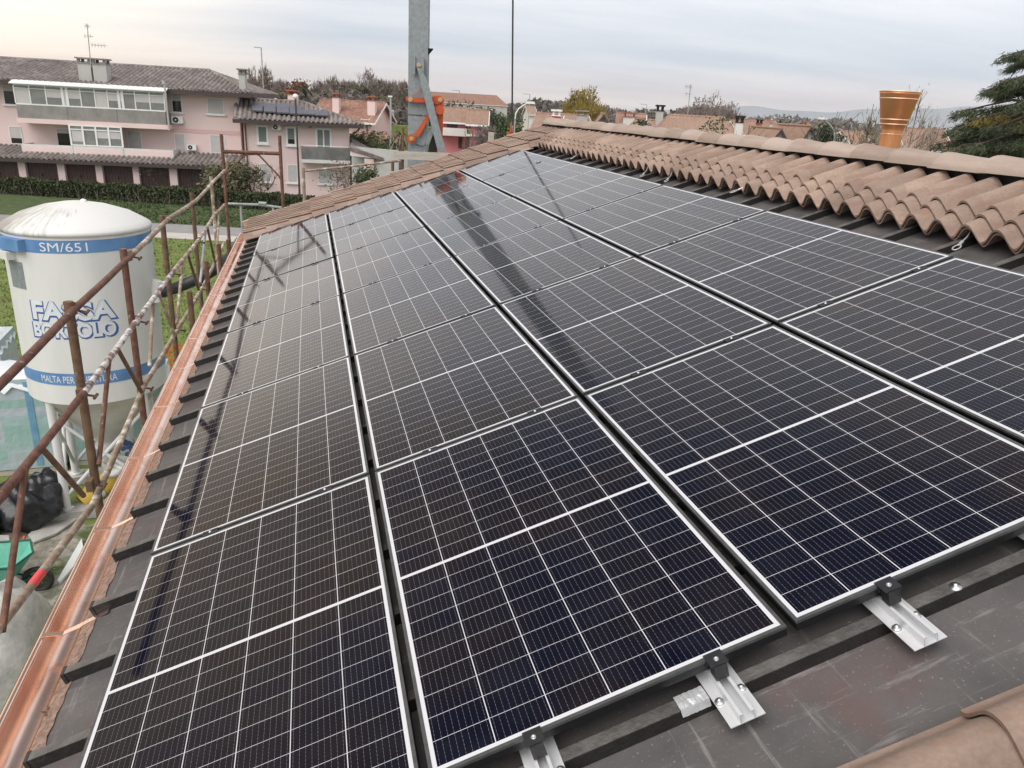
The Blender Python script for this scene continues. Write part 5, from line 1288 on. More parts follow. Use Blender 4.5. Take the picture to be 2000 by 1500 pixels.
# mixing pump with yellow drum under the outlet
g = on_z(200, 985); mx_ = thing('mixing_pump', 'yellow mixing pump drum with white cap below the silo outlet', 'mixer', g)
d = unit(np.array([0.75, 0.6, 0.42]))
q = MB(); q.tube([g + [0, 0, .38], g + [0, 0, .38] + d * 0.75], [0.20, 0.20], 18); q.build('drum', MAT['yellow'], mx_)
q = MB(); q.tube([g + [0, 0, .38] - d * 0.42, g + [0, 0, .38] - d * 0.16], [0.15, 0.19], 18); q.build('yellow_cap', MAT['yellow'], mx_)
q = MB(); q.tube([g + [0, 0, .38] - d * 0.16, g + [0, 0, .38] - d * 0.01], [0.205, 0.205], 18); q.build('white_collar', MAT['silo'], mx_)
for sx in (-1, 1):
    q = MB(); side = unit(np.cross(d, [0, 0, 1])) * 0.24 * sx; q.tube([g + side + [0, 0, .02] - d * 0.3 * [1, 1, 0], g + side + [0, 0, 0.45] + d * 1.0], 0.022, 6); q.build('frame_bar', MAT['wood'], mx_)
q = MB(); lump(q, hor(238, 905, 15.5), .36, .32, .24, 8, amp=.3); tag(q.build('plastic_sheet', MAT['clear']), 'crumpled clear plastic sheet hung under the silo outlet', 'plastic sheet')
q = MB(); lump(q, hor(245, 893, 15.6), .26, .22, .20, 9, amp=.35); tag(q.build('blue_cloth', MAT['bluecloth']), 'dark blue cloth bundle tied at the silo outlet', 'cloth')
q = MB(); lump(q, hor(251, 877, 15.9), .14, .14, .30, 10, amp=.2); tag(q.build('outlet_sleeve', MAT['bluecloth']), 'blue cloth sleeve below the white outlet pipe', 'sleeve')
# green wheeled tub with tools
g = on_z(-4, 1160); tb = thing('wheelbarrow', 'turquoise wheelbarrow tub with dark green frame at the left edge', 'wheelbarrow', g)
q = MB()
def tubp(i, j, k): return g + np.array([i, j, k])
tp = [(-.55, -.42), (.45, -.42), (.62, 0), (.45, .42), (-.55, .42)]; bt = [(-.38, -.28), (.25, -.28), (.36, 0), (.25, .28), (-.38, .28)]
vs = [tubp(x, y, .72) for x, y in tp] + [tubp(x, y, .36) for x, y in bt]
q.add(vs, [(i, (i + 1) % 5, 5 + (i + 1) % 5, 5 + i) for i in range(5)] + [(5, 6, 7, 8, 9)]); q.build('tub', MAT['tub'], tb)
q = MB(); q.tube([tubp(x, y, .725) for x, y in tp + tp[:1]], 0.02, 6); q.tube([tubp(.7, 0, .22), tubp(-.2, -.26, .34), tubp(-1.1, -.32, .6)], 0.02, 6); q.tube([tubp(.7, 0, .22), tubp(-.2, .26, .34), tubp(-1.1, .32, .6)], 0.02, 6); q.build('barrow_frame', MAT['tub_dark'], tb)
q = MB(); wv = [(0.62 + 0.2 * math.cos(a), 0, 0.21 + 0.2 * math.sin(a)) for a in [2 * math.pi * i / 16 for i in range(17)]]; q.tube([tubp(*w_) for w_ in wv], 0.045, 8); q.build('wheel', MAT['black_rubber'], tb)
g2 = on_z(28, 1140); br = thing('broom', 'broom with green and white handle and red tip leaning by the wheelbarrow', 'broom', g2)
top_ = hor(48, 1047, 14.0)
q = MB(); q.tube([g2 + [0, 0, .1], g2 + (top_ - g2) * 0.5], 0.022, 8); q.build('handle', MAT['tub_dark'], br)
q = MB(); q.tube([g2 + (top_ - g2) * 0.5, g2 + (top_ - g2) * 0.75], 0.024, 8); q.build('white_grip', MAT['white_frame'], br)
q = MB(); q.tube([g2 + (top_ - g2) * 0.75, g2 + (top_ - g2) * 0.9], 0.022, 8); q.build('handle', MAT['tub_dark'], br)
q = MB(); q.tube([g2 + (top_ - g2) * 0.9, top_], 0.026, 8); q.build('red_tip', MAT['red'], br)
# boards and sheets on the ground
def slab(pix, th, mt, lab, cat, z=0.03):
    q = MB(); name = {'board': 'white_board', 'slab': 'concrete_slab', 'block': 'concrete_block'}[cat]; pts = [on_z(x, y, z) for x, y in pix]; q.prism(pts, np.array([0, 0, th])); return tag(q.build(name, MAT[mt]), lab, cat)
slab([(112, 1139), (118, 1141), (166, 1085), (160, 1056)], 0.05, 'polystyrene', 'long white board lying on the ground beside the scaffold', 'board')
slab([(122, 1161), (128, 1161), (170, 1100), (166, 1092)], 0.04, 'polystyrene', 'short white board beside the gutter foot', 'board', 0.02)
slab([(55, 1048), (75, 1030), (150, 1003), (158, 1012), (110, 1045), (66, 1062)], 0.04, 'concrete', 'flat concrete slab in front of the silo leg', 'slab')
slab([(0, 1062), (20, 1062), (24, 1082), (0, 1086)], 0.18, 'concrete', 'concrete block behind the turquoise wheelbarrow', 'block')
g = on_z(18, 1390); q = MB()
lump(q, g + [-.1, 0.3, .75], .62, .95, .95, 12, n=22, amp=.14); tag(q.build('wrapped_bundle', MAT['clear']), 'large grey bundle under clear plastic at the lower left edge', 'bundle')
g = on_z(62, 1290); q = MB(); lump(q, g + [0, 0, .18], .30, .34, .20, 13, amp=.3); tag(q.build('plastic_sack', MAT['film']), 'crumpled white plastic sack below the gutter', 'sack')
random.seed(9)
q = MB()                               # loose stones and rubble, too many to count
for i in range(900):
    p_ = on_z(random.uniform(20, 190), random.uniform(1060, 1400)); 
    if random.random() < 0.5: p_ = on_z(random.uniform(60, 140), random.uniform(1200, 1290))
    s_ = random.uniform(0.008, 0.035); vs = [p_ + np.array([random.uniform(-1, 1), random.uniform(-1, 1), random.uniform(0, 1)]) * s_ for _ in range(4)] + [p_ + [0, 0, s_]]
    q.add(vs, [(0, 1, 4), (1, 2, 4), (2, 3, 4), (3, 0, 4)])
tag(q.build('rubble', MAT['concrete']), kind='stuff')

# ---------------------------------------------------------------- small litter along the gutter
random.seed(17)
q0 = on_z(98, 1392, 5.716); lf = MB()
for k in range(6):
    a = k * 1.05; d = np.array([math.cos(a), math.sin(a), 0]); sd_ = np.array([-d[1], d[0], 0]); z = np.array([0, 0, 1.0])
    lf.add([q0, q0 + d * 0.018 + sd_ * 0.008 + z * 0.006, q0 + d * 0.034 + z * 0.012, q0 + d * 0.018 - sd_ * 0.008 + z * 0.004], [(0, 1, 2, 3)])
tag(lf.build('dry_leaf', MAT['lf_rust']), 'curled dry leaf caught on the gritty edge of the copper gutter', 'leaf')
wr = MB(); pts = [on_z(x, y, 5.726) + np.array([0, 0, 0.004]) for x, y in ((164, 1241), (171, 1236), (178, 1238), (170, 1256), (160, 1257))]; wr.tube(pts, 0.0016, 5)
tag(wr.build('wire_scrap', MAT['black_rubber']), 'bent black wire scrap on the grit between two ribs', 'wire', 'wire scraps')
wr = MB(); pts = [on_z(x, y, 5.722) + np.array([0, 0, 0.004]) for x, y in ((141, 1301), (149, 1299), (155, 1292), (157, 1290))]; wr.tube(pts, 0.0018, 5)
tag(wr.build('wire_scrap', MAT['black_rubber']), 'short curved wire scrap near the rib end, nearer than the bent one', 'wire', 'wire scraps')

# =====================================================================  SCAFFOLDING ALONG THE EAVE
PXS = -0.75
def sx_(x, y, X=PXS): return on_x(x, y, X)
sc = thing('scaffolding', 'rusty tube scaffolding with guard rails and braces along the copper gutter', 'scaffolding', (PXS, 4, 0))
rng = random.Random(4)
posts = [((133, 589), 'rust_brown', 0.0285), ((240, 486), 'rust', 0.0275), ((316, 421), 'rust_brown', 0.027), ((374, 377), 'rust_brown', 0.026), ((412, 345), 'rust_pale', 0.026), ((432, 262), 'rust', 0.029)]
ptop = []
for (q_, mt, r) in posts:
    p = sx_(*q_); ptop.append(p)
    b = MB(); b.tube([[p[0], p[1], 0.0], [p[0], p[1], 3.0], [p[0], p[1], p[2] - 0.06]], r, 14); b.tube([[p[0], p[1], p[2] - 0.09], [p[0], p[1], p[2]]], r * 1.05, 14)
    b.build('post', MAT[mt], sc)
for dxy, top_z, mt in ((0.065, 4.75, 'rust'), ):
    for p in ptop[:3]:
        b = MB(); b.tube([[p[0] + 0.012, p[1] + dxy + 0.01, 0.0], [p[0] + 0.012, p[1] + dxy + 0.01, top_z]], 0.029, 12); b.build('post', MAT[mt], sc)
# inner, shorter standards next to the wall
for (q_, mt) in (((402, 510), 'rust'), ((370, 570), 'rust_brown'), ((427, 477), 'rust'), ((445, 468), 'rust_brown')):
    p = on_x(q_[0], q_[1], -0.56); b = MB(); b.tube([[p[0], p[1], 0], [p[0], p[1], p[2]]], 0.030, 12); b.build('post', MAT[mt], sc)
def rail(pix, mt, r, xo=0.03, mats=None):
    pts = [sx_(x, y, PXS + xo) for x, y in pix]
    for i in range(len(pts) - 1):
        b = MB(); a, c_ = pts[i], pts[i + 1]; d = unit(c_ - a)
        b.tube([a, a + (c_ - a) * 0.5 + np.array([0, 0, -0.006]), c_ + d * 0.02], r, 12); b.build('guard_rail', MAT[mats[i] if mats else mt], sc)
rail([(-60, 810), (143, 606), (258, 497), (328, 428), (385, 390), (418, 353), (438, 333)], '', 0.024, mats=['rust', 'rust', 'rust_pale', 'rust_pale', 'rust_pale', 'rust_pale'])
rail([(-60, 1045), (163, 768), (270, 622), (338, 530), (388, 468), (420, 418), (438, 400)], '', 0.0235, mats=['rust', 'rust_white', 'rust_white', 'rust_pale', 'rust_pale', 'rust_pale'])
rail([(-30, 1262), (182, 985), (282, 752), (350, 638), (396, 560), (422, 508), (437, 476)], '', 0.023, mats=['rust_pale', 'rust_pale', 'rust_pale', 'rust_pale', 'rust_pale', 'rust_pale'])
for (a, c_, mt) in (((50, 914), (4, 1235), 'rust'), ((84, 878), (163, 968), 'rust_brown'), ((213, 704), (193, 908), 'rust'), ((230, 682), (276, 765), 'rust_brown'), ((299, 592), (292, 715), 'rust_pale'), ((310, 572), (340, 652), 'rust_pale'),
                    ((357, 508), (345, 632), 'rust_pale'), ((367, 498), (388, 566), 'rust_brown'), ((402, 448), (391, 552), 'galv_dull'), ((405, 445), (420, 512), 'rust_brown'), ((428, 412), (424, 480), 'rust_pale')):
    b = MB(); b.tube([sx_(*a, PXS + 0.045), sx_(*c_, PXS + 0.045)], 0.017, 10); b.build('diagonal_brace', MAT[mt], sc)
for q_ in ((148, 602), (258, 498), (330, 428), (166, 768), (272, 625), (340, 532), (390, 470), (184, 945), (282, 755), (350, 642), (396, 563)):
    p = sx_(*q_, PXS + 0.03); b = MB()
    b.box((p[0] - 0.045, p[1] - 0.035, p[2] - 0.045), (p[0] - 0.005, p[1] + 0.03, p[2] + 0.035)); b.tube([p + [0.0, 0.02, -0.02], p + [0.055, 0.03, -0.035]], 0.008, 6); b.tube([p + [0.05, 0.0, -0.04], p + [0.058, 0.055, -0.03]], 0.011, 6)
    b.build('coupler', MAT['rust_brown'], sc)
pa_, pb_ = sx_(-30, 1262, PXS + 0.03), sx_(182, 985, PXS + 0.03); p = pa_ + (pb_ - pa_) * 0.33 - np.array([0, 0, 0.004]); p2 = pa_ + (pb_ - pa_) * 0.42 - np.array([0, 0, 0.005]); b = MB(); b.tube([p, p2], 0.0242, 12, caps=False); b.build('red_mark', MAT['red_fluo'], sc)
# portal frame at the far corner, across the eave
YF = ptop[5][1]
def py_(x, y, Y=None): return on_y(x, y, YF if Y is None else Y)
pf = thing('scaffold_frame', 'rusty scaffold portal frame with curved knee braces at the far gutter corner', 'scaffolding', (0, YF, 0))
b = MB(); t_ = py_(546, 265); b.tube([[t_[0], YF, 0], [t_[0], YF, t_[2]]], 0.031, 12); b.build('post', MAT['rust'], pf)
b = MB(); b.tube([py_(436, 296), py_(549, 300)], 0.033, 12); b.build('cross_bar', MAT['rust'], pf)
b = MB(); b.tube([py_(440, 340), py_(476, 305), py_(482, 302), py_(500, 301), py_(506, 303), py_(545, 344), py_(550, 354)], 0.016, 8); b.build('knee_brace', MAT['rust_brown'], pf)
b = MB(); b.tube([py_(440, 305), py_(444, 325), py_(438, 342)], 0.018, 8); b.build('guard_rail', MAT['rust_pale'], pf)
# lower galvanised rail and far standards along the gable
gs = thing('gable_scaffold', 'scaffold rails and standards standing along the far gable', 'scaffolding', (1.2, YF + 0.6, 0))
b = MB(); b.tube([py_(445, 398, 14.2), py_(506, 400, 14.2), py_(560, 407, 14.2)], 0.026, 10); b.tube([py_(505, 397, 14.2), py_(520, 398, 14.2)], 0.036, 10); b.build('guard_rail', MAT['galv_dull'], gs)
for x in (470, 533): 
    t_ = py_(x, 402, 14.2); b = MB(); b.tube([[t_[0], 14.2, 0], t_], 0.022, 8); b.build('post', MAT['galv_dull'], gs)
t_ = py_(592, 327, 14.4); b = MB(); b.tube([[t_[0], 14.4, 0], t_], 0.034, 10); b.build('post', MAT['rust_pale'], gs)
b = MB(); b.tube([py_(596, 334, 14.4), py_(690, 324, 14.4), py_(783, 314, 14.4)], 0.022, 8); b.build('guard_rail', MAT['rust_pale'], gs)
t_ = py_(787, 248, 14.4); b = MB(); b.tube([[t_[0], 14.4, 0], t_], 0.024, 10); b.build('post', MAT['rust'], gs)
t_ = py_(767, 318, 14.4); b = MB(); b.tube([t_, t_ + [0, 0, -0.16]], 0.03, 8); b.build('coupler', MAT['rust_brown'], gs)
b = MB(); a, c_ = py_(769, 295, 14.3), py_(880, 299, 14.3); hh = a[2] - py_(769, 311, 14.3)[2]
b.box((a[0], 14.28, c_[2] - hh), (c_[0] + 0.5, 14.32, (a[2] + c_[2]) / 2)); tag(b.build('toe_board', MAT['wood']), 'pale wooden toe board on edge in front of the crane mast', 'plank')
b = MB(); a = py_(955, 258, 14.0); b.box((a[0], 13.98, a[2] - 0.5), (a[0] + 0.10, 14.05, a[2])); tag(b.build('timber_block', MAT['wood']), 'short upright timber block behind the far verge tiles', 'timber')

# =====================================================================  TOWER CRANE
HC = 17.35
mb0, mt0 = at(817, 250, HC), None
cr_ = thing('tower_crane', 'grey galvanised crane mast with orange folding links rising behind the far gable', 'crane', (mb0[0], mb0[1], 0))
ang = math.atan2(FWD[1], FWD[0]) - math.pi / 2 + rad(2)
CE = np.array([math.cos(ang), math.sin(ang), 0.0]); CNn = np.array([CE[1], -CE[0], 0.0])
mw = abs((at(836, 250, HC) - at(800, 250, HC)) @ CE)
def cp(s, t, z): return np.array([mb0[0], mb0[1], 0]) + CE * s + CNn * t + np.array([0, 0, z])
def cpx(x, y, t):                        # photo pixel on a plane t in front of the mast axis
    d = ray(x, y); o = cp(0, t, 0); k = ((o - CAM) @ CNn) / (d @ CNn); p = CAM + d * k; q = p - cp(0, 0, 0); return q @ CE, p[2]
hw = mw / 2; TOPZ = 18.6
zk = cpx(815, 222, hw)[1]
b = MB(); b.box((-hw, -hw, zk - 0.02), (hw, hw, TOPZ), F=cp); mast = b.build('mast', MAT['galv'], cr_)
b = MB(); b.box((-hw * 1.02, -hw * 1.02, 0), (hw * 1.02, hw * 1.02, zk - 0.05), F=cp); b.build('lower_mast', MAT['galv'], cr_)
b = MB(); s_, z_ = cpx(833, 93, hw); b.prism([cp(hw, 0, z_), cp(hw + 0.10, 0, z_), cp(hw + 0.09, 0, z_ - 0.03), cp(hw, 0, z_ - 0.13)], CNn * 0.06); b.build('bracket', MAT['dark'], mast)
T1 = hw + 0.02
def plate(pix, t, th, name, m_, parent):
    q = MB(); q.prism([cp(cpx(x, y, t)[0], t, cpx(x, y, t)[1]) for x, y in pix], CNn * th); return q.build(name, MAT[m_], parent)
def pin(x, y, t, r, parent, name='pin'):
    s_, z_ = cpx(x, y, t)
    q = MB()
    for (rr, t0, t1) in ((r, 0, 0.03), (r * 0.55, 0.03, 0.05)):
        c_ = [cp(s_ + rr * math.cos(a), t + t0, z_ + rr * math.sin(a)) for a in [2 * math.pi * i / 20 for i in range(20)]]; q.prism(c_, CNn * (t1 - t0))
    return q.build(name, MAT['pin'], parent)
plate([(808, 112), (812, 110), (812, 146), (808, 144)], T1, 0.10, 'lug_plate', 'galv', cr_); plate([(823, 112), (829, 114), (829, 148), (823, 150)], T1, 0.10, 'lug_plate', 'galv', cr_)
plate([(812, 118), (823, 118), (823, 134), (812, 134)], T1, 0.06, 'lug_web', 'galv', cr_)
pin(818.5, 127, T1 + 0.10, 0.045, cr_)
st = plate([(815, 134), (823, 133), (832, 152), (837, 164), (871, 297), (856, 297), (822, 163), (820, 150)], T1 + 0.16, 0.06, 'stay_arm', 'galv', cr_)
plate([(792, 189), (798, 190), (822, 191), (836, 192), (850, 187), (861, 187), (868, 194), (866, 201), (856, 203), (842, 203), (838, 200), (800, 200), (794, 195)], T1 + 0.02, 0.07, 'orange_link', 'orange', cr_)
plate([(847, 200), (860, 198), (866, 205), (865, 255), (864, 297), (854, 297), (856, 240)], T1 + 0.0, 0.06, 'orange_post', 'orange', cr_)
plate([(836, 222), (846, 218), (818, 268), (810, 262)], T1 + 0.03, 0.05, 'orange_brace', 'orange', cr_)
s_, z_ = cpx(804, 271, T1 + 0.03); b = MB(); c_ = [cp(s_ + 0.095 * math.cos(a), T1 + 0.028, z_ + 0.095 * math.sin(a)) for a in [2 * math.pi * i / 20 for i in range(20)]]; b.prism(c_, CNn * 0.055); b.build('orange_eye', MAT['orange'], cr_)
pin(802, 194.5, T1 + 0.09, 0.048, cr_); pin(860, 195, T1 + 0.09, 0.048, cr_); pin(804, 271, T1 + 0.085, 0.048, cr_)
s_, z_ = cpx(860, 215, T1); b = MB(); c_ = [cp(s_ + 0.09 * math.cos(a), T1 + 0.07, z_ + 0.09 * math.sin(a)) for a in [2 * math.pi * i / 20 for i in range(20)]]; b.prism(c_, CNn * 0.10); b.build('winch_motor', MAT['orange'], cr_)
plate([(835, 262), (843, 250), (848, 258), (838, 280), (832, 283)], T1 + 0.0, 0.03, 'gusset', 'galv', cr_)
plate([(846, 262), (854, 258), (856, 297), (836, 297), (838, 285)], T1 - 0.02, 0.02, 'opening', 'dark', cr_)
b = MB(); pts = [(812, 282), (820, 284), (826, 286), (830, 284), (833, 278)]; b.tube([cp(cpx(x, y, T1 + 0.02)[0], T1 + 0.02, cpx(x, y, T1 + 0.02)[1]) for x, y in pts], 0.008, 5); b.build('cable', MAT['black_rubber'], cr_)
b = MB(); pts = [(806, 187), (815, 182), (823, 172)]; b.tube([cp(cpx(x, y, T1 + 0.02)[0], T1 + 0.02, cpx(x, y, T1 + 0.02)[1]) for x, y in pts], 0.007, 5); b.build('red_cable', MAT['red'], cr_)
b = MB(); b.tube([cp(0.0, -hw * 0.5, TOPZ - 0.3), cp(-4, 14, TOPZ + 3)], 0.16, 8); b.box((-1.3, -1.3, 0), (1.3, 1.3, 0.5), F=cp); b.build('crane_base', MAT['galv'], cr_)
# slim tie bar with orange foot
tb0 = at(1000, 262, 15.5); tb1 = at(1002, -40, 15.5)
td = thing('tie_rod', 'slim black steel rod with orange foot standing behind the far gable', 'rod', (tb0[0], tb0[1], tb0[2] - 1.0))
b = MB(); b.tube([tb0 + [0, 0, -1.0], tb0 + (tb1 - tb0) * 0.06], 0.03, 8); b.build('lower_rod', MAT['galv'], td)
b = MB(); b.tube([tb0 + (tb1 - tb0) * 0.06, tb1 + (tb1 - tb0) * 0.08], 0.017, 8); b.build('rod', MAT['black_rubber'], td)
b = MB(); q0 = at(998, 262, 15.3); b.box((q0[0] - 0.06, q0[1], q0[2] - 0.9), (q0[0] + 0.05, q0[1] + 0.08, q0[2] + 0.04)); b.prism([q0 + [-0.03, -0.01, 0.04], q0 + [0.025, -0.01, 0.04], q0 + [0.0, -0.01, 0.24]], np.array([0, 0.03, 0])); b.build('orange_foot', MAT['orange'], td)

# =====================================================================  HOUSES FARTHER OFF
def far_house(label, cx, ybase, h, w, deep, z_eave, z_ridge, wallm, roofm, ang=0.0, ridge='along', hip=0.0, over=0.5, name='house', windows=(), chim=(), group=None, z0=0.0, cat='house', fascia='white_frame', extra=None):
    """gabled or hipped house standing h metres off; s across the view, t towards the camera, ang turns it"""
    c = at(cx, ybase, h); a = math.atan2(FWD[1], FWD[0]) - math.pi / 2 + ang
    e = np.array([math.cos(a), math.sin(a), 0])
    f = Face(c - e * w / 2, c + e * w / 2)
    t = thing(name, label, cat, mat=f.matrix(), group=group)
    b = MB(); b.box((0, -deep, z0), (w, 0, z_eave), F=f)
    zr = z_ridge
    if not hip:
        if ridge == 'along':
            for s_ in (0, w - 0.25): b.prism([f(s_, 0, z_eave), f(s_, -deep, z_eave), f(s_, -deep / 2, zr - 0.12)], f.e * 0.25)
        else:
            for t_ in (0, -deep + 0.25): b.prism([f(0, t_, z_eave), f(w, t_, z_eave), f(w / 2, t_, zr - 0.12)], -f.n * 0.25)
    b.build('wall', MAT[wallm], t)
    b = MB(); o = over; dz = (zr - z_eave) / ((deep if ridge == 'along' else w) / 2) * o
    kw = dict(pitch=0.30, amp=0.06, per=4)
    if ridge == 'along':
        hs = hip
        e0, e1, r0, r1 = f(-o, o, z_eave - dz), f(w + o, o, z_eave - dz), f(-o + hs * (w + 2 * o), -deep / 2, zr), f(w + o - hs * (w + 2 * o), -deep / 2, zr)
        g0, g1 = f(w + o, -deep - o, z_eave - dz), f(-o, -deep - o, z_eave - dz)
        wavy_roof(b, f, e0, e1, r0, r1, **kw); wavy_roof(b, f, g0, g1, r1, r0, **kw)
        if hip:
            wavy_roof(b, f, e1, g0, r1, r1 + (g0 - e1) * 0.001, **kw); wavy_roof(b, f, g1, e0, r0, r0 + (e0 - g1) * 0.001, **kw)
        rp = [r0, r1]
        fs = [(e0, e1)] + ([] if hip else [(e0, r0), (r0, g1), (e1, r1), (r1, g0)])
    else:
        e0, e1, r0, r1 = f(-o, -deep - o, z_eave - dz), f(-o, o, z_eave - dz), f(w / 2, -deep - o, zr), f(w / 2, o, zr)
        g0, g1 = f(w + o, o, z_eave - dz), f(w + o, -deep - o, z_eave - dz)
        wavy_roof(b, f, e0, e1, r0, r1, **kw); wavy_roof(b, f, g0, g1, r1, r0, **kw)
        rp = [r0, r1]; fs = [(e1, r1), (r1, g0)]
    ro = b.build('roof', MAT[roofm], t)
    b = MB(); b.tube(rp, 0.12, 6); b.build('ridge_cap', MAT[roofm], ro)
    b = MB()
    for (p, q) in fs: b.prism([p + [0, 0, -0.03], q + [0, 0, -0.03], q + [0, 0, -0.25], p + [0, 0, -0.25]], f.n * 0.10 if ridge != 'along' or abs((q - p) @ f.e) > 0.5 else f.e * 0.08)
    b.build('verge_board', MAT[fascia], t)
    for (s_, t_, wd, z1_, m_, cm) in chim:
        b = MB(); b.box((s_ - wd / 2, t_ - wd / 2, z_eave - 0.2), (s_ + wd / 2, t_ + wd / 2, z1_ - 0.45), F=f); c_ = b.build('chimney', MAT[m_], t)
        b = MB()
        for i in (-1, 1):
            for j in (-1, 1): b.box((s_ + i * wd * 0.36 - 0.07, t_ + j * wd * 0.36 - 0.07, z1_ - 0.45), (s_ + i * wd * 0.36 + 0.07, t_ + j * wd * 0.36 + 0.07, z1_ - 0.14), F=f)
        b.box((s_ - wd * 0.66, t_ - wd * 0.66, z1_ - 0.14), (s_ + wd * 0.66, t_ + wd * 0.66, z1_), F=f); b.box((s_ - wd * 0.58, t_ - wd * 0.58, z1_ - 0.50), (s_ + wd * 0.58, t_ + wd * 0.58, z1_ - 0.44), F=f)
        b.build('chimney_cap', MAT[cm], c_)
    for (s0, z0_, s1, z1_, kd) in windows:
        b = MB(); b.quad(f(s0, 0.02, z0_), f(s1, 0.02, z0_), f(s1, 0.02, z1_), f(s0, 0.02, z1_)); w_ = b.build('window', MAT[kd], t)
        b = MB()
        for (a0, c0, a1, c1) in ((s0 - .08, z0_ - .08, s0, z1_ + .08), (s1, z0_ - .08, s1 + .08, z1_ + .08), (s0, z1_, s1, z1_ + .08), (s0, z0_ - .08, s1, z0_)): b.box((a0, 0.003, c0), (a1, 0.06, c1), F=f)
        b.build('frame', MAT['white_frame'], w_)
    return t, f
def fh(label, x0, x1, yr, ye, h, deep, wallm, roofm, ridge='along', **kw):
    c0, c1 = at(x0, ye, h), at(x1, ye, h); w = np.linalg.norm((c1 - c0)[:2]); o = kw.get('over', 0.4)
    xm = (x0 + x1) / 2
    zr = at(xm, yr, h + (deep / 2 if ridge == 'along' else -o))[2]; ze = at(xm, ye, h)[2]
    chs = []
    for (x, y, wd, m_, cm) in kw.pop('stacks', ()):
        hh = h + 1.5; q = at(x, y, hh); chs.append((float((q - c0) @ RGT), -1.5, wd * hh / FPX, q[2], m_, cm))
    return far_house(label, xm, ye, h, max(w - 2 * o, 1.5), deep, ze, zr, wallm, roofm, ridge=ridge, chim=chs, **kw)
# house with red mottled roof behind the pink one
t, f = fh('pink farmhouse with mottled red roof and brick topped chimneys behind the two storey pink house', 600, 736, 196, 231, 88, 9, 'pink', 'roof_red', ang=rad(-4), over=0.6,
    stacks=((557, 175, 15, 'pink', 'brick'), (644, 181, 12, 'pink', 'brick'), (715, 187, 14, 'pink', 'brick')))
window(f, t, f.rect(706, 234, 722, 246), 0, 'shutter', sill=False)
b = MB(); x_ = f.px(717, 240)[0]; b.tube([f(x_, 0.09, 5.5), f(x_, 0.09, 0.5)], 0.07, 6); b.build('downpipe', MAT['bronze'], t)
far_house('low pale yellow annex with brown tiled roof to the right of the red roofed farmhouse', 722, 262, 84, 4.2, 5, 3.6, 4.6, 'cream', 'roof_red', ang=rad(-6), over=0.6, windows=((1.4, 1.2, 2.3, 2.6, 'glass_dark'),), fascia='fascia')
# rose house right of the mast
t, f = fh('rose pink house with orange roof and white balcony right of the crane mast', 846, 920, 210, 234, 97, 8, 'pink_hot', 'roof_orange', ang=rad(2), over=0.6)
for q in ((873, 236, 894, 250), (895, 267, 903, 290)):
    r_ = f.rect(*q); b = MB(); b.quad(f(r_[0], 0.02, r_[1]), f(r_[2], 0.02, r_[1]), f(r_[2], 0.02, r_[3]), f(r_[0], 0.02, r_[3])); w_ = b.build('window', MAT['brown'], t)
    b = MB(); sm = (r_[0] + r_[2]) / 2; b.box((sm - .05, 0.021, r_[1]), (sm + .05, 0.06, r_[3]), F=f); b.build('frame', MAT['glass_dark'], w_)
r_ = f.rect(858, 250, 912, 262, 1.4)
b = MB(); b.box((r_[0], 0.003, r_[1] - 0.2), (r_[2], 1.4, r_[1]), F=f); q = b.build('balcony_slab', MAT['white_render'], t)
b = MB(); b.box((r_[0], 1.28, r_[1] + 0.002), (r_[2], 1.4, r_[3]), F=f); b.build('parapet', MAT['white_render'], q)
t, f = fh('rose pink wing with orange gabled roof and brown window, right of the white balcony', 912, 952, 215, 239, 95, 8, 'pink_hot', 'roof_orange', ang=rad(2), over=0.6)
for q in ((930, 242, 943, 254), (908, 267, 917, 290), (931, 266, 945, 282)):
    r_ = f.rect(*q); b = MB(); b.quad(f(r_[0], 0.02, r_[1]), f(r_[2], 0.02, r_[1]), f(r_[2], 0.02, r_[3]), f(r_[0], 0.02, r_[3])); b.build('window', MAT['brown'], t)
r_ = f.rect(910, 263, 952, 267, 1.0); b = MB(); b.box((r_[0], 0.003, r_[1]), (r_[2], 1.0, r_[3]), F=f); b.build('ledge', MAT['white_render'], t)
fgt = MB()
fgd = thing('garden_fence', 'low white wrought fence in front of the rose pink house', 'fence', at(890, 292, 88))
ff = Face(at(868, 292, 88), at(925, 288, 88))
for k in range(36): fgt.box((k * 0.11, 0, 0.3), (k * 0.11 + 0.03, 0.03, 1.6), F=ff)
fgt.box((0, 0.031, 1.45), (4.0, 0.05, 1.5), F=ff); fgt.box((0, 0.031, 0.5), (4.0, 0.05, 0.55), F=ff); fgt.build('pickets', MAT['galv_dull'], fgd)
# long red shed far behind
far_house('long dull red factory roof far behind the dark tree belt', 905, 212, 420, 46, 30, 9.3, 14.2, 'grey_render', 'roof_red', ang=rad(5), over=0.5, hip=0.12, name='factory_shed', cat='factory')
# houses to the right, beyond our ridge, placed by the ends and the ridge and eave lines seen from the roof
fh('house with terracotta roof and white raking gable just left of our ridge end', 1030, 1088, 222, 262, 62, 9, 'white_render', 'roof_tan', ang=rad(-8), over=0.4, stacks=((1073, 213, 15, 'red', 'white_frame'),))
fh('white house with dark eaves, its gable facing us behind the first ridge tiles', 1149, 1207, 222, 247, 70, 12, 'white_render', 'roof_tan', ridge='toward', over=0.8, fascia='fascia', ang=rad(-4))
fh('low house with wide tan roof left of the white gabled house', 1086, 1160, 224, 250, 84, 9, 'white_render', 'roof_tan', ang=rad(4), over=0.5, stacks=((1130, 215, 18, 'grey_render', 'exposed'),))
fh('house with orange roof and tall white chimney block left of the camellia', 1201, 1262, 222, 256, 92, 8, 'cream', 'roof_orange', ang=rad(-6), over=0.4, stacks=((1221, 219, 22, 'white_render', 'brick'), (1239, 229, 12, 'cream', 'brick')))
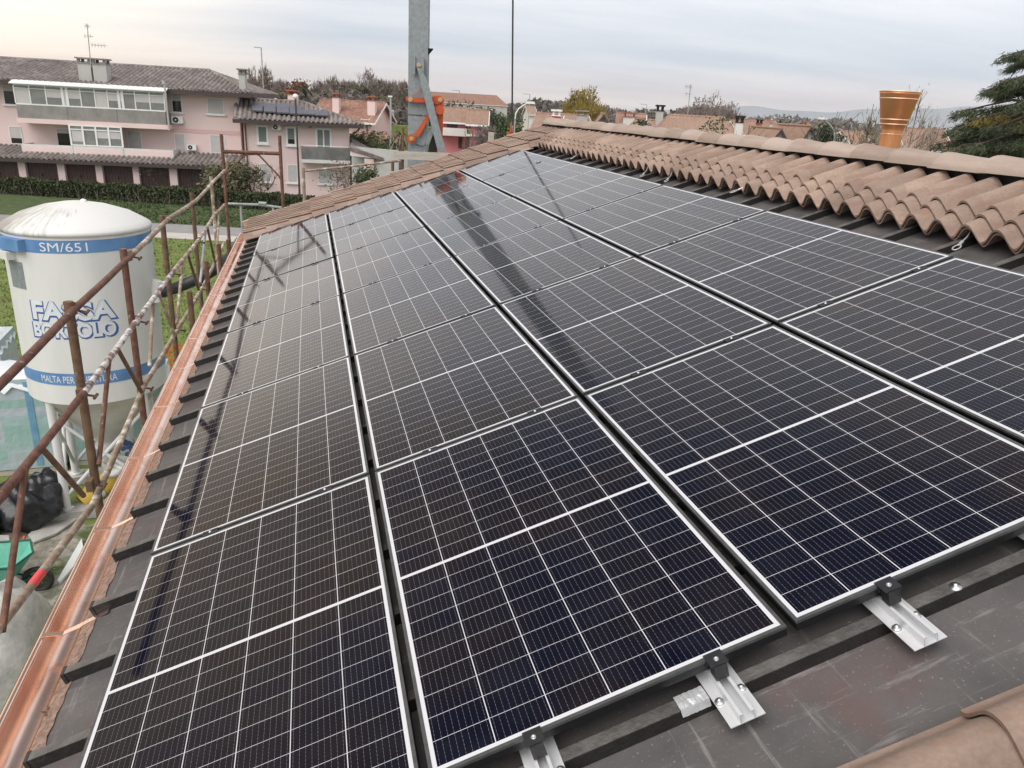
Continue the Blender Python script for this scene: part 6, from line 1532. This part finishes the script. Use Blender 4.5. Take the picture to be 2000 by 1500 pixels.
fh('small white gabled outbuilding beside the tall white chimney block', 1240, 1268, 233, 250, 80, 5, 'white_render', 'roof_orange', ridge='toward', over=0.4, fascia='fascia')
fh('wide terracotta house with hipped roof and grey chimney column behind our ridge', 1262, 1476, 228, 290, 58, 12, 'white_render', 'roof_tan', ang=rad(-6), over=0.5, hip=0.22, stacks=((1427, 225, 13, 'white_render', 'dark'),))
fh('small house with a black topped chimney stack hidden by the camellia', 1278, 1312, 236, 262, 66, 4, 'grey_render', 'roof_tan', over=0.3, stacks=((1291, 205, 12, 'grey_render', 'dark'),))
fh('tan tiled house with a pale chimney beyond the wide hipped roof', 1442, 1530, 238, 262, 110, 9, 'cream', 'roof_orange', ang=rad(4), over=0.4, stacks=((1480, 233, 9, 'brick', 'dark'),))
fh('house with brick red roof and small white gable on the skyline', 1452, 1520, 234, 248, 170, 10, 'white_render', 'roof_red', ang=rad(-6), over=0.5)
fh('pale green house with steep pointed gable and dark windows, left of its twin', 1508, 1534, 251, 278, 66, 8, 'grey_render', 'roof_tan', ridge='toward', over=0.3, fascia='fascia', group='pointed gables', windows=((0.25, 3.9, 0.42, 4.7, 'glass_dark'), (0.62, 3.9, 0.79, 4.7, 'glass_dark')))
fh('pale green house with steep pointed gable beside the dark conifer', 1563, 1592, 246, 280, 68, 8, 'grey_render', 'roof_tan', ridge='toward', over=0.3, fascia='fascia', group='pointed gables')
fh('long orange roof between the two pointed gables', 1530, 1572, 244, 275, 72, 9, 'cream', 'roof_orange', ang=rad(-3), over=0.4, stacks=((1561, 259, 5, 'cream', 'brick'), (1566, 236, 6, 'cream', 'brick')))
fh('house with bright orange roof low behind the yellowing shrub', 1664, 1712, 258, 285, 100, 8, 'white_render', 'roof_orange', over=0.4, ang=rad(6))
fh('orange roofed house glimpsed behind the sapling right of the copper chimney', 1768, 1862, 252, 290, 105, 9, 'cream', 'roof_orange', over=0.4, ang=rad(-6))
fh('white house with terracotta roof behind the street lamp on the skyline', 1030, 1050, 207, 222, 190, 8, 'white_render', 'roof_tan', ang=rad(10), over=0.4)
# white van on the road by the wood
vn = at(752, 236, 118); zv = vn[2]
fv = Face(at(738, 237, 118), at(766, 237, 118)); 
v = thing('delivery_van', 'white delivery van parked before the wood, left of the crane mast', 'van', fv(0, 0, zv - 0.35))
L_ = fv.len; zb_ = zv - 0.35 - 0.2
prof_ = [(0, .35), (0.02, .9), (0.35, 1.15), (0.9, 1.95), (1.3, 2.1), (L_ - 0.1, 2.1), (L_, 1.9), (L_, .35)]
b = MB(); b.prism([fv(x, 0, zb_ + z) for x, z in prof_], -fv.n * 1.9); b.build('body', MAT['van'], v)
b = MB(); b.prism([fv(x, 0.012, zb_ + z) for x, z in ((.55, 1.2), (.98, 1.85), (1.4, 1.85), (1.4, 1.2))], fv.n * 0.01); b.build('side_window', MAT['glass_dark'], v)
for x in (0.55, L_ - 0.55):
    b = MB(); b.prism([fv(x + .34 * math.cos(q), 0.02, zb_ + .34 + .34 * math.sin(q)) for q in [2 * math.pi * i / 16 for i in range(16)]], -fv.n * 0.25); b.build('wheel', MAT['black_rubber'], v)
b = MB(); b.prism([fv(L_ + .02, -0.1, zb_ + .6), fv(L_ + .02, -0.9, zb_ + .6), fv(L_ + .02, -0.9, zb_ + 2.0), fv(L_ + .02, -0.1, zb_ + 2.0)], fv.e * 0.02); b.build('rear_door', MAT['galv_dull'], v)
gr_ = MB(); c_ = fv(-6, 1, 0); gr_.box((-14, -3.5, 0), (14, 1.2, zb_), F=fv); o_ = gr_.build('embankment', MAT['grass']); o_['kind'] = 'structure'

# =====================================================================  POLES, LAMPS, AERIALS
def lamp(label, x, ytop, ybase, h, kind, r=0.05, name='street_lamp'):
    p1 = at(x, ytop, h); t = thing(name, label, 'street lamp' if name == 'street_lamp' else 'aerial', (p1[0], p1[1], 0))
    b = MB(); b.tube([[p1[0], p1[1], 0], [p1[0], p1[1], p1[2] * 0.5], p1], [r * 1.3, r * 1.1, r], 8); b.build('pole', MAT['galv_dull' if kind != 'dark' else 'fascia'], t)
    px_ = h / FPX
    if kind == 'arm':                   # tall pole with a short flat arm to the left
        b = MB(); b.tube([p1, p1 - RGT * 13 * px_], r * 0.8, 6); b.build('arm', MAT['galv_dull'], t)
    elif kind == 'dark':
        b = MB(); lump(b, p1 + [0, 0, 0.05], 0.19, 0.19, 0.19, 3, amp=0.0, n=10); b.build('lamp_head', MAT['white_frame'], t)
    elif kind == 'head':
        b = MB(); b.box((-0.22, -0.12, 0), (0.14, 0.12, 0.14), F=lambda i, j, k: p1 + RGT * i + FWD * j + np.array([0, 0, k])); b.build('lamp_head', MAT['white_frame'], t)
    return t, p1
lamp('tall thin lamp pole with flat arm rising behind the pink apartment block', 510, 93, 200, 72, 'arm', 0.05)
lamp('dark lamp pole with round white head in front of the pink house', 577, 190, 390, 57, 'dark', 0.06)
lamp('grey lamp post standing left of the crane mast', 763, 190, 290, 75, 'head', 0.09)
lamp('thin lamp pole with flat arm right of the crane mast', 897, 177, 230, 160, 'arm', 0.08)
lamp('thin lamp pole with flat arm over the woods, right of the black rod', 1035, 184, 215, 170, 'arm', 0.08)
lamp('thin lamp pole with flat arm in front of the yellow willow', 1140, 179, 225, 120, 'arm', 0.06)
lamp('short lamp pole with flat arm on the skyline right of the willow', 1263, 204, 240, 190, 'arm', 0.08)
t, p = lamp('curved white street lamp beside the round green tree', 1006, 232, 260, 48, '', 0.04)
px_ = 48 / FPX
b = MB(); b.tube([p, p + RGT * 1 * px_ + [0, 0, 10 * px_], p + RGT * 6 * px_ + [0, 0, 18 * px_], p + RGT * 14 * px_ + [0, 0, 24 * px_], p + RGT * 22 * px_ + [0, 0, 28 * px_]], 0.036, 8); b.build('arm', MAT['white_frame'], t)
b = MB(); q = p + RGT * 26 * px_ + np.array([0, 0, 29 * px_]); b.box((-0.28, -0.12, -0.06), (0.28, 0.12, 0.07), F=lambda i, j, k: q + RGT * i + FWD * j + np.array([0, 0, k])); b.build('lamp_head', MAT['white_frame'], t)
t, p = lamp('curved street lamp leaning over the dark conifer', 1630, 270, 290, 42, '', 0.05)
px_ = 42 / FPX
b = MB(); b.tube([p, p - RGT * 4 * px_ + [0, 0, 14 * px_], p - RGT * 12 * px_ + [0, 0, 22 * px_], p - RGT * 26 * px_ + [0, 0, 32 * px_]], 0.035, 8); b.build('arm', MAT['galv_dull'], t)
b = MB(); q = p - RGT * 29 * px_ + np.array([0, 0, 33 * px_]); b.box((-0.22, -0.1, -0.05), (0.22, 0.1, 0.05), F=lambda i, j, k: q + RGT * i + FWD * j + np.array([0, 0, k])); b.build('lamp_head', MAT['white_frame'], t)
def aerial(label, x, ytop, ybase, h, bars, r=0.035, lean=0.0):
    p1 = at(x, ytop, h); p0 = at(x + lean, ybase, h); t = thing('tv_aerial', label, 'aerial', p0)
    b = MB(); b.tube([p0, p1], r, 6); b.build('mast', MAT['galv_dull'], t)
    px_ = h / FPX
    for (dy, l0, l1, n) in bars:
        q = p1 - np.array([0, 0, dy * px_]); b = MB(); b.tube([q + RGT * l0 * px_, q + RGT * l1 * px_ + FWD * 0.2], r * 0.6, 5)
        for k in range(n):
            m_ = q + RGT * (l0 + (l1 - l0) * (k + 0.5) / n) * px_; b.tube([m_ - [0, 0, 4 * px_], m_ + [0, 0, 4 * px_]], r * 0.4, 4)
        b.build('antenna_array', MAT['galv_dull'], t)
aerial('television aerial with several arrays on the apartment block roof', 170, 48, 132, 60, [(2, -5, 3, 3), (19, -9, 6, 3), (33, 2, 29, 5)], 0.035, 8)
aerial('television aerial with comb arrays rising above the terracotta roofs', 1349, 165, 225, 55, [(4, -10, 4, 4), (16, -9, 4, 2)], 0.03, -6)

# =====================================================================  TREES, HEDGES, SHRUBS
random.seed(31)
hf = Face(at(-60, 372, 57.0), at(612, 385, 56.0))
hd = thing('hedge', 'long clipped dark hedge with bare stems below along the garages and pink house', 'hedge', hf(0, 0, 0))
rg = np.random.default_rng(2)
n = 24000; s_ = rg.uniform(0, hf.len, n); zz = 0.02 + rg.uniform(0, 1, n) ** 0.75 * 1.22 + 0.05 * np.sin(s_ * 1.7) + 0.04 * np.sin(s_ * 4.1); tt = rg.uniform(-0.55, 0.55, n) * (1 - 0.25 * rg.random(n))
keep = (zz > 0.55) | (rg.random(n) < 0.42); pts = np.array([hf(a, c_, z) for a, c_, z in zip(s_[keep], tt[keep], zz[keep])])
b = MB(); leaf_quads(b, pts, 0.11, rg); b.build('foliage', MAT['hedge'], hd)
b = MB()
for k in range(420):
    a = rg.uniform(0, hf.len); q = hf(a, rg.uniform(-.3, .45), 0.0); b.tube([q, q + np.array([rg.normal() * .2, rg.normal() * .1, rg.uniform(0.7, 1.1)])], 0.022, 3, caps=False)
b.build('stems', MAT['bark_pale'], hd)
shrub('green_shrub', 'bushy green shrub behind the hedge at the scaffold corner', at(460, 392, 57.6), 3.0, 3.0, 'lf_olive', 3, 2600, 0.16)
shrub('loose_shrub', 'loose leafy shrub right of the bushy green one, before the downpipe', at(492, 376, 58.5), 2.0, 2.2, 'lf_olive', 4, 500, 0.12)
shrub('bare_shrub', 'small bare shrub before a closed pale shutter', at(523, 372, 58), 1.6, 2.0, 'lf_plum', 5, 60, 0.07)
shrub('bare_shrub', 'twiggy shrub before the second garage door', at(76, 364, 59), 1.6, 2.4, 'lf_brown', 15, 50, 0.07)
shrub('bare_shrub', 'twiggy shrub before the fifth garage door', at(312, 368, 59), 1.6, 2.2, 'lf_brown', 16, 50, 0.07)
shrub('airy_shrub', 'airy shrub with pale twigs before the right corner of the pink house', at(663, 388, 56), 2.4, 2.6, 'lf_olive', 6, 420, 0.085)
shrub('green_shrub', 'dense green shrub under the porch roof', at(712, 372, 57), 1.8, 1.5, 'lf_green', 7, 1200, 0.10)
tree('shade_tree', 'spreading grey green tree right of the porch roof', at(716, 318, 68) * [1, 1, 0], 5.2, 4.6, 'lf_green', seed=41, n_leaf=3200, leaf=0.16, trunk=0.2)
shrub('green_shrub', 'clipped dark green hedge block left of the crane mast', at(733, 268, 78) * [1, 1, 0], 5.0, 4.6, 'hedge', 8, 2600, 0.2)
wl_ = MB(); fw = Face(at(690, 330, 62), at(800, 316, 60)); wl_.box((0, 0, 0), (fw.len, 0.2, at(760, 293, 60)[2]), F=fw); tag(wl_.build('boundary_wall', MAT['grey_render']), 'low grey boundary wall behind the toe board', 'wall')
# palm behind the mast
pm = at(783, 300, 58); pt = at(783, 262, 58); t = thing('palm_tree', 'small drooping palm left of the crane mast', 'palm', (pm[0], pm[1], 0))
b = MB(); b.tube([[pm[0], pm[1], 0], pt], 0.16, 8); b.build('trunk', MAT['bark'], t)
b = MB(); rg = np.random.default_rng(8)
for k in range(34):
    a = rg.uniform(0, 6.28); u = np.array([math.cos(a), math.sin(a), 0]); L2 = rg.uniform(0.8, 1.4); el = rg.uniform(-0.5, 1.1); side = np.array([-u[1], u[0], 0]) * 0.07
    p0 = pt; 
    for j in range(4):
        f0, f1 = j / 4, (j + 1) / 4
        A_, B_ = [pt + u * L2 * f * math.cos(el * (1 - f)) + np.array([0, 0, L2 * (math.sin(el) * f - 0.75 * f * f)]) for f in (f0, f1)]
        b.quad(A_ - side, A_ + side, B_ + side * (1 - f1 * .8), B_ - side * (1 - f1 * .8))
b.build('fronds', MAT['lf_olive'], t)
GZ = np.array([1, 1, 0.0])
TREES = [ # name, label, px x, y top, depth, width m, leaf mat, bark, leaves, leaf size, shape, bare
 ('poplar', 'slim pale poplar left of the tall lamp pole', 491, 139, 150, 2.6, 'lf_brown', 'bark_pale', 1500, .24, 'tall', 1),
 ('poplar', 'wider pale poplar behind the tall lamp pole', 516, 137, 150, 3.5, 'lf_brown', 'bark_pale', 2400, .24, 'tall', 1),
 ('plum_tree', 'greyish round tree right of the poplars', 547, 158, 190, 4.6, 'lf_plum', 'bark', 1900, .32, 'round', 1),
 ('oak_tree', 'dense rust brown tree behind the red roof', 579, 153, 180, 5.8, 'lf_rust', 'bark', 5200, .30, 'round', 0),
 ('autumn_tree', 'low yellowish brown tree behind the brick topped chimney', 534, 176, 160, 5.4, 'lf_olive', 'bark', 2600, .28, 'round', 0),
 ('evergreen_tree', 'dark low evergreen right of the rust brown tree', 604, 174, 170, 6.6, 'lf_dark', 'bark', 4200, .30, 'broad', 0),
 ('bare_tree', 'pale bare tree above the left end of the red roof', 626, 160, 200, 4.6, 'lf_plum', 'bark_pale', 1700, .32, 'round', 1),
 ('bare_tree', 'twiggy tree right of the pale bare tree', 651, 157, 195, 5.0, 'lf_brown', 'bark', 2400, .32, 'round', 1),
 ('wood_tree', 'olive tree in the wood above the red roof', 682, 161, 195, 5.4, 'lf_brown', 'bark', 3200, .32, 'round', 1),
 ('bare_tree', 'tallest bare tree of the wood with open crown', 719, 135, 200, 4.8, 'lf_plum', 'bark_pale', 650, .26, 'round', 1),
 ('wood_tree', 'olive green tree below the tallest bare tree', 706, 164, 190, 6.2, 'lf_olive', 'bark', 3600, .32, 'round', 0),
 ('wood_tree', 'brown twiggy tree behind the grey lamp post', 742, 160, 192, 6.4, 'lf_brown', 'bark', 3200, .32, 'round', 1),
 ('wood_tree', 'pale twiggy tree right of the grey lamp post', 765, 163, 196, 5.2, 'lf_plum', 'bark', 2400, .32, 'round', 1),
 ('wood_tree', 'dark tree behind the white van', 757, 192, 180, 8.0, 'lf_olive', 'bark', 4200, .32, 'round', 0),
 ('wood_tree', 'brown twiggy tree at the left edge of the crane mast', 787, 164, 190, 4.6, 'lf_brown', 'bark', 2600, .32, 'round', 1),
 ('wood_tree', 'dark undergrowth tree above the farm annex', 715, 192, 178, 8.0, 'lf_wood', 'bark', 4600, .32, 'broad', 0),
 ('wood_tree', 'dark undergrowth tree over the right end of the red roof', 670, 186, 182, 8.0, 'lf_wood', 'bark', 4600, .32, 'broad', 0),
 ('round_tree', 'round clipped green tree behind the black rod', 999, 212, 56, 2.6, 'lf_green', 'bark', 4200, .11, 'round', 0),
 ('plum_tree', 'purple leaved tree between the pink wing and the round tree', 952, 246, 80, 3.6, 'lf_plum', 'bark', 1200, .14, 'round', 1),
 ('willow_tree', 'yellow autumn willow behind the white gabled house', 1141, 182, 92, 5.1, 'lf_yellow', 'bark', 9000, .15, 'round', 1),
 ('camellia', 'dark glossy camellia in front of the terracotta roofs', 1279, 210, 33, 3.0, 'lf_dark', 'bark', 7000, .075, 'round', 0),
 ('plum_tree', 'brown purple round tree, left one of the pair on the skyline', 1372, 207, 150, 8.6, 'lf_plum', 'bark', 6000, .22, 'round', 1),
 ('plum_tree', 'brown purple round tree, right one of the pair on the skyline', 1417, 211, 150, 6.6, 'lf_plum', 'bark', 5000, .22, 'round', 1),
 ('bare_tree', 'thin bare tree between the pair of round purple trees', 1396, 182, 120, 3.6, 'lf_plum', 'bark_pale', 500, .16, 'tall', 1),
 ('plum_tree', 'small purple tree left of the camellia on the skyline', 1207, 217, 160, 6.0, 'lf_plum', 'bark', 1400, .25, 'round', 0),
 ('garden_tree', 'green garden tree with bare twigs before the grey chimney column', 1395, 228, 38, 2.8, 'lf_green', 'bark', 2600, .085, 'round', 0),
 ('bare_tree', 'reddish twiggy tree before the long orange roof', 1462, 240, 45, 2.2, 'lf_rust', 'bark', 240, .06, 'round', 1),
 ('conifer', 'dark conifer by the curved lamp on the right', 1627, 232, 44, 2.7, 'lf_dark', 'bark', 4200, .10, 'round', 0),
 ('cypress', 'small dark cypress on the skyline before the hills', 1533, 232, 120, 2.6, 'lf_dark', 'bark', 900, .2, 'round', 0),
 ('autumn_tree', 'yellow brown shrub tree left of the copper chimney', 1697, 235, 34, 1.7, 'lf_yellow', 'bark', 900, .075, 'round', 1),
 ('sapling', 'slender sapling with sparse leaves left of the copper chimney', 1709, 196, 30, 1.2, 'lf_brown', 'bark', 500, .05, 'tall', 1),
 ('sapling', 'tall airy sapling with few dry leaves right of the copper chimney', 1793, 166, 27, 2.5, 'lf_brown', 'bark_pale', 900, .05, 'round', 1),
]
for i, (nm, lab, x, yt, h, w, lm, bm, nl, ls, shp, bare) in enumerate(TREES):
    top = at(x, yt, h); base = top * GZ
    tree(nm, lab, base, top[2], w, lm, bm, seed=100 + i, n_leaf=nl, leaf=ls, trunk=0.22 if shp != 'tall' else 0.25, levels=4 if bare else 3, bare=bare, shape=shp)
# dark belt of evergreens behind the rose house
for i, (x, yt, h, w) in enumerate(((858, 197, 150, 7), (880, 199, 148, 7), (904, 203, 146, 7), (928, 207, 144, 7), (950, 212, 142, 7), (966, 222, 138, 6))):
    top = at(x, yt, h); pos = ('first', 'second', 'third', 'fourth', 'fifth', 'last')[i]
    tree('evergreen_tree', '%s tree from the left in the dark evergreen belt behind the rose pink house' % pos, top * GZ, top[2], w, 'lf_dark', seed=300 + i, n_leaf=2200, leaf=.26, trunk=0.12, shape='broad', group='dark evergreen belt')
# far wood along the horizon: one mass
rg = np.random.default_rng(77)
def wood(name, h0, h1, a0, a1, zt, n, size, m_):
    a = rg.uniform(a0, a1, n); h = rg.uniform(h0, h1, n); top = zt * (0.70 + 0.22 * np.sin(a * 0.021 + 1) + 0.12 * np.sin(a * 0.09) + 0.08 * np.sin(a * 0.31))
    z = rg.uniform(0.0, 1, n) ** 0.7 * top + rg.normal(size=n) * 0.4
    pts = np.array([gp(i, j, max(k, 0.2)) for i, j, k in zip(a, h, z)]); q = MB(); leaf_quads(q, pts, size, rg); tag(q.build(name, MAT[m_]), kind='stuff')
wood('far_wood', 420, 470, -40, 520, 13, 9000, 1.8, 'lf_wood')
wood('far_wood', 230, 262, 60, 330, 9.0, 6000, 1.2, 'lf_brown')
wood('far_wood', 900, 980, -60, 1200, 17, 8000, 3.2, 'lf_wood')
wood('far_wood', 150, 172, 55, 150, 6.5, 3500, .7, 'lf_wood')
wood('far_wood', 150, 175, -46, -18, 11, 3600, .6, 'lf_wood')
# cedar on the right
ct = at(2075, 200, 19.5); rg = np.random.default_rng(12)
cd_ = thing('cedar', 'large dark cedar with flat drooping branches at the right edge', 'tree', (ct[0], ct[1], 0))
b = MB(); b.tube([[ct[0], ct[1], 0], [ct[0], ct[1], 6], [ct[0] + .1, ct[1], 12.5]], [0.38, 0.28, 0.06], 10); b.build('trunk', MAT['bark'], cd_)
limb = MB(); nd = MB(); ndy = MB()
def bough(tip, tgt, start=None, w=0.55, n=1500):
    tip = np.asarray(tip, float); st = np.array([ct[0], ct[1], tip[2] + 0.25]) if start is None else start
    d = tip - st; L = np.linalg.norm(d); side = unit(np.cross(d, [0, 0, 1]))
    mid = st + d * 0.5 + np.array([0, 0, 0.22]); limb.tube([st, mid, tip], [0.05, 0.03, 0.008], 5, caps=False)
    P_ = []
    for k in range(int(12 + L * 9)):   # side twigs, each carrying hanging sprays
        f = rg.uniform(0.12, 1.0); base = st * (1 - f) ** 2 + 2 * f * (1 - f) * mid + f * f * tip
        sg = rg.choice((-1, 1)); ln = w * (1.15 - f) * rg.uniform(0.5, 1.2) + 0.12
        tw = unit(unit(d) * 0.8 + side * sg * rg.uniform(0.3, 1.2)) * ln; e_ = base + tw + np.array([0, 0, -0.10 * ln - rg.uniform(0, .10)])
        limb.tube([base, e_], [0.010, 0.004], 3, caps=False)
        m_ = int(n / (12 + L * 9)); g_ = rg.uniform(0, 1, m_)[:, None]; P_.append(base + (e_ - base) * g_ + rg.normal(size=(m_, 3)) * [0.045, 0.045, 0.028] - np.array([0, 0, 1]) * rg.uniform(0, 0.09, m_)[:, None])
    PP = np.concatenate(P_); dd_ = np.tile(unit(d) * 0.8 + np.array([0, 0, -0.55]), (len(PP), 1)); twig_quads(tgt, PP, dd_, 0.11, 0.0085, rg)
for (x, y, dh) in ((1953, 112, 0), (1975, 128, 1), (1960, 160, -1), (1928, 176, 0), (1938, 188, .8), (1985, 205, -1), (1868, 219, 0), (1900, 226, .8), (1878, 243, 1), (1862, 252, -.5), (1880, 262, .6), (1835, 280, .3), (1850, 292, -.7), (1900, 285, -1.2), (1930, 300, -.5), (1890, 310, .9), (1960, 270, 1.2), (1940, 250, -1), (1985, 238, 1), (1870, 300, 1.5)):
    bough(at(x, y, 18.6 + dh), nd, w=0.62, n=1900)
for k in range(20):                     # fuller body towards the trunk
    a = rg.uniform(0, 6.28); z = rg.uniform(1.2, 10.5); r = (1.4 + 0.12 * (11 - z)) * rg.uniform(0.7, 1.2); bough([ct[0] + r * math.cos(a), ct[1] + r * math.sin(a), z], nd, n=1100)
for (x, y) in ((1905, 234), (1940, 240), (1975, 246)): bough(at(x, y, 18.0), ndy, w=0.35, n=1500)
limb.build('limbs', MAT['bark'], cd_); nd.build('needles', MAT['lf_cedar'], cd_); ndy.build('yellow_needles', MAT['lf_cedar_y'], cd_)

# =====================================================================  HAZE
b = MB(); b.box((-5900, -700, -1.0), (5900, 5900, 165.0), F=lambda i, j, k: gp(i, j, k))
hz_ = b.build('haze', [])
hm = bpy.data.materials.new('haze'); hm.use_nodes = True; hn = hm.node_tree.nodes; hn.clear()
ho = hn.new('ShaderNodeOutputMaterial'); hv = hn.new('ShaderNodeVolumePrincipled'); hv.inputs['Color'].default_value = (0.95, 0.97, 1.0, 1); hv.inputs['Density'].default_value = 0.00017; hv.inputs['Anisotropy'].default_value = 0.6
hm.node_tree.links.new(hv.outputs[0], ho.inputs['Volume']); hz_.data.materials.append(hm)
hz_['kind'] = 'stuff'
